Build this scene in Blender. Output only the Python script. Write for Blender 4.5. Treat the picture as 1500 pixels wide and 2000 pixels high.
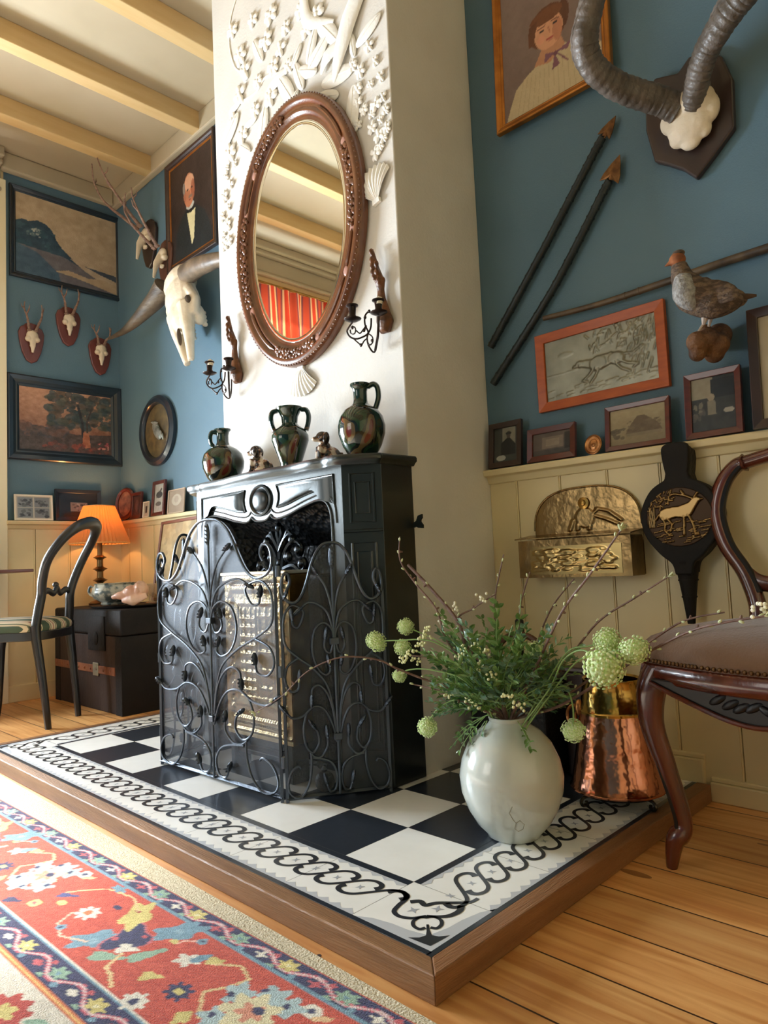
import bpy, math, random
import numpy as np
from mathutils import Vector, Matrix, Euler
D = bpy.data
S = bpy.context.scene
for o in list(D.objects): D.objects.remove(o)
col = S.collection
PI = math.pi
R = math.radians
rnd = random.Random(7)

# ---------------------------------------------------------------- camera, world, lights, exposure
cam = D.objects.new('camera', D.cameras.new('camera')); col.objects.link(cam)
cam.data.sensor_fit = 'HORIZONTAL'; cam.data.sensor_width = 36.0; cam.data.lens = 32.82
cam.data.clip_start = 0.02; cam.data.clip_end = 60
cam.matrix_world = Matrix(((0.71032869, 0.08431959, 0.69880137, 0.0),
                           (0.70240133, -0.02081189, -0.7114768, 0.0),
                           (-0.04544806, 0.9962214, -0.07400948, 0.667),
                           (0, 0, 0, 1)))
S.camera = cam
S.view_settings.view_transform = 'Standard'; S.view_settings.look = 'None'
S.view_settings.gamma = 1.0; S.view_settings.use_curve_mapping = False
S.view_settings.exposure = 0.05
S.cycles.use_denoising = True
S.cycles.max_bounces = 10; S.cycles.diffuse_bounces = 6; S.cycles.glossy_bounces = 5
S.cycles.transparent_max_bounces = 16; S.cycles.caustics_reflective = False; S.cycles.caustics_refractive = False
S.cycles.sample_clamp_indirect = 6.0
W = D.worlds.new('world'); S.world = W; W.use_nodes = True
W.node_tree.nodes['Background'].inputs[0].default_value = (0.75, 0.87, 1.0, 1)
W.node_tree.nodes['Background'].inputs[1].default_value = 0.8

def area_light(name, loc, rot, sx, sy, power, color):
    l = D.lights.new(name, 'AREA'); l.shape = 'RECTANGLE'; l.size = sx; l.size_y = sy
    l.energy = power; l.color = color
    o = D.objects.new(name, l); col.objects.link(o); o.location = loc; o.rotation_euler = rot
    return o
# daylight through the tall window in the left wall, and an added warm fill light behind the viewer
area_light('daylight_left', (-4.95, 0.05, 0.98), (0, R(-90), 0), 1.2, 1.7, 440, (0.80, 0.91, 1.0))
area_light('daylight_valance', (-4.45, -0.15, 2.50), (0, R(-90), 0), 0.4, 2.4, 9, (1.0, 0.93, 0.82))
area_light('fill_rear', (-2.6, -2.65, 1.6), (R(90), 0, 0), 1.4, 1.5, 20, (1.0, 0.92, 0.80))
sl = D.lights.new('sun', 'SUN'); sl.energy = 16.0; sl.angle = R(8); sl.color = (1.0, 0.96, 0.88)
so = D.objects.new('sun', sl); col.objects.link(so); so.location = (-7, 1.5, 4)
so.rotation_euler = Vector((math.cos(R(40)), -0.045, -math.sin(R(40)))).to_track_quat('-Z', 'Y').to_euler()

# ---------------------------------------------------------------- helpers
def lin(c):
    return tuple((x / 12.92 if x <= 0.04045 else ((x + 0.055) / 1.055) ** 2.4) for x in [v / 255.0 for v in c[:3]])

def mat(name, c, rough=0.5, metal=0.0, c2=None, scale=8.0, stretch=(1, 1, 1), bump=0.0, bscale=40.0, coat=0.0,
        spec=0.5, lo=0.35, hi=0.65, detail=4.0, c3=None, alpha=None, sheen=0.0, bdist=0.01):
    m = D.materials.new(name); m.use_nodes = True
    nt = m.node_tree; N = nt.nodes; L = nt.links
    b = N['Principled BSDF']
    b.inputs['Base Color'].default_value = (*lin(c), 1); b.inputs['Roughness'].default_value = rough
    b.inputs['Metallic'].default_value = metal; b.inputs['Coat Weight'].default_value = coat
    b.inputs['Coat Roughness'].default_value = 0.08
    b.inputs['Specular IOR Level'].default_value = spec
    if sheen: b.inputs['Sheen Weight'].default_value = sheen
    if alpha is not None: b.inputs['Alpha'].default_value = alpha
    tc = None
    if c2 or bump:
        tc = N.new('ShaderNodeTexCoord'); mp = N.new('ShaderNodeMapping'); mp.inputs['Scale'].default_value = stretch
        L.new(tc.outputs['Object'], mp.inputs['Vector'])
    if c2:
        n = N.new('ShaderNodeTexNoise'); n.inputs['Scale'].default_value = scale; n.inputs['Detail'].default_value = detail
        L.new(mp.outputs[0], n.inputs['Vector'])
        r = N.new('ShaderNodeValToRGB'); e = r.color_ramp.elements
        e[0].position = lo; e[0].color = (*lin(c), 1); e[1].position = hi; e[1].color = (*lin(c2), 1)
        if c3:
            k = e.new((lo + hi) / 2); k.color = (*lin(c3), 1)
        L.new(n.outputs['Fac'], r.inputs[0]); L.new(r.outputs[0], b.inputs['Base Color'])
    if bump:
        n2 = N.new('ShaderNodeTexNoise'); n2.inputs['Scale'].default_value = bscale; n2.inputs['Detail'].default_value = 3
        L.new(mp.outputs[0], n2.inputs['Vector'])
        bp = N.new('ShaderNodeBump'); bp.inputs['Strength'].default_value = bump; bp.inputs['Distance'].default_value = bdist
        L.new(n2.outputs['Fac'], bp.inputs['Height']); L.new(bp.outputs[0], b.inputs['Normal'])
    return m

class MB:
    """collects shapes into ONE mesh"""
    def __init__(s): s.v = []; s.f = []; s.mi = []; s.k = 0; s.T = None
    def add(s, vs, fs):
        o = len(s.v)
        for p in vs:
            p = Vector(p); s.v.append(s.T @ p if s.T is not None else p)
        for f in fs: s.f.append([o + i for i in f]); s.mi.append(s.k)
        return s
    def box(s, c, d, rot=None):
        x, y, z = d[0] / 2, d[1] / 2, d[2] / 2
        vs = [Vector((a * x, b * y, e * z)) for a in (-1, 1) for b in (-1, 1) for e in (-1, 1)]
        if rot is not None: vs = [rot @ q for q in vs]
        vs = [q + Vector(c) for q in vs]
        return s.add(vs, [(0, 1, 3, 2), (4, 6, 7, 5), (0, 4, 5, 1), (2, 3, 7, 6), (0, 2, 6, 4), (1, 5, 7, 3)])
    def bx(s, x0, x1, y0, y1, z0, z1):
        return s.box(((x0 + x1) / 2, (y0 + y1) / 2, (z0 + z1) / 2), (abs(x1 - x0), abs(y1 - y0), abs(z1 - z0)))
    def tube(s, pts, r, n=10, closed=False, flat=None, ridge=None):
        pts = [Vector(p) for p in pts]; m = len(pts)
        if not hasattr(r, '__len__'): r = [r] * m
        tg = []
        for i in range(m):
            a = pts[(i - 1) % m] if (closed or i > 0) else pts[i]
            b = pts[(i + 1) % m] if (closed or i < m - 1) else pts[i]
            t = b - a; tg.append(t.normalized() if t.length > 1e-9 else Vector((0, 0, 1)))
        up = Vector((0, 0, 1)) if abs(tg[0].z) < 0.9 else Vector((1, 0, 0))
        nrm = (up - tg[0] * up.dot(tg[0])).normalized()
        vs = []
        for i in range(m):
            nrm = nrm - tg[i] * nrm.dot(tg[i])
            nrm = nrm.normalized() if nrm.length > 1e-6 else tg[i].orthogonal().normalized()
            bi = tg[i].cross(nrm)
            for k in range(n):
                a = 2 * PI * k / n
                fx = flat if flat else 1.0
                vs.append(pts[i] + nrm * math.cos(a) * r[i] + bi * math.sin(a) * r[i] * fx)
        fs = []
        for i in range(m if closed else m - 1):
            j = (i + 1) % m
            for k in range(n):
                q = (k + 1) % n
                fs.append((i * n + k, i * n + q, j * n + q, j * n + k))
        if not closed:
            fs.append(tuple(reversed(range(n)))); fs.append(tuple((m - 1) * n + k for k in range(n)))
        return s.add(vs, fs)
    def lathe(s, prof, n=32, T=None, c=(0, 0, 0), rib=0, ribamp=0.0):
        vs = []
        for (r, z) in prof:
            for k in range(n):
                a = 2 * PI * k / n
                rr = r * (1 + (ribamp * math.cos(a * rib) if rib else 0))
                p = Vector((rr * math.cos(a), rr * math.sin(a), z))
                if T is not None: p = T @ p
                vs.append(p + Vector(c))
        fs = []
        for i in range(len(prof) - 1):
            for k in range(n):
                q = (k + 1) % n
                fs.append((i * n + k, i * n + q, (i + 1) * n + q, (i + 1) * n + k))
        fs.append(tuple(reversed(range(n)))); fs.append(tuple((len(prof) - 1) * n + k for k in range(n)))
        return s.add(vs, fs)
    def prism(s, poly, d, T=None):
        """2-D outline in local XZ, thickness d towards -Y, optional transform"""
        n = len(poly)
        vs = [Vector((p[0], 0, p[1])) for p in poly] + [Vector((p[0], -d, p[1])) for p in poly]
        if T is not None: vs = [T @ q for q in vs]
        fs = [tuple(range(n)), tuple(reversed(range(n, 2 * n)))]
        for i in range(n):
            j = (i + 1) % n; fs.append((i, n + i, n + j, j))
        return s.add(vs, fs)
    def blob(s, c, r, rot=None, nu=16, nv=10):
        if not hasattr(r, '__len__'): r = (r, r, r)
        vs = []
        for i in range(nv + 1):
            ph = PI * i / nv
            for k in range(nu):
                a = 2 * PI * k / nu
                p = Vector((r[0] * math.sin(ph) * math.cos(a), r[1] * math.sin(ph) * math.sin(a), r[2] * math.cos(ph)))
                if rot is not None: p = rot @ p
                vs.append(p + Vector(c))
        fs = []
        for i in range(nv):
            for k in range(nu):
                q = (k + 1) % nu
                fs.append((i * nu + k, (i + 1) * nu + k, (i + 1) * nu + q, i * nu + q))
        return s.add(vs, fs)
    def rframe(s, w, h, prof, c=(0, 0, 0)):
        """rectangular moulding in local XZ: prof = (inset, projection towards -Y)"""
        vs = []
        for (a, b) in prof:
            for (sx, sz) in ((-1, -1), (1, -1), (1, 1), (-1, 1)):
                vs.append((c[0] + sx * (w / 2 - a), c[1] - b, c[2] + sz * (h / 2 - a)))
        fs = []; m = len(prof)
        for i in range(m):
            j = (i + 1) % m
            for k in range(4):
                q = (k + 1) % 4; fs.append((i * 4 + k, i * 4 + q, j * 4 + q, j * 4 + k))
        return s.add(vs, fs)
    def eframe(s, rx, rz, prof, c=(0, 0, 0), n=72):
        vs = []
        for (a, b) in prof:
            for k in range(n):
                t = 2 * PI * k / n
                vs.append((c[0] + (rx - a) * math.cos(t), c[1] - b, c[2] + (rz - a) * math.sin(t)))
        fs = []; m = len(prof)
        for i in range(m):
            j = (i + 1) % m
            for k in range(n):
                q = (k + 1) % n; fs.append((i * n + k, i * n + q, j * n + q, j * n + k))
        return s.add(vs, fs)
    def disc(s, c, rx, rz, d=0.002, n=48):
        return s.prism([(c[0] + rx * math.cos(2 * PI * k / n), c[2] + rz * math.sin(2 * PI * k / n)) for k in range(n)], d,
                       Matrix.Translation((0, c[1], 0)))
    def build(s, name, m, parent=None, smooth=True, bevel=0.0, remesh=0.0, sub=0, world=False, angle=40, disp=None, seg=2):
        me = D.meshes.new(name)
        vs = s.v
        if world and parent is not None:
            T = wm(parent).inverted(); vs = [T @ q for q in vs]
        me.from_pydata([tuple(q) for q in vs], [], s.f)
        ms = m if isinstance(m, (list, tuple)) else [m]
        for q in ms: me.materials.append(q)
        if len(ms) > 1: me.polygons.foreach_set('material_index', s.mi)
        import bmesh
        bm = bmesh.new(); bm.from_mesh(me); bmesh.ops.recalc_face_normals(bm, faces=bm.faces[:]); bm.to_mesh(me); bm.free()
        if smooth:
            me.polygons.foreach_set('use_smooth', [True] * len(me.polygons))
            if not remesh and not sub: me.set_sharp_from_angle(angle=R(angle))
        me.update()
        o = D.objects.new(name, me); col.objects.link(o)
        if parent is not None: o.parent = parent
        if remesh:
            md = o.modifiers.new('remesh', 'REMESH'); md.mode = 'VOXEL'; md.voxel_size = remesh; md.use_smooth_shade = True
            sm = o.modifiers.new('smooth', 'SMOOTH'); sm.iterations = 4; sm.factor = 0.5
        if sub:
            md = o.modifiers.new('subsurf', 'SUBSURF'); md.levels = sub; md.render_levels = sub
        if bevel:
            md = o.modifiers.new('bevel', 'BEVEL'); md.width = bevel; md.segments = seg; md.limit_method = 'ANGLE'; md.angle_limit = R(35)
        return o

def wm(o):
    M = o.matrix_basis.copy()
    while o.parent is not None:
        o = o.parent; M = o.matrix_basis @ M
    return M
def tag(o, label, cat, group=None):
    o['label'] = label; o['category'] = cat
    if group: o['group'] = group
    return o
def thing(name, label, cat, loc=(0, 0, 0), rz=0.0, group=None):
    o = D.objects.new(name, None); o.empty_display_size = 0.05; col.objects.link(o)
    o.location = loc; o.rotation_euler = (0, 0, rz)
    return tag(o, label, cat, group)
def struct(o):
    o['kind'] = 'structure'; return o
def dup(root, loc=None, rz=None, label=None):
    def cp(o, par):
        c = o.copy(); col.objects.link(c); c.parent = par
        for ch in [q for q in ALL(o)]: cp(ch, c)
        return c
    r = cp(root, None)
    if loc is not None: r.location = loc
    if rz is not None: r.rotation_euler = (0, 0, rz)
    if label: r['label'] = label
    return r
def ALL(o): return [q for q in D.objects if q.parent == o]
def spline(pts, k=6, closed=False):
    P = [Vector(p) for p in pts]; n = len(P); out = []
    rng = range(n if closed else n - 1)
    for i in rng:
        p0 = P[(i - 1) % n] if (closed or i > 0) else P[i]
        p1 = P[i]; p2 = P[(i + 1) % n]
        p3 = P[(i + 2) % n] if (closed or i + 2 < n) else p2
        for j in range(k):
            t = j / k
            out.append(0.5 * ((2 * p1) + (p2 - p0) * t + (2 * p0 - 5 * p1 + 4 * p2 - p3) * t * t + (3 * p1 - p0 - 3 * p2 + p3) * t ** 3))
    if not closed: out.append(P[-1])
    return out
def taper(r0, r1, n, p=1.0): return [r0 + (r1 - r0) * (i / (n - 1)) ** p for i in range(n)]

# ---- small painter for pictures, carpet and photographs (the surface's own printed or painted image)
class Art:
    def __init__(s, nx, ny, bg, seed=1):
        s.nx, s.ny = nx, ny
        s.a = np.zeros((ny, nx, 3)); s.a[:] = bg
        yy, xx = np.mgrid[0:ny, 0:nx]
        s.x = xx / (nx - 1); s.y = yy / (ny - 1); s.rg = np.random.RandomState(seed)
    def m(s, mask, c, al=1.0): s.a[mask] = s.a[mask] * (1 - al) + np.array(c[:3], float) * al; return s
    def rect(s, x0, y0, x1, y1, c, al=1): return s.m((s.x >= x0) & (s.x <= x1) & (s.y >= y0) & (s.y <= y1), c, al)
    def ell(s, cx, cy, rx, ry, c, al=1, rot=0):
        dx = s.x - cx; dy = s.y - cy; ca, sa = math.cos(rot), math.sin(rot)
        return s.m(((dx * ca + dy * sa) / rx) ** 2 + ((-dx * sa + dy * ca) / ry) ** 2 <= 1, c, al)
    def poly(s, pts, c, al=1):
        ins = np.zeros(s.x.shape, bool); n = len(pts)
        for i in range(n):
            x0, y0 = pts[i]; x1, y1 = pts[(i + 1) % n]
            if y0 == y1: continue
            cond = ((s.y >= min(y0, y1)) & (s.y < max(y0, y1)))
            xi = x0 + (s.y - y0) * (x1 - x0) / (y1 - y0)
            ins ^= cond & (s.x < xi)
        return s.m(ins, c, al)
    def line(s, pts, w, c, al=1, ax=1.0):
        for (x0, y0), (x1, y1) in zip(pts[:-1], pts[1:]):
            dx, dy = (x1 - x0) * ax, y1 - y0; L2 = dx * dx + dy * dy + 1e-12
            t = np.clip((((s.x - x0) * ax) * dx + (s.y - y0) * dy) / L2, 0, 1)
            d = np.hypot((s.x - x0) * ax - t * dx, s.y - y0 - t * dy)
            s.m(d <= w / 2, c, al)
        return s
    def nz(s, k):
        g = s.rg.rand(k + 2, k + 2); fx = s.x * k; fy = s.y * k
        ix = fx.astype(int); iy = fy.astype(int); tx = fx - ix; ty = fy - iy
        tx = tx * tx * (3 - 2 * tx); ty = ty * ty * (3 - 2 * ty)
        return (g[iy, ix] * (1 - tx) + g[iy, ix + 1] * tx) * (1 - ty) + (g[iy + 1, ix] * (1 - tx) + g[iy + 1, ix + 1] * tx) * ty
    def noise(s, amt, k=12): s.a += ((s.nz(k) + s.nz(k * 2) * 0.6) / 1.6 - 0.5)[..., None] * amt; return s
    def grad(s, c0, c1):
        s.a[:] = np.array(c0, float) * (1 - s.y[..., None]) + np.array(c1, float) * s.y[..., None]; return s
    def blobs(s, n, box, r, cs, al=0.8):
        for i in range(n):
            x = box[0] + s.rg.rand() * (box[2] - box[0]); y = box[1] + s.rg.rand() * (box[3] - box[1])
            q = r * (0.5 + s.rg.rand()); s.ell(x, y, q, q * (0.5 + 0.6 * s.rg.rand()), cs[s.rg.randint(len(cs))], al, s.rg.rand() * 3)
        return s
    def mesh(s, name, w, h, m, parent, loc=(0, 0, 0), flat=False, relief=None, round_cut=None):
        """grid in local XZ facing -Y (flat=True: in XY facing +Z)"""
        X = (s.x - 0.5) * w; Z = (s.y - 0.5) * h; hh = np.zeros_like(X) if relief is None else relief
        if flat: V = np.stack([X + loc[0], Z + loc[1], hh + loc[2]], -1)
        else: V = np.stack([X + loc[0], -hh + loc[1], Z + loc[2]], -1)
        nx, ny = s.nx, s.ny
        i = np.arange(ny - 1)[:, None] * nx + np.arange(nx - 1)[None, :]
        F = np.stack([i, i + 1, i + nx + 1, i + nx], -1).reshape(-1, 4)
        if round_cut: F = F[(((s.x - .5) ** 2 + (s.y - .5) ** 2) < round_cut).reshape(-1)[F].all(1)]
        me = D.meshes.new(name); me.from_pydata(V.reshape(-1, 3).tolist(), [], F.tolist())
        at = me.color_attributes.new('paint', 'FLOAT_COLOR', 'POINT')
        c = np.clip(s.a, 0, 255) / 255.0
        c = np.where(c <= 0.04045, c / 12.92, ((c + 0.055) / 1.055) ** 2.4)
        c = np.concatenate([c, np.ones(c.shape[:2] + (1,))], -1)
        at.data.foreach_set('color', c.reshape(-1).astype(np.float32))
        me.polygons.foreach_set('use_smooth', [relief is not None] * len(me.polygons))
        me.materials.append(m); me.update()
        o = D.objects.new(name, me); col.objects.link(o)
        if parent is not None: o.parent = parent
        return o

def paintmat(name, rough, bump=0.0, bscale=300, coat=0.0, metal=0.0, sheen=0):
    m = mat(name, (128, 128, 128), rough, metal, bump=bump, bscale=bscale, coat=coat, sheen=sheen)
    a = m.node_tree.nodes.new('ShaderNodeVertexColor'); a.layer_name = 'paint'
    m.node_tree.links.new(a.outputs[0], m.node_tree.nodes['Principled BSDF'].inputs['Base Color'])
    return m
M_oil = paintmat('oil_paint', 0.45, bump=0.15, bscale=120)
M_photo = paintmat('photo_print', 0.5, coat=0.3)
M_pile = paintmat('wool_pile', 0.95, bump=0.6, bscale=350, sheen=0.2)

def wood(name, c, c2, rough=0.45, stretch=(1, 12, 12), scale=3.0, coat=0.0, bump=0.05):
    return mat(name, c, rough, c2=c2, scale=scale, stretch=stretch, coat=coat, bump=bump, bscale=scale * 8, lo=0.3, hi=0.7)

# ================================================================ THE ROOM
YW = 1.975; XL = -4.25; XR = 1.6; YF = -2.6; ZC = 3.14
ZT = 0.0454                      # top of the hearth platform
M_blue = mat('blue_paint', (82, 111, 128), 0.6, c2=(88, 117, 134), scale=3, bump=0.12, bscale=250)
M_white = mat('white_plaster', (218, 215, 209), 0.75, c2=(212, 208, 201), scale=5, bump=0.1, bscale=120)
M_cream = mat('cream_paint', (224, 208, 164), 0.38, c2=(216, 199, 154), scale=4, bump=0.04, bscale=60)
M_ceil = mat('ceiling_paint', (178, 164, 138), 0.6, c2=(172, 158, 131), scale=3)
M_beam = mat('beam_paint', (202, 172, 122), 0.5, c2=(196, 164, 112), scale=4, stretch=(8, 1, 8))

def floor_mat():
    m = mat('pine_boards', (206, 148, 88), 0.42, coat=0.1)
    nt = m.node_tree; N = nt.nodes; L = nt.links; b = N['Principled BSDF']
    tc = N.new('ShaderNodeTexCoord'); sep = N.new('ShaderNodeSeparateXYZ'); L.new(tc.outputs['Object'], sep.inputs[0])
    def mth(op, a, bb=None):
        n = N.new('ShaderNodeMath'); n.operation = op
        for i, q in enumerate((a, bb)):
            if q is None: continue
            if isinstance(q, (int, float)): n.inputs[i].default_value = q
            else: L.new(q, n.inputs[i])
        return n.outputs[0]
    t = mth('DIVIDE', mth('SUBTRACT', sep.outputs['Y'], 1.046), 0.143)
    fr = mth('FRACT', t); idx = mth('FLOOR', t)
    d = mth('MINIMUM', fr, mth('SUBTRACT', 1.0, fr))
    seam = mth('LESS_THAN', d, 0.013)
    wn = N.new('ShaderNodeTexWhiteNoise'); wn.noise_dimensions = '1D'; L.new(idx, wn.inputs['W'])
    mp = N.new('ShaderNodeMapping'); L.new(tc.outputs['Object'], mp.inputs['Vector']); mp.inputs['Scale'].default_value = (1.1, 16, 1)
    cb = N.new('ShaderNodeCombineXYZ'); L.new(mth('MULTIPLY', wn.outputs['Value'], 37.0), cb.inputs[0]); L.new(cb.outputs[0], mp.inputs['Location'])
    g = N.new('ShaderNodeTexNoise'); g.inputs['Scale'].default_value = 2.6; g.inputs['Detail'].default_value = 6; g.inputs['Distortion'].default_value = 0.8
    L.new(mp.outputs[0], g.inputs['Vector'])
    r = N.new('ShaderNodeValToRGB'); e = r.color_ramp.elements
    e[0].position = 0.28; e[0].color = (*lin((196, 128, 66)), 1); e[1].position = 0.72; e[1].color = (*lin((236, 184, 118)), 1)
    k = e.new(0.5); k.color = (*lin((222, 162, 98)), 1)
    L.new(g.outputs['Fac'], r.inputs[0])
    hs = N.new('ShaderNodeHueSaturation'); L.new(r.outputs[0], hs.inputs['Color'])
    L.new(mth('ADD', mth('MULTIPLY', wn.outputs['Value'], 0.3), 0.84), hs.inputs['Value'])
    # knots
    vo = N.new('ShaderNodeTexVoronoi'); vo.inputs['Scale'].default_value = 1.0; mk = N.new('ShaderNodeMapping'); mk.inputs['Scale'].default_value = (2.2, 6.5, 1)
    L.new(tc.outputs['Object'], mk.inputs['Vector']); L.new(mk.outputs[0], vo.inputs['Vector'])
    kn = mth('LESS_THAN', vo.outputs['Distance'], 0.075)
    mx = N.new('ShaderNodeMixRGB'); mx.inputs[2].default_value = (*lin((110, 58, 24)), 1)
    L.new(mth('MULTIPLY', kn, 0.7), mx.inputs[0]); L.new(hs.outputs[0], mx.inputs[1])
    m2 = N.new('ShaderNodeMixRGB'); m2.inputs[2].default_value = (*lin((60, 32, 14)), 1)
    L.new(seam, m2.inputs[0]); L.new(mx.outputs[0], m2.inputs[1]); L.new(m2.outputs[0], b.inputs['Base Color'])
    bp = N.new('ShaderNodeBump'); bp.inputs['Strength'].default_value = 0.5; bp.inputs['Distance'].default_value = 0.004
    L.new(mth('SUBTRACT', mth('MULTIPLY', g.outputs['Fac'], 0.15), seam), bp.inputs['Height']); L.new(bp.outputs[0], b.inputs['Normal'])
    return m
M_floor = floor_mat()
M_nail = mat('old_nail', (45, 26, 16), 0.6)
f = MB().bx(XL - 0.1, XR + 0.1, YF - 0.1, YW + 0.1, -0.12, 0.0)
fl = struct(f.build('floor', M_floor, smooth=False))
nl = MB()
for j, x in enumerate((-0.36, -0.55 + 0.62, -0.98)):
    for i in range(-6, 7):
        for dy in (0.035, 0.105):
            y = 1.046 + 0.143 * i + dy
            nl.lathe([(0.0045, 0), (0.0045, 0.0006)], 8, c=(x + 0.012 * math.sin(i * 5 + dy * 90) + (0.02 if i % 2 else 0), y, 0))
nl.build('floor_nails', M_nail, fl, smooth=False)

struct(MB().bx(XL - 0.1, XR + 0.1, YF - 0.1, YW + 0.1, ZC, ZC + 0.1).build('ceiling', M_ceil, smooth=False))
n = 0
for i in range(-9, 4):
    x = -2.62 - 0.54 * i
    if x > XR - 0.05 or x < XL + 0.1: continue
    n += 1
    struct(MB().bx(x - 0.075, x, YF, YW - 0.035, 3.04, ZC).build('trim_%d' % n, M_beam, smooth=False, bevel=0.004))
# cornice on the back wall, crown and picture rail above the window
n += 1
struct(MB().bx(XL, XR, YW - 0.04, YW, 3.03, ZC).build('trim_%d' % n, M_ceil, smooth=False, bevel=0.008))
n += 1
c = MB()
c.bx(XL, XL + 0.10, YF, 1.28, 3.08, ZC); c.bx(XL, XL + 0.07, YF, 1.28, 3.045, 3.08); c.bx(XL, XL + 0.045, YF, 1.28, 2.9, 2.925)
c.bx(XL, XL + 0.03, YF, 1.28, 2.925, 3.045)
c.bx(XL, XL + 0.05, 1.28, YW - 0.04, 3.035, ZC)
struct(c.build('trim_%d' % n, M_ceil, smooth=False, bevel=0.01))

# back wall, blue above the wainscot
struct(MB().bx(XL - 0.1, XR + 0.1, YW, YW + 0.1, 0, ZC).build('wall_back', M_blue, smooth=False))
# left wall: blue stretch beside the corner, cream around the window opening y -1.3 .. 1.1
w = MB()
w.k = 0; w.bx(XL - 0.1, XL, 1.30, YW, 0, ZC)
w.k = 1; w.bx(XL - 0.1, XL, 0.92, 1.30, 0, ZC); w.bx(XL - 0.35, XL - 0.1, 0.92, 1.0, 0, ZC); w.bx(XL - 0.1, XL, YF - 0.1, -1.40, 0, ZC)  # deep side reveal added to keep grazing daylight off the back wall
w.bx(XL - 0.35, XL, -1.40, 0.92, 0, 0.5); w.bx(XL - 0.1, XL, -1.40, 0.92, 2.74, ZC)
struct(w.build('wall_left', [M_blue, M_cream], smooth=False))
# front wall (behind the viewer) with an opening added for the fill light, right wall
w = MB(); w.bx(XL - 0.1, -3.4, YF - 0.1, YF, 0, ZC); w.bx(-1.8, XR + 0.1, YF - 0.1, YF, 0, ZC)
w.bx(-3.4, -1.8, YF - 0.1, YF, 0, 0.8); w.bx(-3.4, -1.8, YF - 0.1, YF, 2.4, ZC)
struct(w.build('wall_front', M_blue, smooth=False))
struct(MB().bx(XR, XR + 0.1, YF - 0.1, YW + 0.1, 0, ZC).build('wall_right', M_cream, smooth=False))
# chimney breast
struct(MB().bx(-2.415, -1.412, 1.555, YW, 0, ZC).build('wall_chimney_breast', M_white, smooth=False, bevel=0.004))

# wainscot: upright beaded boards, shelf ledge, skirting
def wains(x0, x1, top, T, step=0.16, off=0.0, depth=0.014):
    m = MB(); m.T = T
    x = x0
    xs = [x0] + [off + step * i for i in range(-40, 60) if x0 + 0.02 < off + step * i < x1 - 0.02] + [x1]
    for a, b in zip(xs[:-1], xs[1:]):
        m.bx(a + 0.0015, b - 0.0015, -depth, 0, 0, top)
        m.bx(b - 0.012, b - 0.006, -depth - 0.003, -depth, 0, top)
    m.bx(x0, x1, -0.005, 0, 0, top)
    return m
ident = Matrix.Identity(4)
TB = Matrix.Translation((0, YW, 0))
TL = Matrix.Translation((XL, 0, 0)) @ Matrix.Rotation(R(90), 4, 'Z')
n += 1; struct(wains(-1.412, XR, 0.93, TB, 0.16, -0.98).build('trim_%d' % n, M_cream, smooth=False))
n += 1; struct(wains(XL, -2.415, 0.97, TB, 0.16, -3.0).build('trim_%d' % n, M_cream, smooth=False))
n += 1; struct(wains(1.30, YW, 0.97, TL, 0.195, 1.455).build('trim_%d' % n, M_cream, smooth=False))
def ledge(x0, x1, z0, z1, T, name):
    m = MB(); m.T = T
    def sec(x, z):
        return [(x, 0, z), (x, -0.05, z), (x, -0.052, z - 0.006), (x, -0.048, z - 0.02), (x, -0.03, z - 0.024), (x, -0.022, z - 0.045), (x, 0, z - 0.048)]
    vs = sec(x0, z0) + sec(x1, z1)
    m.add(vs, [(i, (i + 1) % 7, 7 + (i + 1) % 7, 7 + i) for i in range(7)] + [tuple(range(7)), tuple(range(7, 14))])
    return struct(m.build(name, M_cream, smooth=False, bevel=0.002))
n += 1; ledge(-1.412, XR, 0.967, 0.945, TB, 'trim_%d' % n)
n += 1; ledge(XL, -2.415, 1.004, 0.985, TB, 'trim_%d' % n)
n += 1; ledge(1.30, YW - 0.05, 1.003, 1.003, TL, 'trim_%d' % n)
b = MB(); b.bx(-0.745, XR, YW - 0.03, YW, 0, 0.05); b.bx(-0.745, XR, YW - 0.022, YW, 0.05, 0.062)
b.bx(-1.412, -0.76, YW - 0.03, YW, 0, 0.105); b.bx(-1.412, -0.757, YW - 0.022, YW, 0.105, 0.118)
b.bx(XL, -2.415, YW - 0.025, YW, 0, 0.09)
struct(b.build('baseboard_back', M_cream, smooth=False, bevel=0.003))
struct(MB().bx(XL, XL + 0.025, 1.30, YW - 0.025, 0, 0.09).build('baseboard_left', M_cream, smooth=False, bevel=0.003))
# window casing and sashes
M_wind = mat('window_paint', (232, 222, 190), 0.4)
wf = MB()
wf.bx(XL - 0.02, XL + 0.03, 0.92, 1.305, 0, 2.98)
wf.bx(XL, XL + 0.045, 0.96, 1.0, 0, 2.9)
wf.bx(XL - 0.02, XL + 0.03, -1.56, -1.40, 0, 2.9); wf.bx(XL - 0.1, XL + 0.09, -1.42, 0.94, 0.47, 0.5)
for y in (-1.37, -0.62, 0.14, 0.89): wf.bx(XL - 0.08, XL - 0.03, y - 0.03, y + 0.03, 0.5, 2.74)
for z in (0.53, 1.95, 2.71): wf.bx(XL - 0.08, XL - 0.03, -1.4, 0.92, z - 0.03, z + 0.03)
struct(wf.build('window_1', M_wind, smooth=False, bevel=0.004))
wf = MB()
for x in (-3.37, -2.6, -1.83): wf.bx(x - 0.03, x + 0.03, YF - 0.08, YF - 0.02, 0.8, 2.4)
for z in (0.83, 2.37): wf.bx(-3.4, -1.8, YF - 0.08, YF - 0.02, z - 0.03, z + 0.03)
struct(wf.build('fill_window', M_wind, smooth=False, bevel=0.004))  # unseen window frame, added around the fill light opening

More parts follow.
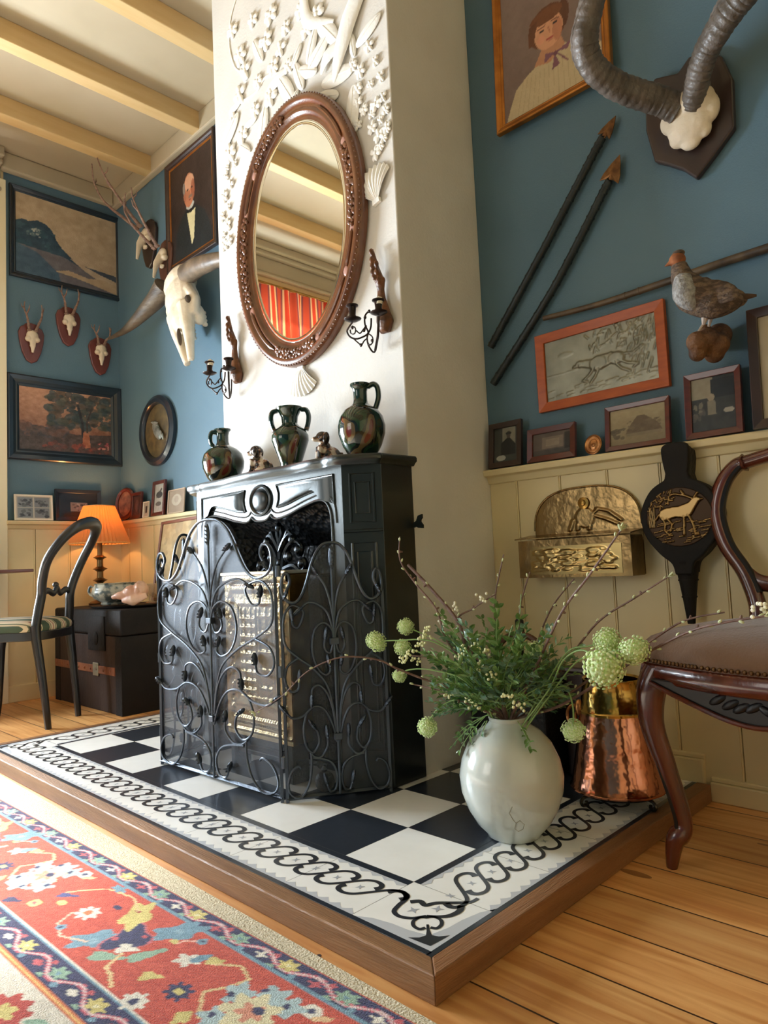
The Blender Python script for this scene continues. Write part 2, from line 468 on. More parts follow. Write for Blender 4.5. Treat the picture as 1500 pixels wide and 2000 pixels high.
# striped valance hanging in the window, seen in the mirror
def curtain_mat():
    m = D.materials.new('striped_curtain'); m.use_nodes = True
    nt = m.node_tree; N = nt.nodes; L = nt.links; b = N['Principled BSDF']
    tc = N.new('ShaderNodeTexCoord'); sp = N.new('ShaderNodeSeparateXYZ'); L.new(tc.outputs['Object'], sp.inputs[0])
    mm = N.new('ShaderNodeMath'); mm.operation = 'MULTIPLY'; mm.inputs[1].default_value = 7.5; L.new(sp.outputs['Y'], mm.inputs[0])
    fr = N.new('ShaderNodeMath'); fr.operation = 'FRACT'; L.new(mm.outputs[0], fr.inputs[0])
    r = N.new('ShaderNodeValToRGB'); e = r.color_ramp.elements; r.color_ramp.interpolation = 'CONSTANT'
    e[0].position = 0; e[0].color = (*lin((172, 64, 40)), 1); e[1].position = 0.36; e[1].color = (*lin((110, 54, 52)), 1)
    for p, c in ((0.5, (206, 150, 96)), (0.6, (184, 58, 36)), (0.82, (214, 160, 110)), (0.9, (120, 60, 56))):
        k = e.new(p); k.color = (*lin(c), 1)
    L.new(fr.outputs[0], r.inputs[0])
    L.new(r.outputs[0], b.inputs['Base Color']); b.inputs['Roughness'].default_value = 0.9
    tr = N.new('ShaderNodeBsdfTranslucent'); L.new(r.outputs[0], tr.inputs[0])
    mx = N.new('ShaderNodeMixShader'); mx.inputs[0].default_value = 0.6
    L.new(b.outputs[0], mx.inputs[1]); L.new(tr.outputs[0], mx.inputs[2]); L.new(mx.outputs[0], N['Material Output'].inputs[0])
    return m
M_curt = curtain_mat()
vl = thing('curtain_valance', 'red and gold striped curtain gathered below the cornice, seen in the oval mirror', 'curtain', (XL + 0.09, -0.15, 2.8))
m = MB(); ny = 260; nz = 8; vs = []
for j in range(nz + 1):
    for i in range(ny + 1):
        t = i / ny; y = -1.3 + 2.6 * t; k = j / nz
        a = 0.012 + 0.030 * k
        vs.append((a * math.sin(t * 2 * PI * 19 + 1.6 * math.sin(t * 40)), y, 0.0 - 0.56 * k))
m.add(vs, [(j * (ny + 1) + i, j * (ny + 1) + i + 1, (j + 1) * (ny + 1) + i + 1, (j + 1) * (ny + 1) + i) for j in range(nz) for i in range(ny)])
m.build('fabric', M_curt, vl)
M_brass = mat('aged_brass', (196, 156, 84), 0.28, 1.0, c2=(140, 104, 54), scale=14, bump=0.1, bscale=30)
MB().tube([(0, -1.36, 0.01), (0, 1.3, 0.01)], 0.009).build('rail', M_brass, vl)

# ================================================================ HEARTH PLATFORM
M_oak = wood('worn_oak', (122, 86, 56), (154, 114, 78), 0.45, (1.2, 14, 14), 3.5, bump=0.25)
M_oaky = wood('worn_oak_side', (122, 82, 52), (150, 106, 70), 0.45, (14, 1.2, 14), 3.5, bump=0.25)
M_tw = mat('white_cement_tile', (250, 250, 247), 0.3, c2=(244, 244, 240), scale=12, coat=0.1)
M_tb = mat('black_cement_tile', (38, 44, 54), 0.3, c2=(46, 52, 62), scale=60, coat=0.15, lo=0.4, hi=0.75)
M_tg = mat('grey_cement_tile', (196, 200, 206), 0.35)
M_tg2 = mat('pale_grey_cement_tile', (172, 176, 184), 0.35)
M_ink = mat('charcoal_tile_inlay', (46, 48, 54), 0.35)
M_grout = mat('tile_grout', (142, 138, 130), 0.8)
X0, X1, Y0, Y1 = -3.017, -0.742, 0.818, YW - 0.031
he = thing('hearth_platform', 'low raised hearth of black and white tiles edged with worn oak', 'hearth', ((X0 + X1) / 2, (Y0 + Y1) / 2, 0))
k = 0.037
m = MB(); m.add([(X0, Y0, 0), (X1, Y0, 0), (X1, Y0, ZT), (X0, Y0, ZT), (X0 + k, Y0 + k, 0), (X1 - k, Y0 + k, 0), (X1 - k, Y0 + k, ZT), (X0 + k, Y0 + k, ZT)],
                [(0, 1, 2, 3), (3, 2, 6, 7), (4, 5, 6, 7), (0, 3, 7, 4), (1, 2, 6, 5), (0, 1, 5, 4)])
m.build('timber_edge', M_oak, he, smooth=False, bevel=0.0025, world=True)
for (a, b) in ((X1, X1 - k), (X0, X0 + k)):
    m = MB(); m.add([(a, Y0, 0), (a, Y1, 0), (a, Y1, ZT), (a, Y0, ZT), (b, Y0 + k, 0), (b, Y1, 0), (b, Y1, ZT), (b, Y0 + k, ZT)],
                    [(0, 1, 2, 3), (3, 2, 6, 7), (4, 5, 6, 7), (0, 3, 7, 4), (1, 2, 6, 5), (0, 1, 5, 4)])
    m.build('timber_edge', M_oaky, he, smooth=False, bevel=0.0025, world=True)
# tiled bed
tx0, tx1, ty0, ty1 = X0 + k, X1 - k, Y0 + k, Y1
gx = [-0.977 - 0.2 * i for i in range(10)]            # inner field -0.977 .. -2.777
gy = [1.031 + 0.2 * i for i in range(5)] + [ty1]
bed = MB()
BX0, BX1, BY = -2.416, -1.411, 1.554           # the bed stops against the chimney breast
bed.k = 4
for q_ in ((tx0, BX0, ty0, ty1), (BX0, BX1, ty0, BY), (BX1, tx1, ty0, ty1)): bed.bx(*q_, 0.0, ZT - 0.002)
g = 0.0006; zt = ZT - 0.0006
def flat(mb, pts, z, kk):
    mb.k = kk; mb.add([(p[0], p[1], z) for p in pts], [tuple(range(len(pts)))])
def rectf(mb, x0, x1, y0, y1, z, kk): flat(mb, [(x0, y0), (x1, y0), (x1, y1), (x0, y1)], z, kk)
for i in range(9):
    for j in range(5):
        if gy[j + 1] - gy[j] < 0.02: continue
        xa, xb_, ya, yb_ = gx[i + 1] + g, gx[i] - g, gy[j] + g, gy[j + 1] - g
        if yb_ > BY and xb_ > BX0 and xa < BX1:
            if xb_ > BX1: xa_, yb2 = BX1, yb_; rectf(bed, xa_, xb_, ya, yb2, zt, 0 if (i + j) % 2 == 0 else 1); xb_ = BX1
            if xa < BX0: rectf(bed, xa, BX0, ya, yb_, zt, 0 if (i + j) % 2 == 0 else 1); xa = BX0
            yb_ = BY
        if yb_ > ya: rectf(bed, xa, xb_, ya, yb_, zt, 0 if (i + j) % 2 == 0 else 1)
xb = [tx1] + gx + [tx0]
for i in range(len(xb) - 1): rectf(bed, xb[i + 1] + g, xb[i] - g, ty0, gy[0] - g, zt, 0)
for j in range(5):
    if gy[j + 1] - gy[j] < 0.02: continue
    rectf(bed, gx[0] + g, tx1, gy[j] + g, gy[j + 1] - g, zt, 0); rectf(bed, tx0, gx[-1] - g, gy[j] + g, gy[j + 1] - g, zt, 0)
bedo = bed.build('tile_bed', [M_tw, M_tb, M_tg, M_ink, M_grout], he, smooth=False, world=True)

# border pattern: dark lines along both edges, scalloped grey shading, an S-guilloche and stars
pat = MB()
zb = ZT - 0.0003; zc = ZT - 0.0001
def band(mb, P, Wd, z, kk, off=0.0):
    n = len(P); L_ = []; R_ = []
    for i in range(n):
        a = P[max(i - 1, 0)]; b = P[min(i + 1, n - 1)]
        dx, dy = b[0] - a[0], b[1] - a[1]; l = math.hypot(dx, dy) or 1
        nx, ny = -dy / l, dx / l; w = Wd[i] / 2
        L_.append((P[i][0] + nx * w, P[i][1] + ny * w, z)); R_.append((P[i][0] - nx * w, P[i][1] - ny * w, z))
    mb.k = kk
    mb.add(L_ + R_, [(i, i + 1, n + i + 1, n + i) for i in range(n - 1)])
def S_strand(per, lo, hi):
    """one S of the guilloche along +u, v across the border"""
    c = (lo + hi) / 2; h = (hi - lo) / 2
    pts = [(-0.46, 0.30), (-0.60, 0.52), (-0.60, 0.85), (-0.40, 1.02), (-0.1, 0.92), (0.12, 0.55), (0.26, 0.1), (0.36, -0.1)]
    low = [(-0.52, -0.42), (-0.70, -0.62), (-0.66, -0.92), (-0.40, -1.02), (-0.06, -0.88), (0.12, -0.42), (0.2, 0.0)]
    # lower hook, diagonal rise, upper hook
    base = [(-0.93, -0.30), (-1.0, -0.62), (-0.90, -0.90), (-0.64, -1.0), (-0.38, -0.82), (-0.18, -0.44), (0.0, 0.0)]
    full = base + [(-a, -b) for (a, b) in reversed(base[:-1])]
    sp = spline([(p[0], p[1], 0) for p in full], 5)
    n = len(sp); Wd = []
    for i in range(n):
        t = abs(i / (n - 1) * 2 - 1)
        Wd.append(0.0085 + 0.0060 * max(0, (t - 0.45) / 0.55) ** 1.0)
    return [(p.x * per, c + p.y * h) for p in sp], Wd
per = 0.0667
def border(u0, u1, T, wd, ext=.19):
    """u along the border, v from the outer edge (0) to the inner edge (wd)"""
    lo, hi = wd * 0.33, wd * 0.74
    def q(pts): return [T(u, v) for (u, v) in pts]
    nn = int(round((u1 - u0) / per))
    pp = (u1 - u0) / nn
    for (a, b, kk) in ((0.0, 0.011, 1), (wd - 0.018, wd - 0.001, 1)):
        ea = wd if a == 0.0 else 0; eb = ext if a == 0.0 else 0; flat(pat, q([(u0 - ea, a), (u1 + eb, a), (u1 + eb, b), (u0 - ea, b)]), zb, kk)
    for i in range(nn * 2):
        ua = u0 + i * pp / 2; ub = ua + pp / 2; um = (ua + ub) / 2
        flat(pat, q([(ua, 0.011), (ub, 0.011), (ub, 0.016), (um + pp * .12, 0.021), (um, 0.028), (um - pp * .12, 0.021), (ua, 0.016)]), zb, 2)
        flat(pat, q([(ua, wd - 0.018), (ub, wd - 0.018), (ub, wd - 0.022), (um, wd - 0.032), (ua, wd - 0.022)]), zb, 2)
    for i in range(nn):
        uc = u0 + (i + 0.5) * pp
        P, Wd = S_strand(pp, lo, hi)
        band(pat, q([(uc + a, b) for a, b in P]), Wd, zc, 3)
        s = 0.011; vc = (lo + hi) / 2; us = u0 + (i + 0.0) * pp
        star = []
        for k8 in range(8):
            rr = s if k8 % 2 == 0 else s * 0.34
            star.append((us + rr * math.cos(k8 * PI / 4 + PI / 4) * 0.9, vc + rr * math.sin(k8 * PI / 4 + PI / 4)))
        flat(pat, q(star), zb, 4)
wd = gy[0] - ty0; wx = tx1 - gx[0]
border(gx[-1], gx[0], lambda u, v: (u, ty0 + v), wd)
border(gy[0], gy[4] + 0.11, lambda u, v: (tx1 - v, u), wx, 0)
border(gy[0], gy[4] + 0.11, lambda u, v: (tx0 + v, u), wx, 0)
# corner ornaments (front right and front left)
for (cx, sx) in ((tx1, -1), (tx0, 1)):
    def q(pts): return [(cx + sx * a, ty0 + b) for a, b in pts]
    def stroke(pts, w0, w1=None):
        sp = spline([(a, b, 0) for a, b in pts], 6); w1 = w1 or w0
        band(pat, q([(p.x, p.y) for p in sp]), [w0 + (w1 - w0) * i / (len(sp) - 1) for i in range(len(sp))], zc, 3)
    stroke([(.207, .112), (.198, .126), (.182, .130), (.163, .116), (.156, .089), (.147, .067), (.127, .060), (.105, .070), (.091, .091)], .012, .008)
    stroke([(.067, .159), (.057, .141), (.060, .118), (.073, .102), (.091, .091)], .014, .008)
    stroke([(.148, .111), (.135, .124), (.118, .119), (.108, .138), (.082, .160), (.062, .180), (.060, .20)], .013, .008)
    for mir in (0, 1):
        def mm_(pts): return [(b, a) if mir else (a, b) for a, b in pts]
        stroke(mm_([(.066, .060), (.071, .050), (.086, .052), (.097, .064), (.096, .080), (.086, .087)]), .008, .006)
        flat(pat, q(mm_([(.011, .011), (.19, .011), (.16, .026), (.12, .034), (.085, .036), (.052, .044), (.044, .044)])), zb, 2)
        flat(pat, q(mm_([(.022, .022), (.040, .020), (.068, .018), (.053, .030), (.049, .042), (.058, .054), (.072, .069), (.070, .071), (.056, .056), (.044, .044)])), zc, 3)
        st = []
        for k8 in range(8):
            rr = 0.013 if k8 % 2 == 0 else 0.0045
            st.append((0.123 + rr * math.cos(k8 * PI / 4 + 0.5), 0.092 + rr * math.sin(k8 * PI / 4 + 0.5)))
        flat(pat, q(mm_(st)), zb, 4)
pat.build('border_pattern', [M_tw, M_tb, M_tg, M_ink, M_tg2], bedo, smooth=False, world=True)

# ================================================================ RUGS
def rug_y(x, d): return 0.7495 + 0.03 * (x + 0.838) - d
M_pad = mat('cream_woven_pad', (226, 216, 190), 0.95, c2=(202, 190, 160), scale=120, bump=0.9, bscale=260, bdist=0.006)
m = MB(); m.add([(-3.6, 0.812, 0.001), (0.35, 0.772, 0.001), (0.35, -1.5, 0.001), (-3.6, -1.5, 0.001), (-3.6, 0.812, 0.007), (0.35, 0.772, 0.007), (0.35, -1.5, 0.007), (-3.6, -1.5, 0.007)],
                [(0, 1, 2, 3), (4, 5, 6, 7), (0, 1, 5, 4), (1, 2, 6, 5), (2, 3, 7, 6), (3, 0, 4, 7)])
tag(m.build('rug_underlay', M_pad, smooth=False), 'coarse cream woven rug lying under the red patterned carpet', 'rug')
RL, RW = 3.5, 1.5
nxr, nyr = 900, 380
A = Art(nxr, nyr, (196, 66, 50), 5)
SX = A.x * RL - 3.35 + 0.0        # metres along the rug, same origin as world x
DD = (1 - A.y) * RW               # metres in from the hearth-side edge
ORG, NAVY, WHT, LBL, YEL, GRN, PNK, RED, CRM = (226, 122, 70), (42, 44, 92), (238, 232, 218), (120, 160, 182), (222, 206, 126), (150, 184, 160), (208, 92, 100), (208, 78, 54), (232, 224, 208)
def bandc(d0, d1, c): A.m((DD >= d0) & (DD < d1), c)
def ec(cx, d, rx, ry, c, rot=0, lob=0, la=0.25):
    dx = SX - cx; dy = -(DD - d); ca, sa = math.cos(rot), math.sin(rot)
    u = (dx * ca + dy * sa) / rx; v = (-dx * sa + dy * ca) / ry
    r = np.hypot(u, v); lim = 1.0 if not lob else 1 + la * np.cos(lob * np.arctan2(v, u))
    A.m(r <= lim, c)
def ln(pts, w, c):
    for (x0, y0), (x1, y1) in zip(pts[:-1], pts[1:]):
        dx, dy = x1 - x0, y1 - y0; L2 = dx * dx + dy * dy + 1e-12
        t = np.clip(((SX - x0) * dx + (DD - y0) * dy) / L2, 0, 1)
        A.m(np.hypot(SX - x0 - t * dx, DD - y0 - t * dy) <= w / 2, c)
def navyband(d0, d1, ph):
    mid = (d0 + d1) / 2; h = (d1 - d0) / 2
    bandc(d0, d1, NAVY)
    per_ = 0.274
    y = mid + h * 0.5 * np.sin((SX + ph) / per_ * 4 * PI)
    A.m((np.abs(DD - y) < 0.0046) & (DD > d0) & (DD < d1), (206, 92, 110)); A.m((np.abs(DD - y) < 0.0024) & (DD > d0) & (DD < d1), (234, 200, 200))
    k0 = -3.4 - ((-3.4 + ph) % (per_ / 2))
    for i in range(28):
        x = k0 + per_ / 2 * i
        odd = int(round((x + ph) / (per_ / 2))) % 2
        ec(x + per_ * 0.125, mid - h * 0.18, 0.021, 0.013, YEL if odd else GRN, 0, 6, 0.25)
        ec(x + per_ * 0.125, mid - h * 0.18, 0.006, 0.004, (240, 232, 190) if odd else LBL)
        ec(x - per_ * 0.11, mid + h * 0.2, 0.012, 0.007, WHT if odd else PNK, 0, 4, 0.3)
        ec(x - per_ * 0.02, mid - h * 0.55, 0.008, 0.005, PNK); ec(x + per_ * 0.22, mid + h * 0.6, 0.008, 0.005, LBL)
        ec(x + per_ * 0.03, mid + h * 0.72, 0.010, 0.004, GRN)

navyband(0.003, 0.045, 1.39 + 0.034)
bandc(-0.01, 0.003, ORG)
A.m((DD < 0.003) & (np.sin(SX * 900) > 0.2), (190, 70, 50))
bandc(0.043, 0.048, LBL); bandc(0.048, 0.051, WHT)
bandc(0.051, 0.245, RED)
bandc(0.245, 0.2485, WHT); bandc(0.2485, 0.253, LBL)
navyband(0.253, 0.303, 1.30)
bandc(0.303, 0.313, ORG); A.m((DD > 0.303) & (DD < 0.313) & (np.abs(DD - 0.308) < 0.0015), (246, 200, 120))
bandc(0.313, 5, CRM)
per2 = 0.755
def palm(cx, cd, s, flip=1):
    c = math.cos; f = flip
    def e(a, b, rx, ry, col_, rot=0, lob=0, la=.2): ec(cx + a * s * f, cd + b * s, rx * s, ry * s, col_, rot * f, lob, la)
    e(-0.050, 0.045, 0.050, 0.030, LBL, 0.9, 5, .2); e(0.060, -0.075, 0.052, 0.030, LBL, 0.9, 5, .2)
    e(-0.045, 0.05, 0.012, 0.008, (150, 184, 200)); e(0.06, -0.075, 0.012, 0.008, (150, 184, 200))
    e(0.0, 0.0, 0.045, 0.048, (206, 110, 118), 0.3, 3, .25)
    e(0.0, 0.0, 0.040, 0.044, NAVY, 0.3, 3, .25)
    e(-0.070, -0.055, 0.054, 0.030, YEL, -0.8, 5, .2); e(-0.085, -0.065, 0.008, 0.006, (170, 60, 50))
    e(-0.018, 0.02, 0.007, 0.006, PNK); e(0.022, -0.022, 0.007, 0.006, PNK)
    e(0.035, 0.022, 0.022, 0.014, WHT, 0.5, 3, .3)
    e(0.028, 0.062, 0.036, 0.014, GRN, 0.5, 3, .2); e(0.085, 0.012, 0.036, 0.014, GRN, 1.2, 3, .2)
def bouquet(cx, cd, s):
    def e(a, b, rx, ry, col_, rot=0, lob=0, la=.2): ec(cx + a * s, cd + b * s, rx * s, ry * s, col_, rot, lob, la)
    for a, b in ((-0.06, -0.02), (0.06, 0.03), (0.0, -0.055), (0.0, 0.06), (-0.035, 0.05), (0.04, -0.05)): e(a, b, 0.032, 0.026, (176, 200, 204), a * 9, 5, .25)
    e(0, 0, 0.055, 0.045, (232, 222, 180), 0, 7, .2); e(0, 0, 0.026, 0.020, (226, 150, 120), 0, 5, .3); e(0.01, -0.012, 0.013, 0.010, NAVY)
    for a in range(6): e(0.07 * math.cos(a + .3), 0.062 * math.sin(a + .3), 0.009, 0.006, NAVY, a)
for kx in range(-4, 3):
    b0 = kx * per2
    for (s_, d_) in ((-1.28, 0.145),): palm(s_ + b0, d_, 0.92)
    bouquet(-1.686 + b0, 0.135, 0.85)
    ln([(-1.238 + b0, 0.18), (-1.22 + b0, 0.215), (-1.19 + b0, 0.222), (-1.16 + b0, 0.236)], 0.007, (236, 206, 150))
    ln([(-1.33 + b0, 0.20), (-1.39 + b0, 0.222), (-1.44 + b0, 0.205), (-1.46 + b0, 0.17), (-1.44 + b0, 0.145)], 0.005, (240, 196, 170))
    ln([(-1.36 + b0, 0.085), (-1.42 + b0, 0.062), (-1.50 + b0, 0.075), (-1.54 + b0, 0.112), (-1.56 + b0, 0.14)], 0.005, (232, 204, 148))
    ln([(-1.16 + b0, 0.068), (-1.19 + b0, 0.088), (-1.19 + b0, 0.10)], 0.005, (240, 190, 170))
    ln([(-1.09 + b0, 0.10), (-1.04 + b0, 0.07), (-1.0 + b0, 0.085), (-1.01 + b0, 0.12), (-1.03 + b0, 0.15), (-0.98 + b0, 0.19)], 0.006, (232, 204, 148))
    for (a, d_, r_, c_, c2_) in ((-1.434, 0.15, 0.026, WHT, ORG), (-1.094, 0.232, 0.024, WHT, NAVY), (-1.061, 0.174, 0.024, NAVY, YEL), (-1.16, 0.068, 0.011, LBL, NAVY), (-1.42, 0.207, 0.012, LBL, NAVY), (-0.86, 0.075, 0.018, WHT, NAVY), (-1.565, 0.20, 0.016, YEL, PNK)):
        ec(a + b0, d_, r_, r_ * 0.8, c_, 0, 8 if r_ > .02 else 0, .2); ec(a + b0, d_, r_ * .4, r_ * .32, c2_)
    ec(-1.136 + b0, 0.182, 0.019, 0.011, YEL, 0.6, 3, .3); ec(-1.407 + b0, 0.103, 0.014, 0.006, NAVY); ec(-1.484 + b0, 0.062, 0.022, 0.010, LBL, 0, 5, .3)
    ec(-1.13 + b0, 0.118, 0.022, 0.016, WHT, 0.3, 5, .3); ec(-1.115 + b0, 0.10, 0.010, 0.020, LBL, -.4); ec(-1.09 + b0, 0.09, 0.016, 0.010, YEL, 0.5, 3, .2)
    ec(-1.545 + b0, 0.144, 0.022, 0.008, (60, 66, 130), 0.5, 3, .3); ec(-1.52 + b0, 0.165, 0.014, 0.009, YEL); ec(-1.59 + b0, 0.078, 0.018, 0.006, (240, 200, 150), .6)
    ec(-1.0 + b0, 0.205, 0.013, 0.016, YEL, 0, 4, .2); ec(-1.62 + b0, 0.225, 0.02, 0.009, NAVY, .4, 3, .3); ec(-1.2 + b0, 0.10, 0.01, 0.006, YEL)
    ec(-1.228 + b0 , 0.372, 0.05, 0.036, (196, 66, 50), 0, 9, .15); ec(-1.228 + b0, 0.372, 0.022, 0.016, YEL, 0, 5, .25); ec(-1.16 + b0, 0.35, 0.022, 0.009, GRN, .5)
    ec(-0.93 + b0 , 0.45, 0.06, 0.05, LBL, 0, 7, .15); ec(-0.93 + b0, 0.45, 0.03, 0.025, NAVY, 0, 5, .25)
A.noise(16, 60); A.a += A.rg.randn(nyr, nxr, 1) * 9
rg_ = thing('oriental_carpet', 'red oriental carpet with navy floral borders lying in front of the hearth', 'rug', (0, 0, 0))
th = math.atan(0.03)
pl = A.mesh('pile', RL, RW, M_pile, rg_, (0, 0, 0), flat=True)
bk = MB().bx(-RL / 2, RL / 2, -RW / 2, RW / 2, -0.008, -0.001).build('backing', M_pad, rg_, smooth=False)
# centre of the carpet: along x from -3.35 to 0.15, edge line through (-0.838, 0.7495)
u = Vector((math.cos(th), math.sin(th), 0)); v = Vector((math.sin(th), -math.cos(th), 0))
e0 = Vector((-0.838, 0.7495, 0)) + u * ((-3.35 + 0.838) + RL / 2) + v * (RW / 2)
rg_.location = (e0.x, e0.y, 0.016); rg_.rotation_euler = (0, 0, th)

# ================================================================ CAST IRON FIREPLACE SURROUND
M_iron = mat('black_leaded_iron', (32, 40, 41), 0.38, 0.6, c2=(40, 48, 49), scale=9, bump=0.05, bscale=90, coat=0.8)
M_iron.node_tree.nodes['Principled BSDF'].inputs['Coat Roughness'].default_value = 0.22
M_irond = mat('sooty_iron', (22, 24, 26), 0.5, 0.3, bump=0.3, bscale=120)
def fireback_mat():
    m = mat('fireback_tiles', (34, 38, 42), 0.35, 0.35)
    nt = m.node_tree; N = nt.nodes; L = nt.links
    tc = N.new('ShaderNodeTexCoord'); mp = N.new('ShaderNodeMapping'); mp.inputs['Rotation'].default_value = (0.2, 0.785, 0.785)
    L.new(tc.outputs['Object'], mp.inputs['Vector'])
    br = N.new('ShaderNodeTexVoronoi'); br.inputs['Scale'].default_value = 55; L.new(mp.outputs[0], br.inputs['Vector'])
    bp = N.new('ShaderNodeBump'); bp.inputs['Strength'].default_value = 1.0; bp.inputs['Distance'].default_value = 0.006
    L.new(br.outputs['Distance'], bp.inputs['Height']); L.new(bp.outputs[0], N['Principled BSDF'].inputs['Normal'])
    return m
M_fback = fireback_mat()
XC = -1.89; FY = 1.35
fp = thing('fireplace_surround', 'black cast iron fireplace surround with an oval boss and a serpentine shelf', 'fireplace', (XC, 1.45, ZT))
half = spline([(0, 0, .821), (.030, 0, .824), (.053, 0, .838)], 4)[:-1] + spline([(.053, 0, .838), (.066, 0, .827), (.092, 0, .823), (.15, 0, .832), (.22, 0, .850), (.29, 0, .862), (.325, 0, .852), (.343, 0, .822), (.348, 0, .77)], 5)
hx = [(p.x, p.z) for p in half]
inner = hx + [(.348, ZT)]
outline = [(.40, ZT), (.40, .957), (-.40, .957), (-.40, ZT)] + [(-a, b) for a, b in reversed(inner)] + inner[1:]
T = Matrix.Translation((XC, FY + 0.02, 0))
m = MB(); m.prism(outline, 0.02, T); m.build('front_panel', M_iron, fp, smooth=False, bevel=0.002, world=True)
m = MB()
full = [(-a, b) for a, b in reversed(inner)] + inner[1:]
m.tube([(XC + a * 1.01, FY - 0.001, b + 0.004) for a, b in full], 0.0038, 8)
m.tube([(XC + a * 1.065, FY - 0.001, b + 0.022) for a, b in full if b > .3], 0.0026, 8)
m.build('opening_bead', M_iron, fp, world=True)
for s in (1, -1):
    P = [(.088, .934), (.362, .934), (.364, .858)] + [(q.x, q.z) for q in spline([(.364, 0, .848), (.335, 0, .884), (.295, 0, .897), (.21, 0, .884), (.14, 0, .868), (.086, 0, .862)], 5)] + [(.096, .885), (.098, .905)]
    m = MB(); m.tube([(XC + s * a, FY - 0.001, b) for a, b in P], 0.0036, 8, closed=True)
    cx_, cz_ = .22, .90
    rings = []
    vs = []
    n_ = len(P); fs = []
    for k_, (sc, dy) in enumerate(((0.97, 0.0), (0.9, 0.004), (0.80, 0.011), (0.6, 0.0125))):
        for a, b in P: vs.append((XC + s * (cx_ + (a - cx_) * sc), FY - dy, cz_ + (b - cz_) * sc))
    for k_ in range(3):
        for i in range(n_):
            j = (i + 1) % n_; fs.append((k_ * n_ + i, k_ * n_ + j, (k_ + 1) * n_ + j, (k_ + 1) * n_ + i))
    fs.append(tuple(3 * n_ + i for i in range(n_)))
    m.add(vs, fs); m.build('spandrel_panel', M_iron, fp, world=True)
m = MB(); m.eframe(.062, .053, [(0, 0), (.002, .006), (.008, .008), (.014, .004), (.016, 0)], (XC, FY, .893)); m.blob((XC, FY, .893), (.042, .016, .037), nu=32, nv=20)
m.build('oval_boss', M_iron, fp, world=True)
# chamfered corners with sunk panels, and the plain cheeks
for s in (1, -1):
    a = Vector((s * .40, FY, 0)); b = Vector((s * .49, 1.42, 0)); d = (b - a).normalized(); nn_ = Vector((d.y, -d.x, 0)) * s
    L_ = (b - a).length
    m = MB()
    for z0, z1 in ((ZT, .957),):
        q = [a, b, b - nn_ * .015, a - nn_ * .015]
        m.add([(XC + v.x, v.y, z) for z in (z0, z1) for v in q], [(0, 1, 2, 3), (4, 5, 6, 7), (0, 1, 5, 4), (1, 2, 6, 5), (2, 3, 7, 6), (3, 0, 4, 7)])
    def rail(t0, t1, z0, z1, r=0.004):
        m.tube([(XC + (a + d * L_ * t + nn_ * 0.001).x, (a + d * L_ * t + nn_ * 0.001).y, z) for t, z in ((t0, z0), (t1, z0), (t1, z1), (t0, z1))], r, 6, closed=True)
    for z0, z1 in ((.79, .93), (.15, .73)): rail(.2, .8, z0, z1, .0045); rail(.32, .68, z0 + .025, z1 - .025, .0035)
    m.tube([(XC + a.x, a.y, .765), (XC + b.x, b.y, .765)], .005, 6)
    m.build('corner_pilaster', M_iron, fp, smooth=False, world=True)
    m = MB(); x = XC + s * .49
    m.bx(x - .015 * (s > 0), x + .015 * (s < 0), 1.42, 1.553, ZT, .957); m.build('side_cheek', M_iron, fp, smooth=False, bevel=.002, world=True)
# firebox
m = MB(); m.bx(XC - .36, XC + .36, 1.535, 1.55, ZT, .93)
for s in (1, -1):
    m.add([(XC + s * .36, FY + .02, ZT), (XC + s * .25, 1.535, ZT), (XC + s * .25, 1.535, .9), (XC + s * .36, FY + .02, .9)], [(0, 1, 2, 3)])
m.add([(XC - .36, FY + .02, .93), (XC + .36, FY + .02, .93), (XC + .3, 1.535, .74), (XC - .3, 1.535, .74)], [(0, 1, 2, 3)])
m.build('firebox_lining', M_fback, fp, smooth=False, world=True)
# serpentine shelf
fr = spline([(.505, 1.415, 0), (.500, 1.395, 0), (.425, 1.325, 0), (.385, 1.316, 0), (.345, 1.320, 0), (.30, 1.312, 0), (.20, 1.318, 0), (.10, 1.306, 0), (.0, 1.300, 0)], 5)
out_ = [(.512, 1.553)] + [(p.x, p.y) for p in fr]
poly = out_ + [(-a, b) for a, b in reversed(out_[:-1])]
m = MB()
lay = [(0.955, .975), (0.962, .985), (0.968, 1.0), (0.978, 1.0), (0.984, .99), (.985, .975)]
vs = []
for z, sc in lay:
    for a, b in poly: vs.append((XC + a * (sc if sc < 1 else 1), 1.553 - (1.553 - b) * (sc if sc < 1 else 1), z))
n_ = len(poly)
fs = [tuple(range(n_)), tuple(range(5 * n_, 6 * n_))] + [(k_ * n_ + i, k_ * n_ + (i + 1) % n_, (k_ + 1) * n_ + (i + 1) % n_, (k_ + 1) * n_ + i) for k_ in range(5) for i in range(n_)]
m.add(vs, fs); m.build('mantel_shelf', M_iron, fp, world=True, angle=50)
m = MB(); m.prism([(0, .78), (.012, .785), (.02, .80), (.036, .804), (.036, .793), (.03, .787), (.03, .781), (.038, .772), (.038, .762), (.02, .764), (.012, .768), (0, .765)], .006, Matrix.Translation((XC + .49, 1.552, .005)))
m.build('side_bracket', M_iron, fp, smooth=False, world=True)

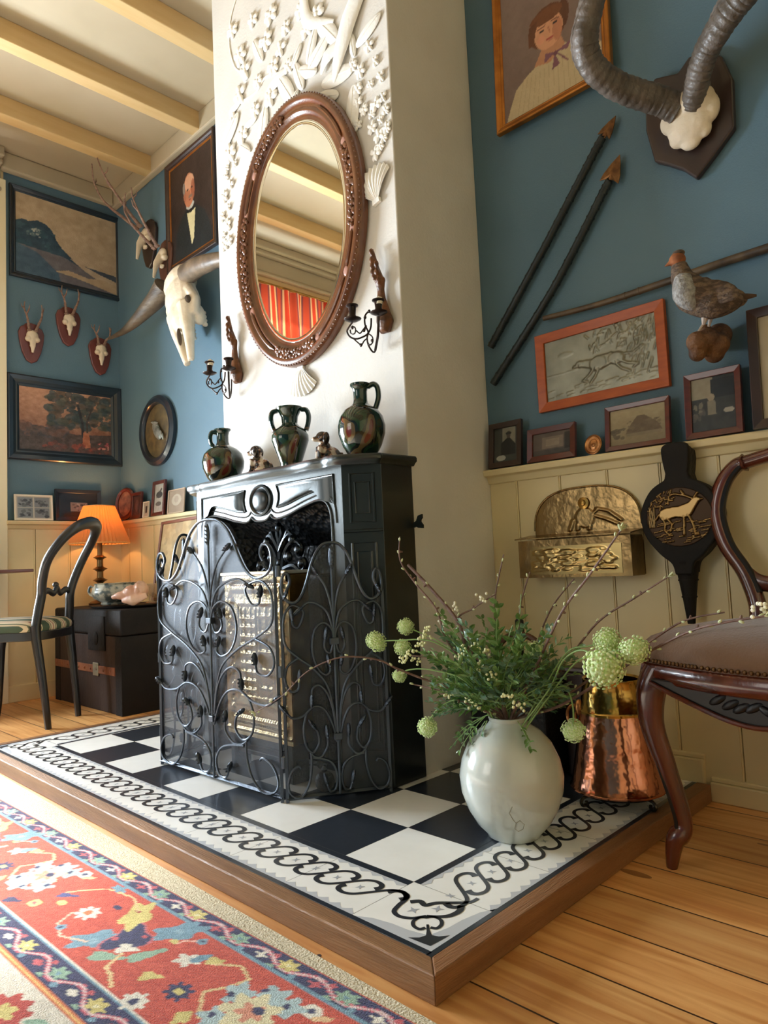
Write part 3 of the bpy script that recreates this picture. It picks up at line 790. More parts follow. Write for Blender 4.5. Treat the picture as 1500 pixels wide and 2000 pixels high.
# cast iron fire grate with a scrolled crest, standing in the opening
fg = thing('fire_grate', 'dark iron stove grate with a scrolled crest inside the fireplace opening', 'grate', (XC - .02, 1.44, ZT))
m = MB(); m.bx(-.24, .24, -.03, .08, .02, .60); m.build('body', M_irond, fg, smooth=False, bevel=.01)
for x in (-.2, .2):
    for y in (-.02, .07): MB().blob((x, y, .015), (.018, .018, .015)).build('foot', M_irond, fg)
M_crest = mat('polished_iron_scroll', (58, 64, 70), 0.25, 0.8)
m = MB()
cr = [[(-.01, .60), (-.02, .66), (-.05, .70), (-.09, .71), (-.115, .69), (-.105, .665), (-.085, .67)],
      [(0, .60), (0, .70), (-.012, .74), (0, .765), (.012, .74), (0, .70)],
      [(-.02, .62), (-.07, .63), (-.11, .61), (-.13, .63), (-.12, .65), (-.10, .64)],
      [(.0, .68), (.03, .72), (.06, .735), (.075, .72), (.065, .705)], [(.0, .68), (-.03, .72), (-.045, .745), (-.06, .735)]]
for c_ in cr:
    for s in (1, -1):
        sp = spline([(s * a, 0.0, b) for a, b in c_], 5); m.tube(sp, taper(.011, .006, len(sp)), 7, flat=1.3)
for s in (1, -1):
    for a, b in ((-.10, .68), (-.115, .635), (.07, .715), (0, .76), (0, .64), (-.05, .66), (.04, .66)): m.blob((s * a, -.006, b), (.014, .012, .018), nu=8, nv=6)
m.build('scrolled_crest', M_crest, fg)

# embossed brass log box in front of the grate
M_bremb = paintmat('embossed_brass', 0.24, bump=0.15, bscale=90, metal=1.0)
bl = thing('brass_log_box', 'tall embossed brass box with a house relief behind the fire screen', 'box', (-1.815, 1.265, ZT))
BW = .335
m = MB(); m.bx(-BW / 2, BW / 2, 0, .075, .11, .605); m.build('box_body', M_brass, bl, smooth=False, bevel=.003)
Ar = Art(120, 170, (0, 0, 0), 3)
Ar.a[:] = 20
Ar.rect(.2, .22, .8, .84, (60,) * 3); Ar.rect(.235, .25, .765, .815, (25,) * 3)
for i in range(9):
    z = .29 + i * .055; Ar.line([(.26, z), (.5, z)], .012, (120,) * 3, ax=.7)
    if i % 2 == 0: Ar.line([(.54, z + .02), (.74, z + .02)], .01, (110,) * 3, ax=.7)
for x in (.26, .33, .42, .5, .56, .66, .74): Ar.line([(x, .27), (x, .79)], .010, (95,) * 3, ax=.7)
for t in range(26):
    a = t / 26 * 2 * PI
    for (x, z) in ((.1, .05 + t * .036), (.9, .05 + t * .036)): Ar.ell(x + .02 * math.sin(t * 2.1), z, .035, .020, (120,) * 3, rot=t)
    Ar.ell(.08 + t * .034, .92, .022, .024, (120,) * 3, rot=t * 1.3); Ar.ell(.08 + t * .034, .1, .022, .022, (110,) * 3, rot=t * 1.7)
for b in ((.02, .98), (.98, .02)): pass
Ar.rect(0, .955, 1, 1, (150,) * 3); Ar.rect(0, .185, 1, .205, (6,) * 3); Ar.rect(0, .03, 1, .045, (130,) * 3)
hgt = Ar.a[..., 0] / 255 * .016
for _ in range(2): hgt[1:-1, 1:-1] = (hgt[1:-1, 1:-1] * 2 + hgt[:-2, 1:-1] + hgt[2:, 1:-1] + hgt[1:-1, :-2] + hgt[1:-1, 2:]) / 6
Ac = Art(120, 170, (182, 160, 120), 4); Ac.noise(30, 14)
Ac.mesh('embossed_front', BW, .495, M_bremb, bl, (0, -.001, .3575), relief=hgt)
m = MB(); m.bx(-BW / 2 - .004, BW / 2 + .004, -.016, .08, .605, .617); m.build('lid_rim', mat('pale_brass', (232, 216, 180), .3, 1.0), bl, smooth=False, bevel=.003)
m = MB()
for x in (-BW / 2 + .02, BW / 2 - .02): m.bx(x - .012, x + .012, 0.0, .06, 0, .11)
m.bx(-BW / 2, BW / 2, .01, .05, .05, .065); m.build('stand', M_irond, bl, smooth=False, bevel=.003)
m = MB(); m.blob((0, 0, .028), .028); m.lathe([(.004, .05), (.01, .06), (.004, .07)], 12)
an = tag(m.build('andiron', M_irond), 'small black iron ball firedog on the tiles inside the fire screen', 'firedog'); an.location = (-1.54, 1.285, ZT)

# ================================================================ FIRE SCREEN
M_wi = mat('graphite_wrought_iron', (76, 84, 94), 0.36, 0.8, bump=.1, bscale=200)
M_mesh = mat('fine_wire_mesh', (76, 82, 90), 0.5, 0.5, alpha=0.56)
SC = dict(
 arch=[(0.324, 0.782), (0.27, 0.776), (0.225, 0.750), (0.192, 0.711), (0.165, 0.666), (0.130, 0.622), (0.088, 0.600), (0.040, 0.606), (0.011, 0.631), (0.010, 0.666), (0.025, 0.689), (0.048, 0.689), (0.060, 0.665), (0.043, 0.641)],
 s4=[(0.322, 0.512), (0.308, 0.58), (0.277, 0.643), (0.228, 0.685)],
 s5=[(0.316, 0.499), (0.285, 0.561), (0.228, 0.59), (0.168, 0.598), (0.123, 0.582)],
 s6=[(0.309, 0.211), (0.294, 0.277), (0.263, 0.343), (0.183, 0.395), (0.097, 0.43), (0.024, 0.468), (0.010, 0.515), (0.020, 0.563), (0.059, 0.59), (0.104, 0.586), (0.135, 0.569), (0.121, 0.540), (0.098, 0.523), (0.072, 0.529), (0.066, 0.549)],
 s7=[(0.315, 0.475), (0.303, 0.512), (0.26, 0.533), (0.207, 0.517), (0.184, 0.472), (0.19, 0.427), (0.218, 0.39), (0.259, 0.373), (0.288, 0.384), (0.285, 0.402)],
 s7b=[(0.314, 0.475), (0.296, 0.443), (0.273, 0.443), (0.257, 0.461), (0.264, 0.487)],
 s8=[(0.097, 0.43), (0.031, 0.408), (0.012, 0.367), (0.041, 0.332), (0.087, 0.335), (0.097, 0.362)],
 s9=[(0.309, 0.199), (0.293, 0.271), (0.262, 0.318), (0.216, 0.343), (0.176, 0.334), (0.169, 0.311)],
 s10=[(0.313, 0.169), (0.28, 0.233), (0.236, 0.272), (0.177, 0.28), (0.115, 0.255), (0.051, 0.25), (0.015, 0.267)],
 s11=[(0.134, 0.264), (0.113, 0.217), (0.123, 0.166), (0.165, 0.143), (0.202, 0.169), (0.198, 0.2), (0.183, 0.214)],
 s12=[(0.147, 0.143), (0.176, 0.129), (0.218, 0.13), (0.254, 0.157), (0.255, 0.187)],
 s13=[(0.153, 0.138), (0.151, 0.093), (0.13, 0.046), (0.083, 0.014), (0.028, 0.023), (0.010, 0.053), (0.031, 0.09), (0.072, 0.106), (0.089, 0.098)],
 s14=[(0.164, 0.127), (0.241, 0.118), (0.285, 0.1), (0.306, 0.066), (0.293, 0.028), (0.259, 0.023), (0.243, 0.046)])
LEAF = {'s4', 's5', 's6', 's7', 's7b', 's8', 's9', 's10', 's11', 's12', 's14', 'arch'}
PWD = .6391
scr = thing('fire_screen', 'three fold wrought iron fire screen with leafy scrollwork over fine mesh', 'fire screen', (-1.88, 1.15, ZT))
def panel(A_, B_, zs=1.0, vis=True):
    A_ = Vector((A_[0], A_[1], ZT)); B_ = Vector((B_[0], B_[1], ZT)); d = B_ - A_; wq = d.length; d.normalize()
    nrm = Vector((d.y, -d.x, 0)); sx = wq / PWD
    def P(s, z, o=0.0): return A_ + d * (s * sx) + Vector((0, 0, z * zs)) + nrm * o
    pn = D.objects.new('panel_x', None); pn = None
    m = MB()
    for s in (0.004, PWD - .004): m.tube([P(s, 0), P(s, .655)], .0055, 4)
    m.tube([P(0, .012), P(PWD, .012)], .006, 4)
    fr_ = m.build('panel_frame', M_wi, scr, smooth=False, world=True)
    # mesh panel, cut to the arch
    top = [(p.x, p.z) for p in spline([(a, 0, b) for a, b in SC['arch'][:9]], 5)]
    left = list(reversed(top)); left = [(0.005, .63)] + left
    allp = left + [(PWD - a, b) for a, b in reversed(left)]
    prof = [P(a, 0.014, -.004) for a, b in allp] + []
    m = MB(); n_ = len(allp)
    m.add([P(a, 0.014, -.004) for a, b in allp] + [P(a, b, -.004) for a, b in allp], [(i, i + 1, n_ + i + 1, n_ + i) for i in range(n_ - 1)])
    m.build('wire_mesh', M_mesh, fr_, smooth=False, world=True)
    m = MB(); lf = MB()
    for mir in (0, 1):
        def q(a): return PWD - a if mir else a
        for k_, pts in SC.items():
            sp = spline([P(q(a), b, 0.006) for a, b in pts], 5)
            r0 = .0034 if k_ != 'arch' else .0045
            m.tube(sp, r0, 7)
            if k_ in LEAF:
                e = sp[-1]; t_ = (sp[-1] - sp[-4]).normalized()
                rot = t_.to_track_quat('Z', 'Y').to_matrix()
                lf.blob(e + t_ * .012, (.010, .006, .019), rot, 8, 6)
                for g_ in (-1, 0, 1):
                    lf.blob(e + t_ * (.008 + .010 * g_) + nrm * .005, (.009 - .001 * abs(g_), .003, .003), rot, 6, 4)
    m.tube([P(PWD / 2, .012, .006), P(PWD / 2, .74, .006)], .0038, 8)
    e = P(PWD / 2, .735, .008); lf.blob(e, (.009, .007, .034), None, 8, 8)
    for g_ in range(5): lf.blob(e + Vector((0, 0, -.024 + g_ * .012)) + nrm * .004, (.010, .004, .003), Matrix.Rotation(.5, 3, 'Y'), 6, 4)
    m.build('scrollwork', M_wi, fr_, world=True); lf.build('leaves', M_wi, fr_, world=True)
    rz_ = math.atan2(d.y, d.x)
    for z, w_ in ((.475, .026), (.185, .022)): MB().box(P(PWD / 2, z, .006), (w_, .016, .018), Matrix.Rotation(rz_, 3, 'Z')).build('collar', M_wi, fr_, smooth=False, bevel=.002, world=True)
panel((-2.198, 1.142), (-1.559, 1.155))
panel((-1.549, 1.160), (-1.392, 1.398), 0.88)
panel((-2.30, 1.405), (-2.203, 1.152), 0.97)
for z in (.09, .33, .60):
    for hx_, hy_ in ((-1.553, 1.158), (-2.201, 1.147)): MB().tube([(hx_, hy_, ZT + z), (hx_, hy_, ZT + z + .03)], .008, 8).build('hinge', M_wi, scr, world=True)

# ================================================================ MIRROR
M_mah = mat('carved_mahogany', (112, 66, 32), 0.34, c2=(92, 50, 24), scale=6, stretch=(3, 3, 3), coat=.5, bump=.1, bscale=60)
M_worn = mat('worn_gesso', (176, 132, 118), 0.45)
M_mir = mat('mirror_glass', (226, 228, 222), 0.015, 1.0)
mr = thing('oval_mirror', 'tall oval mirror in a carved dark wood frame hanging on the chimney breast', 'mirror', (-1.885, 1.553, 1.863))
rx, rz_ = .354, .487
prof = [(0, .002), (0, .026), (.008, .036), (.022, .040), (.030, .034), (.036, .028), (.052, .026), (.058, .030), (.064, .028), (.068, .020), (.080, .016), (.086, .018), (.093, .012), (.093, .002)]
m = MB(); m.eframe(rx, rz_, prof, n=96)
for i in range(150):
    t = 2 * PI * i / 150; m.blob(((rx - .006) * math.cos(t), -.032, (rz_ - .006) * math.sin(t)), .0045, nu=6, nv=4)
m.build('frame', M_mah, mr, angle=60)
m = MB(); m.disc((0, -.012, 0), rx - .090, rz_ - .090, .002, 96); m.build('glass', M_mir, mr, smooth=False)
m = MB(); m.eframe(rx - .088, rz_ - .088, [(0, .010), (0, .0165), (.004, .0175), (.016, .0145), (.017, .010)], n=96); m.build('bevel_edge', M_mir, mr)
rr = random.Random(3)
for (a0, a1) in ((98, 135), (-12, 26), (160, 208), (-112, -72)):
    m = MB(); nq = 46
    for i in range(nq):
        t = R(a0 + (a1 - a0) * i / nq); k_ = .045 + .013 * math.sin(i * 1.7)
        m.blob(((rx - k_) * math.cos(t), -.030, (rz_ - k_) * math.sin(t)), (.007 + .005 * rr.random(), .008, .007 + .006 * rr.random()), Matrix.Rotation(rr.random() * 3, 3, 'Y'), 7, 5)
    m.build('carved_spray', M_mah, mr)
for (a0, a1) in ((140, 158), (30, 60), (-30, -14), (-68, -35), (-150, -116)):
    m = MB(); sp = [((rx - .044) * math.cos(R(a0 + (a1 - a0) * i / 10)), -.029, (rz_ - .044) * math.sin(R(a0 + (a1 - a0) * i / 10))) for i in range(11)]
    m.tube(sp, [.002] + [.0075] * 9 + [.002], 8); m.build('carved_reed', M_mah, mr)
for a in (137, 158, 27, -14, -32, -70, -113, 210):
    t = R(a); MB().blob(((rx - .044) * math.cos(t), -.026, (rz_ - .044) * math.sin(t)), (.014, .004, .018), None, 12, 6).build('worn_patch', M_worn, mr)

# ================================================================ SCONCES
M_csc = mat('carved_brown_wood', (112, 66, 26), 0.45, c2=(74, 42, 18), scale=30, bump=.4, bscale=60)
M_bronze = mat('dark_bronze', (52, 42, 38), 0.35, 0.8)
sc0 = thing('wall_sconce', 'two armed candle sconce on the wall right of the mirror', 'sconce', (-1.5018,1.553,1.4104), 0, 'carved sconces flanking the oval mirror')
m = MB()
pts = [(-1.5066,1.535,1.6637),(-1.4987,1.53,1.636),(-1.4919,1.53,1.5972),(-1.4874,1.535,1.5672),(-1.4775,1.535,1.5442),(-1.4816,1.54,1.5237),(-1.4813,1.54,1.4923),(-1.4751,1.538,1.4522),(-1.4683,1.538,1.4176),(-1.4779,1.542,1.3999),(-1.495,1.545,1.3904)]
m.tube(pts, [.004, .009, .013, .017, .018, .013, .016, .024, .031, .026, .008], 12, flat=.7)
for i, p in enumerate([(-1.502,1.525,1.6491),(-1.4964,1.52,1.6191),(-1.4954,1.52,1.5989),(-1.4944,1.52,1.5787),(-1.4905,1.522,1.5631),(-1.4763,1.52,1.576),(-1.4789,1.522,1.6021),(-1.4741,1.525,1.547),(-1.466,1.535,1.5487)]):
    m.blob(p, (.008, .009, .012), None, 8, 6)
m.build('carved_bracket', M_csc, sc0, remesh=.003, world=True)
def cup(pan, topp):
    pan = Vector(pan); topp = Vector(topp); h = topp.z - pan.z
    m = MB(); m.lathe([(.001, 0), (.012, .001), (.026, .008), (.027, .010), (.012, .006), (.010, .012), (.013, .016), (.010, .022), (.0125, h * .9), (.019, h), (.019, h + .003), (.012, h + .002), (.010, h - .02), (.001, h - .022)], 24, c=pan)
    m.build('candle_cup', M_bronze, sc0, world=True)
cup((-1.5212,1.45,1.4115), (-1.5158,1.45,1.4615)); cup((-1.4422,1.485,1.4177), (-1.4393,1.485,1.4629))
m = MB()
def arm(p, r=.0028):
    sp = spline(p, 5); m.tube(sp, r, 7)
arm([(-1.5236,1.45,1.4106),(-1.5406,1.45,1.3991),(-1.5515,1.453,1.3898),(-1.5439,1.458,1.3725),(-1.5242,1.465,1.3623),(-1.5047,1.475,1.3656),(-1.4941,1.485,1.3745),(-1.4895,1.495,1.3947),(-1.4905,1.5,1.4252)])
arm([(-1.5243,1.45,1.3995),(-1.511,1.45,1.3894),(-1.5164,1.452,1.3752),(-1.5324,1.452,1.3779),(-1.5362,1.452,1.3919)], .0022)
arm([(-1.5123,1.453,1.384),(-1.5021,1.46,1.3731),(-1.4938,1.468,1.3853),(-1.4869,1.475,1.3961)], .0022)
arm([(-1.4979,1.5,1.4517),(-1.5119,1.495,1.4383),(-1.5086,1.49,1.4086),(-1.4965,1.49,1.3826),(-1.5022,1.49,1.3647),(-1.509,1.5,1.3475),(-1.5095,1.515,1.3309),(-1.5111,1.53,1.3309),(-1.5055,1.535,1.355),(-1.4928,1.53,1.4031)])
arm([(-1.5325,1.462,1.3638),(-1.5211,1.47,1.3495),(-1.513,1.475,1.342),(-1.5061,1.48,1.3541),(-1.4949,1.485,1.3618)], .0022)
arm([(-1.4947,1.49,1.3757),(-1.4847,1.495,1.3643),(-1.4884,1.5,1.3502),(-1.5024,1.5,1.3441),(-1.5088,1.498,1.3551)], .0022)
arm([(-1.4446,1.485,1.4152),(-1.4482,1.487,1.3896),(-1.4602,1.495,1.3626),(-1.4806,1.51,1.3502),(-1.5085,1.53,1.3352)], .0042)
for p in [(-1.498,1.5,1.4501),(-1.5122,1.495,1.4335),(-1.5069,1.49,1.3984),(-1.5153,1.475,1.3426),(-1.4874,1.497,1.3542),(-1.5245,1.45,1.3947),(-1.4918,1.468,1.3816)]: m.blob(p, (.006, .004, .006), None, 7, 5)
m.build('scrolled_arms', M_bronze, sc0, world=True)
sc1 = dup(sc0, sc0.location + Vector((-.817, 0, .017)), label='two armed candle sconce on the wall left of the mirror, above the left jug')
M_wax = mat('ivory_wax', (236, 228, 208), 0.5)
def stub(p, lab):
    o = MB().lathe([(.0115, 0), (.0115, .018), (.009, .021), (.0015, .021), (.0015, .026)], 14).build('candle_stub', M_wax)
    tag(o, lab, 'candle'); o.location = p
p0 = Vector((-1.4393,1.485,1.4629)); stub(p0 + Vector((0, 0, -.012)), 'white candle stub in the inner cup of the sconce right of the mirror')
p1 = Vector((-1.5158,1.45,1.4615)) + Vector((-.817, 0, .017)); stub(p1 + Vector((0, 0, -.012)), 'white candle stub in the outer cup of the sconce left of the mirror')

# ================================================================ JUGS AND DOGS ON THE SHELF
def glaze_mat():
    m = mat('marbled_glaze', (30, 60, 44), 0.08, coat=.6)
    nt = m.node_tree; N = nt.nodes; L = nt.links
    tc = N.new('ShaderNodeTexCoord'); n = N.new('ShaderNodeTexNoise'); n.inputs['Scale'].default_value = 13; n.inputs['Detail'].default_value = .5; n.inputs['Distortion'].default_value = .5
    L.new(tc.outputs['Object'], n.inputs['Vector'])
    r = N.new('ShaderNodeValToRGB'); e = r.color_ramp.elements; r.color_ramp.interpolation = 'CONSTANT'
    e[0].position = 0; e[0].color = (*lin((16, 38, 30)), 1); e[1].position = .40; e[1].color = (*lin((28, 58, 40)), 1)
    for p, c in ((.48, (20, 26, 22)), (.53, (98, 80, 52)), (.60, (96, 34, 26)), (.67, (18, 40, 32))):
        k = e.new(p); k.color = (*lin(c), 1)
    L.new(n.outputs['Fac'], r.inputs[0])
    # the neck is plain dark green
    sp = N.new('ShaderNodeSeparateXYZ'); L.new(tc.outputs['Object'], sp.inputs[0])
    gt = N.new('ShaderNodeMath'); gt.operation = 'GREATER_THAN'; gt.inputs[1].default_value = .148; L.new(sp.outputs['Z'], gt.inputs[0])
    mx = N.new('ShaderNodeMixRGB'); mx.inputs[2].default_value = (*lin((22, 48, 40)), 1)
    L.new(gt.outputs[0], mx.inputs[0]); L.new(r.outputs[0], mx.inputs[1]); L.new(mx.outputs[0], N['Principled BSDF'].inputs['Base Color'])
    return m
M_glz = glaze_mat()
def jug(name, lab, loc, prof, handles, cat='jug'):
    t = thing(name, lab, cat, loc)
    m = MB(); m.lathe(prof, 40); m.build('body', M_glz, t)
    for h in handles:
        sp = spline(h, 6); mm = MB(); mm.tube(sp, [.0085] * len(sp), 10, flat=1.4); mm.build('handle', M_glz, t)
    return t
cu, su = .7103, .7024
def hd(s, pts): return [(s * a * cu, s * a * su, z) for a, z in pts]
SZ = .985
def onshelf(x, y): return (x, y, SZ)
jug('glazed_jug', 'large round marbled jug with red and green glaze standing rightmost on the shelf', onshelf(-1.49, 1.438),
    [(.001, .001), (.036, 0), (.04, .004), (.058, .035), (.070, .07), (.072, .095), (.066, .122), (.052, .143), (.034, .155), (.024, .163), (.021, .175), (.021, .20), (.024, .212), (.030, .218), (.030, .224), (.025, .224), (.018, .214), (.016, .18), (.001, .178)],
    [hd(1, [(.022, .214), (.040, .222), (.052, .212), (.054, .18), (.044, .148)])])
jug('glazed_jug', 'round marbled jug below the left sconce on the left end of the shelf', onshelf(-2.245, 1.440),
    [(.001, .001), (.036, 0), (.04, .004), (.060, .03), (.075, .065), (.078, .09), (.071, .118), (.055, .136), (.036, .147), (.026, .153), (.022, .165), (.022, .19), (.025, .204), (.031, .209), (.031, .214), (.026, .214), (.018, .205), (.017, .18), (.001, .178)],
    [hd(-1, [(.022, .202), (.038, .204), (.046, .19), (.045, .165), (.034, .150)])])
jug('glazed_vase', 'tall dark marbled vase with two handles in the middle of the shelf', onshelf(-1.835, 1.438),
    [(.001, .001), (.036, 0), (.038, .004), (.034, .012), (.036, .03), (.050, .07), (.062, .105), (.062, .122), (.050, .142), (.032, .155), (.026, .163), (.028, .185), (.038, .205), (.044, .213), (.044, .218), (.038, .217), (.024, .19), (.020, .165), (.001, .16)],
    [hd(1, [(.040, .210), (.056, .208), (.064, .190), (.062, .165), (.054, .138)]), hd(-1, [(.040, .210), (.056, .204), (.062, .188), (.060, .162), (.052, .140)])], 'vase')
M_dog = mat('spotted_glazed_pottery', (222, 206, 188), .2, c2=(36, 26, 24), scale=34, lo=.44, hi=.52, coat=.5, c3=(150, 104, 80))
def dogf(lab, loc, rz):
    t = thing('pottery_dog', lab, 'figurine', loc, rz, 'pair of pottery dogs on the shelf')
    m = MB()
    m.blob((0, .012, .03), (.024, .034, .030)); m.blob((0, -.006, .048), (.021, .022, .030)); m.blob((0, -.012, .088), (.022, .022, .020))
    m.blob((0, -.034, .082), (.011, .014, .009)); m.tube([(-.012, -.022, .06), (-.013, -.028, .02), (-.013, -.036, .004)], [.010, .007, .008]); m.tube([(.012, -.022, .06), (.013, -.028, .02), (.013, -.036, .004)], [.010, .007, .008])
    m.blob((-.024, .01, .014), (.012, .024, .014)); m.blob((.024, .01, .014), (.012, .024, .014)); m.tube([(0, .04, .01), (.012, .05, .02), (.01, .046, .04)], [.008, .008, .004])
    m.blob((0, 0, .003), (.034, .044, .006)); m.blob((0, -.016, .05), (.014, .012, .02))
    m.build('body', M_dog, t, remesh=.0025)
    e = MB()
    for s in (1, -1): e.blob((s * .021, -.006, .082), (.007, .011, .020), Matrix.Rotation(.25 * s, 3, 'Y'))
    e.build('ears', mat('dark_dog_ears', (44, 30, 26), .2, coat=.5), t)
    return t
dogf('spotted sitting pottery dog between the two handled vase and the right jug', onshelf(-1.655, 1.44), R(-25))
dogf('spotted sitting pottery dog partly hidden left of the two handled vase', onshelf(-1.965, 1.405), R(-60))

# ================================================================ PLASTER RELIEFS
M_pl = mat('white_plaster_cast', (240, 238, 232), .7, bump=.15, bscale=90)
def scallop(name, lab, loc, w_, h_, rot):
    nr, na = 14, 60; vs = []
    for i in range(nr + 1):
        t = i / nr
        for k_ in range(na + 1):
            a = -1.15 + 2.3 * k_ / na
            rad = t * h_ * (1 - .10 * abs(a) ** 2 * .6) * (1 + .018 * math.cos(a * 26) * t)
            x = rad * math.sin(a) * (w_ / h_) * .62; z = -rad * math.cos(a * .72)
            y = -(.020 * math.sin(min(1, t * 1.02) * PI * .93) ** .8 * (1 - .35 * abs(a)) + .0025 * t * math.cos(a * 26)) - .001
            vs.append((x, y, z))
    m = MB(); m.add(vs, [(i * (na + 1) + k_, i * (na + 1) + k_ + 1, (i + 1) * (na + 1) + k_ + 1, (i + 1) * (na + 1) + k_) for i in range(nr) for k_ in range(na)])
    m.box((0, -.006, -.004), (.03, .012, .016))
    o = m.build(name, M_pl); tag(o, lab, 'shell'); o.location = loc; o.rotation_euler = (0, rot, 0)
scallop('plaster_scallop', 'white plaster scallop shell fixed just below the mirror', (-1.897, 1.553, 1.378), .155, .108, 0.05)
scallop('plaster_scallop', 'white plaster scallop shell on the wall right of the mirror', (-1.488, 1.553, 1.812), .15, .125, R(180 - 12))
pr = thing('plaster_relief', 'white plaster relief of flowers, leaves and fish around the top of the mirror', 'wall relief', (-1.9, 1.553, 2.5))
def rose(p, s, k_):
    m = MB(); rr = random.Random(k_)
    np_ = 5 + k_ % 3
    for i in range(np_):
        a = 2 * PI * i / np_ + rr.random()
        m.blob((s * .55 * math.cos(a), -.006, s * .55 * math.sin(a)), (s * .5, .007 + s * .1, s * .32), Matrix.Rotation(-a, 3, 'Y'), 8, 6)
    m.blob((0, -.012, 0), (s * .28, s * .25, s * .28), None, 8, 6)
    o = m.build('flower', M_pl, pr); o.location = Vector(p) - Vector(pr.location)
def leafr(p, s, rot):
    m = MB(); m.blob((0, -.005, 0), (s * .38, .010, s), None, 10, 8); m.blob((0, -.010, 0), (s * .05, .008, s * .9), None, 6, 6)
    o = m.build('leaf', M_pl, pr); o.location = Vector(p) - Vector(pr.location); o.rotation_euler = (0, rot, 0)
k_ = 0
for p in [(-2.2601,1.553,2.8547),(-2.2124,1.553,2.7178),(-2.1189,1.553,2.8128),(-2.0041,1.553,2.7635),(-1.915,1.553,2.6585),(-1.8237,1.553,2.6722),(-2.0415,1.553,2.6826),(-1.9495,1.553,2.5985),(-2.181,1.553,2.6357),(-2.0991,1.553,2.5488),(-1.9996,1.553,2.556),(-2.2208,1.553,2.5607),(-2.1217,1.553,2.446),(-2.0219,1.553,2.446),(-2.2797,1.553,2.4829),(-2.2122,1.553,2.3855),(-2.305,1.553,2.3541),(-1.8,1.553,2.5799),(-1.7418,1.553,2.6023),(-1.9084,1.553,2.5052)]:
    k_ += 1; rose(p, .030 + .014 * (k_ * 7 % 5) / 4, k_)
for p in [(-1.4939,1.553,2.3442),(-1.4674,1.553,2.2768),(-1.5389,1.553,2.2816),(-1.4482,1.553,2.2143),(-1.495,1.553,2.2137),(-1.5545,1.553,2.228),(-1.4413,1.553,2.1422),(-1.4764,1.553,2.1347),(-1.5304,1.553,2.145),(-1.4571,1.553,2.0735),(-1.4971,1.553,2.0675),(-1.4329,1.553,2.0953),(-1.467,1.553,2.0272),(-1.4322,1.553,2.0357),(-1.4945,1.553,2.1094),(-1.5572,1.553,2.1851),(-1.4624,1.553,1.9909),(-1.4865,1.553,1.9766),(-1.562,1.553,2.1081),(-1.4453,1.553,2.0083),(-1.5737,1.553,2.3187)]:
    k_ += 1; rose(p, .016 + .010 * (k_ * 3 % 5) / 4, k_)
for p in [(-2.3267,1.553,2.2988),(-2.3044,1.553,2.2243),(-2.3512,1.553,2.1899),(-2.324,1.553,2.1355),(-2.3705,1.553,2.1108),(-2.3351,1.553,2.0646),(-2.3669,1.553,2.0335),(-2.3238,1.553,1.9961),(-2.3617,1.553,1.9884),(-2.2712,1.553,2.2956),(-2.3357,1.553,2.2702)]:
    k_ += 1; rose(p, .016 + .006 * (k_ % 3), k_)
k_ = 0
for p in [(-1.9874,1.553,2.4885),(-1.9283,1.553,2.4267),(-1.8623,1.553,2.5187),(-1.8088,1.553,2.4304),(-2.0765,1.553,2.351),(-2.158,1.553,2.4119),(-1.8524,1.553,2.435),(-1.7506,1.553,2.4551),(-2.1977,1.553,2.3257),(-1.7756,1.553,2.5077),(-1.6502,1.553,2.3246),(-1.5694,1.553,2.3881),(-1.4953,1.553,2.3978),(-1.6919,1.553,2.5153),(-1.8867,1.553,2.3557),(-1.7061,1.553,2.2807),(-1.5829,1.553,2.1717),(-2.259,1.553,2.5266),(-2.0924,1.553,2.6705),(-2.3006,1.553,2.4389)]:
    k_ += 1; leafr(p, .045 + .02 * (k_ % 3), k_ * 1.3)
for (pts, rr_) in (([(-1.5207,1.54,2.5482),(-1.5689,1.535,2.486),(-1.6058,1.53,2.4153),(-1.6351,1.53,2.3596),(-1.6628,1.54,2.3068)], (.034, .038, .034, .024, .005)), ([(-1.6294,1.54,2.4252),(-1.6907,1.535,2.4119),(-1.7264,1.54,2.3692)], (.02, .025, .004)), ([(-1.8052,1.54,2.7118),(-1.7828,1.54,2.601),(-1.6552,1.545,2.5261)], (.02, .028, .006))):
    sp = spline(pts, 5); rv = [np.interp(i / (len(sp) - 1), np.linspace(0, 1, len(rr_)), rr_) for i in range(len(sp))]
    m = MB(); m.tube(sp, rv, 14, flat=.5); m.build('fish', M_pl, pr, world=True)
for (a, b) in (((690, 50), (735, 60)), ((672, 85), (690, 120)), ((720, 40), (690, 42))):
    pass
m = MB(); sp = spline([(-2.2354,1.553,2.9716),(-2.276,1.553,2.9084),(-2.2889,1.553,2.8054),(-2.2572,1.553,2.6995),(-2.2157,1.553,2.6549)], 6); m.tube(sp, .004, 6); sp = spline([(-2.2224,1.553,2.5294),(-2.1178,1.553,2.517),(-2.0493,1.553,2.5424),(-1.9244,1.553,2.4942)], 6); m.tube(sp, .005, 6)
m.build('stem', M_pl, pr, world=True)
pr.scale = (1, .6, 1)

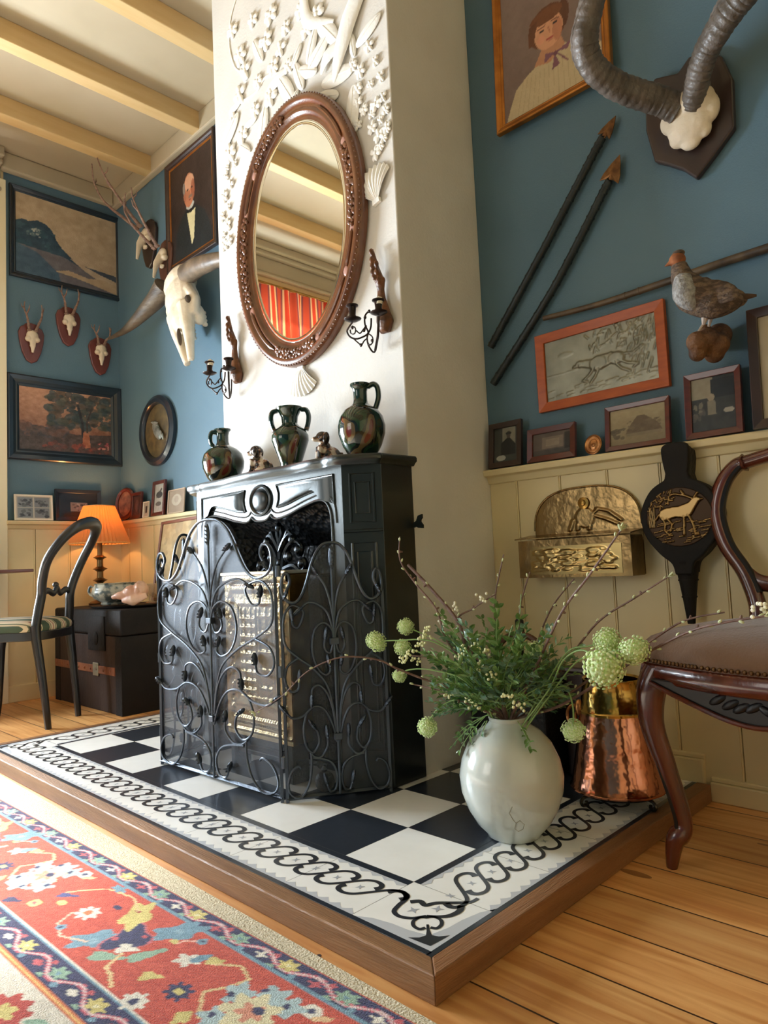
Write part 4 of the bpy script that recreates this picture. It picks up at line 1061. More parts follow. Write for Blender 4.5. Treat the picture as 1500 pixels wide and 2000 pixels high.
# ================================================================ LEFT CORNER: PICTURES
M_dframe = mat('dark_blue_black_frame', (26, 40, 52), .3, c2=(20, 30, 40), scale=5, coat=.4)
M_bframe = mat('dark_brown_frame', (44, 30, 26), .35, c2=(58, 38, 30), scale=8, coat=.3)
M_gilt = mat('gilt_frame', (190, 124, 56), .35, .75, c2=(150, 92, 38), scale=12)
M_mahf = wood('mahogany_frame', (96, 36, 22), (70, 26, 18), .3, (3, 3, 12), 5, coat=.5)
M_glass = mat('picture_glass', (20, 22, 24), .05, alpha=.10, coat=1.0)
FLAT = lambda fw, d: [(0, 0), (0, d), (fw, d * .8), (fw, 0)]
STEP = lambda fw, d: [(0, 0), (0, d * .8), (fw * .12, d), (fw * .45, d * .86), (fw * .7, d * .55), (fw * .8, d * .6), (fw, d * .42), (fw, 0)]
def picture(name, lab, cat, loc, rz, w, h, fw, d, m_frame, art, prof=None, m_art=None, glass=True, group=None, tilt=0, slip=None, lean=0, partname='picture', relief=None, bev=.0015):
    t = thing(name, lab, cat, loc, rz, group)
    if tilt or lean: t.rotation_euler = (lean, tilt, rz)
    m = MB(); m.rframe(w, h, (prof or FLAT)(fw, d)); m.build('frame', m_frame, t, smooth=False, bevel=bev)
    if slip:
        m = MB(); m.rframe(w - 2 * fw + .002, h - 2 * fw + .002, FLAT(slip[0], d * .5)); m.build('slip', slip[1], t, smooth=False)
    MB().bx(-w / 2 + .004, w / 2 - .004, -.002, -.0004, -h / 2 + .004, h / 2 - .004).build('backing', M_bframe, t, smooth=False)
    pa = art.mesh(partname, w - 2 * fw + .001, h - 2 * fw + .001, m_art or M_oil, t, (0, -max(d * .35, .0032), 0), relief=relief)
    if glass: MB().bx(-w / 2 + fw * .9, w / 2 - fw * .9, -d * .5 - .001, -d * .5, -h / 2 + fw * .9, h / 2 - fw * .9).build('glass', M_glass, t, smooth=False)
    return t
LW = R(90)
# landscape with a dark bluff
A = Art(150, 120, (168, 152, 128), 11); A.grad((160, 140, 118), (180, 160, 132)); A.noise(14, 6)
A.poly([(0, .64), (.06, .68), (.12, .67), (.2, .71), (.28, .69), (.34, .63), (.38, .52), (.44, .43), (.5, .37), (.56, .31), (.66, .27), (1, .24), (1, 0), (0, 0)], (40, 66, 84))
A.blobs(60, (.02, .35, .36, .64), .03, [(30, 58, 78), (52, 84, 100), (38, 74, 88)], .7)
A.poly([(0, .36), (.25, .34), (.45, .33), (.62, .25), (.8, .2), (1, .10), (1, 0), (0, 0)], (96, 92, 98)); A.poly([(.52, .33), (.66, .3), (.8, .24), (1, .17), (1, .08), (.8, .14), (.66, .22)], (170, 150, 128))
A.poly([(.66, .28), (1, .25), (1, .17), (.82, .22)], (60, 70, 84)); A.poly([(.36, .12), (.55, .10), (.8, .05), (1, .0), (1, .12), (.85, .16), (.7, .13), (.5, .17)], (164, 142, 116))
A.poly([(0, .36), (.2, .3), (.4, .1), (.42, 0), (0, 0)], (58, 84, 104)); A.blobs(30, (.1, .5, .24, .6), .012, [(180, 180, 170), (90, 110, 116)], .7); A.noise(26, 18)
picture('landscape_painting', 'framed landscape painting of a dark tree covered bluff, highest on the left wall', 'painting', (XL, 1.663, 2.703), LW, .672, .553, .036, .022, M_dframe, A, STEP, glass=False)
# woodland painting
A = Art(160, 120, (150, 110, 90), 12); A.grad((96, 66, 52), (186, 140, 112)); A.noise(24, 6)
A.poly([(0, .42), (.3, .38), (.6, .3), (1, .34), (1, 0), (0, 0)], (66, 58, 56)); A.blobs(150, (.30, .42, 1, .96), .05, [(46, 62, 66), (70, 76, 66), (54, 56, 56), (84, 72, 60)], .75)
A.blobs(60, (.02, .24, .5, .40), .04, [(60, 60, 66), (80, 66, 60), (100, 74, 64)], .7); A.line([(.68, .08), (.67, .5), (.62, .8)], .03, (40, 40, 44)); A.line([(.73, .1), (.72, .52), (.78, .78)], .022, (56, 48, 46))
A.poly([(.66, .08), (.76, .1), (.745, .34), (.68, .36)], (150, 96, 70)); A.blobs(50, (.25, .0, 1, .14), .03, [(130, 60, 48), (90, 56, 50), (70, 50, 50)], .7); A.blobs(16, (.85, .08, .97, .2), .012, [(190, 140, 130), (150, 70, 80)], .8); A.noise(36, 24)
picture('woodland_painting', 'wide dark framed woodland painting with glowing sky above the photographs on the left wall', 'painting', (XL, 1.642, 1.602), LW, .668, .497, .066, .028, M_dframe, A, STEP, glass=False)
# portrait of a man
A = Art(110, 130, (34, 30, 28), 13); A.grad((36, 28, 26), (52, 36, 30)); A.noise(16, 6)
A.poly([(.10, 0), (.14, .28), (.26, .42), (.40, .48), (.62, .46), (.80, .36), (.92, .2), (.96, 0)], (20, 28, 30))
A.poly([(.40, .44), (.60, .44), (.55, .15), (.50, .10)], (196, 184, 140)); A.ell(.49, .455, .10, .03, (14, 16, 18)); A.ell(.48, .50, .09, .04, (170, 170, 160))
A.ell(.46, .655, .125, .17, (170, 108, 76)); A.ell(.47, .73, .11, .08, (192, 142, 110)); A.ell(.55, .64, .05, .10, (140, 78, 56), .7); A.ell(.36, .62, .03, .05, (150, 90, 66)); A.ell(.345, .70, .03, .06, (120, 110, 100)); A.ell(.49, .585, .05, .016, (120, 96, 80))
A.ell(.43, .665, .022, .010, (50, 30, 26)); A.ell(.53, .665, .02, .010, (50, 30, 26)); A.line([(.49, .66), (.505, .61)], .014, (196, 120, 86)); A.ell(.48, .555, .03, .008, (130, 60, 50)); A.noise(18, 22)
picture('gentleman_portrait', 'dark oil portrait of a balding person in a black coat and white shirt', 'painting', (-3.315, YW, 2.695), 0, .52, .64, .034, .025, M_bframe, A, STEP, glass=False, slip=(.010, M_gilt), group=None)
# round convex frame with a feather relief
t = thing('round_convex_frame', 'oval black frame with a silvery feather relief under glass on the back wall', 'framed relief', (-3.745, YW, 1.500))
m = MB(); m.eframe(.205, .205, [(0, 0), (0, .022), (.02, .034), (.040, .030), (.048, .018), (.048, 0)]); m.build('frame', M_dframe, t)
A = Art(90, 90, (120, 100, 66), 14); A.noise(50, 14); A.mesh('ground', .33, .33, mat('', (0, 0, 0)) if False else M_oil, t, (0, -.004, 0)) if False else None
m = MB(); m.disc((0, 0, 0), .16, .16, .006); m.build('ground', mat('mottled_olive_ground', (112, 94, 58), .6, c2=(76, 66, 44), scale=22), t, smooth=False)
m = MB(); m.blob((0.0, -.015, .0), (.07, .010, .035), Matrix.Rotation(.9, 3, 'Y'), 16, 8)
for i in range(7): m.blob((-.02 + .016 * i, -.02, .05 - .016 * i), (.045 - .004 * i, .005, .008), Matrix.Rotation(.2 + .22 * i, 3, 'Y'), 10, 6)
m.build('feather_relief', mat('silvery_feathers', (168, 172, 166), .3, .3, c2=(96, 104, 96), scale=30), t)
mm = MB(); mm.blob((0, -.006, 0), (.158, .028, .158), None, 32, 16); mm.build('domed_glass', mat('clear_dome', (30, 30, 26), .03, alpha=.08, coat=.4), t)

# roe deer trophies on shields
M_shield = wood('red_brown_shield', (108, 54, 46), (86, 42, 38), .35, (6, 6, 2), 4, coat=.3)
M_shieldd = wood('dark_shield', (40, 28, 26), (52, 36, 30), .4, (6, 6, 2), 4, coat=.2)
M_bone = mat('weathered_bone', (222, 208, 186), .6, c2=(204, 188, 162), scale=14, bump=.2, bscale=60)
M_ant = mat('brown_antler', (110, 82, 70), .6, c2=(146, 118, 102), scale=20, stretch=(1, 1, 4), bump=.5, bscale=90)
def trophy(lab, loc, rz, s=1.0, msh=None, ant=None, skl=True, group=None, spread=1.0, ah=1.0, deep=0.0):
    t = thing('deer_trophy', lab, 'trophy', loc, rz, group)
    sh = [(0, -.135), (.03, -.118), (.052, -.07), (.066, -.01), (.072, .045), (.060, .075), (.042, .085), (.030, .10), (0, .105)]
    poly = sh + [(-a, b) for a, b in reversed(sh[1:-1])]
    m = MB(); m.prism([(a * s, b * s) for a, b in poly], .018 * s); m.build('shield', msh or M_shield, t, smooth=False, bevel=.005 * s, seg=3)
    m = MB(); y0 = -.022 * s
    m.blob((0, y0 - .006 * s, .025 * s), (.034 * s, .020 * s, .034 * s)); m.tube([(0, y0 - .008 * s, .02 * s), (0, y0 - .014 * s - deep * .4, -.03 * s), (0, y0 - .008 * s - deep * .7, -(.075 + deep * .4) * s)], [.026 * s, .016 * s, .007 * s], 10, flat=.6)
    m.blob((.024 * s, y0 - .008 * s, .004), (.018 * s, .018 * s, .016 * s)); m.blob((-.024 * s, y0 - .008 * s, .004), (.018 * s, .018 * s, .016 * s)); m.blob((0, y0 - .010 * s, -.035 * s), (.018 * s, .010 * s, .01 * s))
    m.build('skull', M_bone, t, remesh=.003)
    for sg in (1, -1):
        A_ = ant or [(.016, -.03, .05), (.026, -.045, .085), (.040 * spread, -.06, .13 * ah), (.050 * spread, -.05, .17 * ah), (.046 * spread, -.045, .215 * ah)]
        sp = spline([(sg * a * s, b * s, c * s) for a, b, c in A_], 6)
        m = MB(); m.tube(sp, taper(.0095 * s, .0028 * s, len(sp), .8), 8)
        i = int(len(sp) * .55); e = sp[i]; m.tube([e, e + Vector((sg * -.006, -.022, .022)) * s, e + Vector((sg * -.008, -.03, .048)) * s], [.005 * s, .004 * s, .0015 * s], 6)
        i = int(len(sp) * .72); e = sp[i]; m.tube([e, e + Vector((sg * .010, .012, .018)) * s, e + Vector((sg * .014, .014, .036)) * s], [.004 * s, .003 * s, .001 * s], 6)
        for q in range(9):
            e = sp[1 + q]; m.blob(e + Vector((math.cos(q * 2.2), math.sin(q * 2.2), 0)) * .006 * s, .0042 * s, nu=5, nv=4)
        m.blob(sp[1], (.015 * s, .015 * s, .008 * s), nu=8, nv=6)
        m.build('antler', M_ant, t)
    return t
G = 'small deer trophies on the left wall'
trophy('small deer trophy on a red brown shield, leftmost of the three on the left wall', (XL, 1.443, 2.060), LW, 1.0, group=G)
trophy('small deer trophy on a shield, middle and highest of three on the left wall', (XL, 1.655, 2.205), LW, 1.02, group=G)
trophy('small deer trophy on a shield nearest the room corner, below the horn tip', (XL, 1.848, 2.055), LW, 1.0, group=G, ah=.8)
G2 = 'deer skulls on dark shields beside the portrait'
la = [(.015, -.06, .05), (.03, -.12, .09), (.055, -.20, .15), (.05, -.25, .22), (.03, -.27, .30)]
trophy('deer skull with long antlers on a black shield near the ceiling, left of the portrait', (-3.79, YW, 2.655), 0, 1.25, M_shieldd, la, group=G2, deep=.08)
trophy('deer skull with antlers on a brown shield between the portrait and the horned skull', (-3.60, YW, 2.47), 0, 1.15, wood('brown_shield', (92, 56, 40), (70, 42, 32), .4, (6, 6, 2), 4), [(.015, -.06, .05), (.03, -.11, .10), (.05, -.17, .17), (.045, -.2, .24), (.03, -.2, .3)], group=G2, deep=.08)

# large horned skull
M_horn = mat('grey_brown_horn', (104, 90, 72), .55, c2=(70, 60, 50), scale=9, stretch=(1, 1, 3), bump=.3, bscale=40)
M_horn2 = mat('polished_horn', (130, 110, 88), .45, c2=(84, 72, 58), scale=9, bump=.25, bscale=40)
sk = thing('horned_skull', 'large white bovine skull with long curved horns on the back wall', 'skull', (-3.14, YW, 2.05))
m = MB()
def W_(a): return Vector(a)
top = Vector((-3.3008,1.86,2.2364)); nose = Vector((-3.1079,1.8,1.7297))
ax = (nose - top); Ls = ax.length; az = -ax.normalized(); ay = Vector((0, 1, 0)); ay = (ay - az * ay.dot(az)).normalized(); ax_ = ay.cross(az)
Ms = Matrix((ax_, ay, az)).transposed()
def SK(x, y, z): return top + Ms @ Vector((x, y, z))
m.blob(SK(0, .02, -.02), (.13, .075, .08), Ms); m.blob(SK(0, .01, -.12), (.125, .065, .13), Ms); m.blob(SK(0, .0, -.24), (.088, .05, .13), Ms); m.blob(SK(0, .03, -.17), (.11, .07, .12), Ms)
for s in (1, -1):
    m.tube([SK(s * .06, 0, -.22), SK(s * .052, .0, -.33), SK(s * .038, .005, -.43), SK(s * .020, .01, -Ls)], [.05, .038, .027, .018], 10)
    m.tube([SK(s * .095, .0, -.14), SK(s * .120, .02, -.22), SK(s * .088, .02, -.30)], [.030, .024, .028], 8); m.blob(SK(s * .075, .055, -.28), (.032, .035, .065), Ms); m.blob(SK(s * .09, .03, -.01), (.036, .04, .035), Ms)
    for q in range(4): m.blob(SK(s * .06, .095, -.24 - q * .026), (.016, .018, .012), Ms, 8, 6)
m.build('skull', M_bone, sk, remesh=.005, world=True)
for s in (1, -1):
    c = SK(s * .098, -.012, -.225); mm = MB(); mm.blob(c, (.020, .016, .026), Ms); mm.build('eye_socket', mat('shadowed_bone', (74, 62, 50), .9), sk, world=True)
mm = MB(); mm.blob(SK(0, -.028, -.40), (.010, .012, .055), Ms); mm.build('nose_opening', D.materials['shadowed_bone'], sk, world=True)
m = MB(); sp = spline([(-3.4474,1.87,2.2434),(-3.5235,1.86,2.1975),(-3.6122,1.84,2.1516),(-3.7369,1.83,2.1135),(-3.8813,1.83,2.0984),(-4.0971,1.84,2.114)], 6); m.tube(sp, taper(.062, .006, len(sp), 1.1), 14); m.build('horn', M_horn, sk, world=True)
m = MB(); sp = spline([(-3.1721,1.85,2.2193),(-3.0254,1.82,2.197),(-2.8741,1.8,2.1658),(-2.7621,1.8,2.1448),(-2.6638,1.82,2.1336),(-2.5882,1.84,2.1567)], 6); m.tube(sp, taper(.054, .012, len(sp), 1.3), 14); m.build('horn', M_horn2, sk, world=True)

# ---------------- photographs standing along the ledges
def photo_art(seed, bg, blobs, nx=60, ny=50):
    A = Art(nx, ny, bg, seed)
    for f in blobs: f(A)
    A.noise(20, 10); return A
GREY = lambda v: (v, v * .98, v * .92)
A = Art(90, 70, (222, 216, 200), 21)
for (a, b) in ((.04, .52), (.52, .52), (.04, .04), (.52, .04)):
    A.rect(a, b, a + .44, b + .44, (150, 156, 160)); A.blobs(14, (a + .05, b + .04, a + .4, b + .36), .05, [(60, 66, 74), (110, 114, 118), (90, 92, 98)], .8)
zl = 1.0055
picture('photo_frame', 'white framed group of four photographs on the left ledge', 'photo frame', (XL + .030, 1.440, zl + .0735), LW, .208, .147, .011, .012, mat('white_frame', (226, 218, 200), .4), A, m_art=M_photo, lean=R(-4))
A = Art(90, 70, (26, 30, 40), 22); A.rect(.30, .24, .74, .62, (170, 150, 140)); A.blobs(14, (.34, .26, .70, .55), .04, [(70, 60, 60), (120, 100, 96), (220, 204, 196)], .8)
picture('photo_frame', 'wide black framed picture with a small photograph, behind the lamp shade', 'photo frame', (XL + .034, 1.690, zl + .093), LW, .270, .186, .022, .016, mat('black_frame', (22, 26, 36), .35), A, m_art=M_photo, lean=R(-4))
yl = YW - .034; zb_ = lambda x: 1.004 - (x + 4.25) * .0104 + .001
t = thing('oval_photo_frame', 'oval red brown wooden frame standing in the corner on the ledge', 'photo frame', (-4.115, yl, zb_(-4.1) + .102)); t.rotation_euler = (R(-5), 0, R(20))
m = MB(); m.eframe(.080, .100, [(0, 0), (0, .01), (.01, .018), (.024, .014), (.026, 0)], n=40); m.build('frame', M_mahf, t)
m = MB(); m.disc((0, -.003, 0), .056, .076, .003, 32); m.build('picture', mat('sepia_print', (150, 104, 84), .5, c2=(90, 60, 52), scale=26), t, smooth=False)
A = photo_art(23, (92, 56, 50), [lambda A: A.ell(.5, .5, .2, .3, (120, 84, 74))])
picture('photo_frame', 'small dark red wooden frame just right of the oval one', 'photo frame', (-3.965, yl, zb_(-3.96) + .079), 0, .135, .158, .02, .014, M_mahf, A, m_art=M_photo, lean=R(-5))
A = Art(30, 30, (206, 196, 176), 24); A.rect(.34, .25, .66, .75, (60, 52, 52))
picture('photo_frame', 'small white mounted photograph between two red brown frames', 'photo frame', (-3.85, yl, zb_(-3.85) + .047), 0, .075, .094, .006, .008, D.materials['white_frame'], A, m_art=M_photo, lean=R(-5))
A = Art(50, 80, (200, 192, 178), 25); A.ell(.5, .62, .34, .12, (70, 66, 62)); A.ell(.45, .3, .3, .08, (110, 100, 90)); A.poly([(.2, .5), (.8, .8), (.7, .86), (.2, .6)], (80, 70, 64)); A.noise(30, 8)
picture('photo_frame', 'tall narrow red brown frame with a bird print on the back ledge', 'photo frame', (-3.690, yl, zb_(-3.69) + .100), 0, .145, .200, .019, .014, M_mahf, A, m_art=M_photo, lean=R(-5))
A = Art(50, 60, (176, 154, 128), 26); A.ell(.5, .56, .3, .26, (206, 192, 168)); A.ell(.5, .58, .14, .16, (190, 172, 148)); A.noise(10, 8)
picture('photo_frame', 'beige mounted round photograph beside the mantel on the back ledge', 'photo frame', (-3.50, yl, zb_(-3.5) + .067), 0, .18, .134, .006, .008, mat('beige_mount', (176, 154, 128), .6), A, m_art=M_photo, lean=R(-5))

# framed map leaning on the trunk
A = Art(80, 90, (170, 148, 104), 27); A.blobs(90, (0, 0, 1, 1), .07, [(150, 128, 86), (188, 164, 118), (140, 124, 88)], .6); A.noise(30, 12)
picture('framed_map', 'mottled yellow brown map in a thin wooden frame leaning behind the fireplace', 'framed map', (-3.40, 1.885, .518 + .222), R(-4), .50, .44, .016, .014, wood('thin_frame', (120, 68, 40), (90, 50, 30), .4), A, m_art=M_photo, lean=R(-9), glass=False)

# ================================================================ TRUNK
M_leath = mat('worn_trunk_canvas', (44, 32, 27), .75, c2=(60, 45, 38), scale=6, stretch=(1, 1, .5), bump=.2, bscale=60, spec=.25)
M_trdk = mat('dark_trunk_binding', (17, 14, 13), .7, c2=(24, 19, 17), scale=10, bump=.2, bscale=70, spec=.25)
M_strap = mat('tan_leather_strap', (140, 84, 52), .5, c2=(112, 64, 40), scale=12, bump=.2)
tk = thing('travel_trunk', 'dark old travelling trunk with leather bands in the left corner', 'trunk', (-3.70, 1.715, 0))
hw, hd_, hh_ = .41, .20, .505
MB().bx(-hw, hw, -hd_, hd_, .0, .375).build('body', M_leath, tk, smooth=False, bevel=.006)
MB().bx(-hw - .004, hw + .004, -hd_ - .004, hd_ + .004, .378, hh_).build('lid', M_trdk, tk, smooth=False, bevel=.012, seg=3)
m = MB()
for x in (-hw + .03, hw - .03):
    MB().bx(x - .034, x + .034, -hd_ - .003, hd_ + .003, 0, .374).build('corner_binding', M_trdk, tk, smooth=False, bevel=.002)
m = MB(); m.bx(-hw, hw - .066, -hd_ - .006, -hd_, .185, .225)
for x in [-.38 + .075 * i for i in range(10)]: m.blob((x, -hd_ - .006, .205), .007, nu=8, nv=6)
m.build('strap', M_strap, tk, smooth=False, bevel=.002)
MB().bx(.10, .16, -hd_ - .010, -hd_ - .002, .172, .238).build('buckle', mat('tarnished_metal', (168, 166, 150), .35, .8), tk, smooth=False, bevel=.003)
m = MB(); m.bx(.05, .24, -hd_ - .010, -hd_ - .003, .30, .47); m.blob((.145, -hd_ - .012, .36), (.028, .006, .034)); m.build('lock_plate', M_trdk, tk, smooth=False, bevel=.003)

# things on the trunk
tz = .505
tr = MB().lathe([(.001, 0), (.235, 0), (.255, .006), (.26, .012), (.252, .012), (.23, .006), (.001, .005)], 48).build('round_tray', M_trdk)
tag(tr, 'round black tray on top of the dark trunk', 'tray'); tr.scale = (1.0, .72, 1); tr.location = (-3.58, 1.70, tz + .001)
lp = thing('table_lamp', 'lit brass table lamp with a pleated amber shade on the trunk', 'lamp', (-4.06, 1.75, tz))
M_lbase = mat('lamp_brass', (128, 100, 66), .35, .8, c2=(98, 76, 50), scale=10)
m = MB(); m.lathe([(.001, 0), (.062, 0), (.066, .012), (.050, .022), (.022, .030), (.018, .06), (.030, .07), (.017, .08), (.017, .128), (.028, .137), (.042, .144), (.028, .151), (.018, .158), (.017, .193), (.028, .202), (.042, .209), (.028, .216), (.018, .223), (.017, .262), (.026, .270), (.038, .276), (.026, .282), (.014, .29), (.012, .44), (.001, .44)], 32)
m.build('base', M_lbase, lp)
def shade_mat():
    m = D.materials.new('pleated_amber_shade'); m.use_nodes = True; nt = m.node_tree; N = nt.nodes; L = nt.links
    b = N['Principled BSDF']; b.inputs['Base Color'].default_value = (*lin((200, 150, 96)), 1); b.inputs['Roughness'].default_value = .8
    tr_ = N.new('ShaderNodeBsdfTranslucent'); tr_.inputs[0].default_value = (*lin((176, 112, 56)), 1)
    mx = N.new('ShaderNodeMixShader'); mx.inputs[0].default_value = .4
    L.new(b.outputs[0], mx.inputs[1]); L.new(tr_.outputs[0], mx.inputs[2]); L.new(mx.outputs[0], N['Material Output'].inputs[0]); return m
m = MB(); vs = []; nn = 180
for j in range(9):
    t = j / 8; r_ = .165 - .080 * t; z = .357 + .218 * t
    for k_ in range(nn): a = 2 * PI * k_ / nn; rr_ = r_ * (1 + .034 * math.cos(a * 45)); vs.append((rr_ * math.cos(a), rr_ * math.sin(a), z))
m.add(vs, [(j * nn + k_, j * nn + (k_ + 1) % nn, (j + 1) * nn + (k_ + 1) % nn, (j + 1) * nn + k_) for j in range(8) for k_ in range(nn)])
shd = m.build('lamp_shade', shade_mat(), lp)
M_brd = mat('shade_braid', (224, 170, 104), .8)
MB().tube([(.166 * math.cos(2 * PI * i / 60), .166 * math.sin(2 * PI * i / 60), .357) for i in range(60)], .004, 6, closed=True).build('shade_braid', M_brd, shd)
MB().tube([(.086 * math.cos(2 * PI * i / 40), .086 * math.sin(2 * PI * i / 40), .575) for i in range(40)], .003, 6, closed=True).build('shade_braid', M_brd, shd)
bm_ = mat('lamp_bulb', (255, 214, 150), .4); bm_.node_tree.nodes['Principled BSDF'].inputs['Emission Color'].default_value = (1, .55, .2, 1); bm_.node_tree.nodes['Principled BSDF'].inputs['Emission Strength'].default_value = 3
MB().blob((0, 0, .46), (.026, .026, .036)).build('bulb', bm_, lp)
pl_ = D.lights.new('table_lamp_glow', 'POINT'); pl_.energy = 6.0; pl_.color = (1.0, .44, .14); pl_.shadow_soft_size = .03
po = D.objects.new('table_lamp_glow', pl_); col.objects.link(po); po.location = (-4.06, 1.75, tz + .50)
# tureen
M_del = mat('blue_white_faience', (176, 174, 158), .3, c2=(86, 98, 98), scale=30, lo=.46, hi=.56, coat=.15)
tu = thing('pierced_bowl', 'blue and white pottery bowl with two handles on the black tray', 'bowl', (-3.64, 1.650, tz + .014), R(35)); tu.scale = (1.15, 1.15, 1.1)
m = MB(); m.lathe([(.001, 0), (.060, 0), (.064, .006), (.060, .012), (.094, .034), (.104, .058), (.098, .084), (.088, .096), (.094, .103), (.088, .103), (.08, .094), (.092, .06), (.05, .02), (.001, .018)], 40, rib=12, ribamp=.012); m.build('bowl', M_del, tu)
for s in (1, -1):
    MB().tube(spline([(s * .098, 0, .075), (s * .125, 0, .09), (s * .134, 0, .065), (s * .118, 0, .045), (s * .098, 0, .05)], 5), .006, 8).build('handle', M_del, tu)
# conch shell
cs = thing('conch_shell', 'large pinkish conch shell on the trunk behind the fire screen', 'shell', (-3.385, 1.62, tz + .014), R(40)); cs.scale = (.8, .7, .8)
m = MB()
for i in range(26):
    t = i / 25; a = t * 13; rr_ = .016 + .045 * t; m.blob((-.12 + .17 * t + .0, .012 * math.cos(a) * t, .055 + .055 * t * .6 + .012 * math.sin(a) * t), (.018 + .03 * t, rr_ * 1.0, rr_ * .95), None, 12, 8)
for i in range(8): a = i * .8; m.blob((.05, .05 * math.cos(a), .09 + .045 * math.sin(a)), (.014, .014, .02))
m.tube([(-.06, -.02, .03), (.02, -.05, .03), (.11, -.045, .06)], [.012, .036, .02], 10, flat=.5)
m.build('shell', mat('conch_pink', (186, 134, 108), .4, c2=(206, 166, 138), scale=9, coat=.3, bump=.2, bscale=30), cs, remesh=.005)
# fluted glass dish behind the bowl
gd = MB(); gd.lathe([(.001, 0), (.03, 0), (.012, .01), (.012, .03), (.05, .06), (.075, .10), (.071, .10), (.045, .06), (.001, .035)], 36, rib=18, ribamp=.03)
g_ = gd.build('glass_dish', mat('ribbed_glass', (226, 190, 150), .1, alpha=.35, coat=1)); tag(g_, 'ribbed clear glass dish between the lamp and the conch shell', 'dish'); g_.location = (-3.52, 1.79, tz + .014)

# ================================================================ LEFT CHAIR (black balloon back)
M_ebon = mat('ebonised_wood', (24, 25, 28), .34, c2=(30, 30, 32), scale=5, coat=.2)
def stripe_mat():
    m = D.materials.new('green_striped_velvet'); m.use_nodes = True; nt = m.node_tree; N = nt.nodes; L = nt.links; b = N['Principled BSDF']; b.inputs['Roughness'].default_value = .85
    tc = N.new('ShaderNodeTexCoord'); sp = N.new('ShaderNodeSeparateXYZ'); L.new(tc.outputs['Object'], sp.inputs[0])
    a = N.new('ShaderNodeMath'); a.operation = 'MULTIPLY'; a.inputs[1].default_value = 11.0; L.new(sp.outputs['X'], a.inputs[0])
    f = N.new('ShaderNodeMath'); f.operation = 'FRACT'; L.new(a.outputs[0], f.inputs[0])
    r = N.new('ShaderNodeValToRGB'); r.color_ramp.interpolation = 'CONSTANT'; e = r.color_ramp.elements
    e[0].position = 0; e[0].color = (*lin((62, 78, 60)), 1); e[1].position = .45; e[1].color = (*lin((196, 178, 146)), 1)
    for p, c in ((.5, (92, 96, 72)), (.56, (200, 184, 156)), (.68, (140, 70, 66)), (.74, (200, 184, 156)), (.88, (92, 96, 72)), (.93, (196, 178, 146))): k = e.new(p); k.color = (*lin(c), 1)
    L.new(f.outputs[0], r.inputs[0]); L.new(r.outputs[0], b.inputs['Base Color']); return m
lc = thing('dining_chair', 'black balloon back chair with a green and cream striped seat at the left edge', 'chair', (-3.55, 1.16, 0), math.atan2(-.75, .66) + R(0))
# local: front is -Y, width along X; rear legs near (+-.14, .15)
fwd = Vector((-.75, -.66, 0)).normalized()
lc.rotation_euler = (0, 0, math.atan2(fwd.x, -fwd.y))
mid = (Vector((-3.334, 1.194, 0)) + Vector((-3.515, 1.397, 0))) / 2
lc.location = mid + fwd * .22
for s in (1, -1):
    m = MB(); sp = spline([(s * .136, .22, 0), (s * .142, .20, .2), (s * .15, .175, .40), (s * .15, .17, .46)], 5); m.tube(sp, taper(.016, .029, len(sp)), 10, flat=.85); m.build('rear_leg', M_ebon, lc)
    m = MB(); sp = spline([(s * .19, -.22, 0), (s * .182, -.205, .08), (s * .18, -.20, .22), (s * .20, -.21, .34), (s * .20, -.20, .41)], 5); m.tube(sp, [np.interp(i / (len(sp) - 1), [0, .3, .8, 1], [.012, .014, .026, .028]) for i in range(len(sp))], 10); m.build('front_leg', M_ebon, lc)
def seatpoly(k=1.0, n=10):
    P = spline([(-.155 * k, .20 * k, 0), (.155 * k, .20 * k, 0), (.20 * k, -.0, 0), (.225 * k, -.20 * k, 0), (.10 * k, -.245 * k, 0), (-.10 * k, -.245 * k, 0), (-.225 * k, -.20 * k, 0), (-.20 * k, 0, 0)], n, closed=True)
    return [(p.x, p.y) for p in P]
def seat(t, mrail, mcush, z0, z1, z2, sc=1.0, prefix=''):
    P = seatpoly(sc); n_ = len(P)
    m = MB(); vs = [(a, b, z0) for a, b in P] + [(a, b, z1) for a, b in P]; m.add(vs, [tuple(range(n_)), tuple(range(n_, 2 * n_))] + [(i, (i + 1) % n_, n_ + (i + 1) % n_, n_ + i) for i in range(n_)])
    m.build('seat_rail', mrail, t, bevel=.004)
    m = MB(); vs = []; lay = [(.985, z1), (1.0, z1 + (z2 - z1) * .25), (.985, z1 + (z2 - z1) * .5), (.90, z1 + (z2 - z1) * .78), (.65, z1 + (z2 - z1) * .95), (.3, z2), (.05, z2)]
    for k_, z in lay: vs += [(a * k_, b * k_, z) for a, b in P]
    m.add(vs, [(j * n_ + i, j * n_ + (i + 1) % n_, (j + 1) * n_ + (i + 1) % n_, (j + 1) * n_ + i) for j in range(len(lay) - 1) for i in range(n_)] + [tuple((len(lay) - 1) * n_ + i for i in range(n_)), tuple(range(n_))])
    return m.build('seat_cushion', mcush, t, angle=80)
seat(lc, M_ebon, stripe_mat(), .395, .435, .492, .95)
hoop = [(.150, .17, .44), (.138, .182, .54), (.130, .190, .60), (.146, .205, .67), (.160, .24, .76), (.140, .30, .85), (.088, .345, .905), (0, .36, .925)]
full = hoop + [(-a, b, c) for a, b, c in reversed(hoop[:-1])]
sp = spline(full, 5); nq = len(sp)
m = MB(); m.tube(sp, [.024 + .008 * math.exp(-((i / (nq - 1) - .5) / .12) ** 2) for i in range(nq)], 12, flat=.8); m.build('balloon_back', M_ebon, lc)
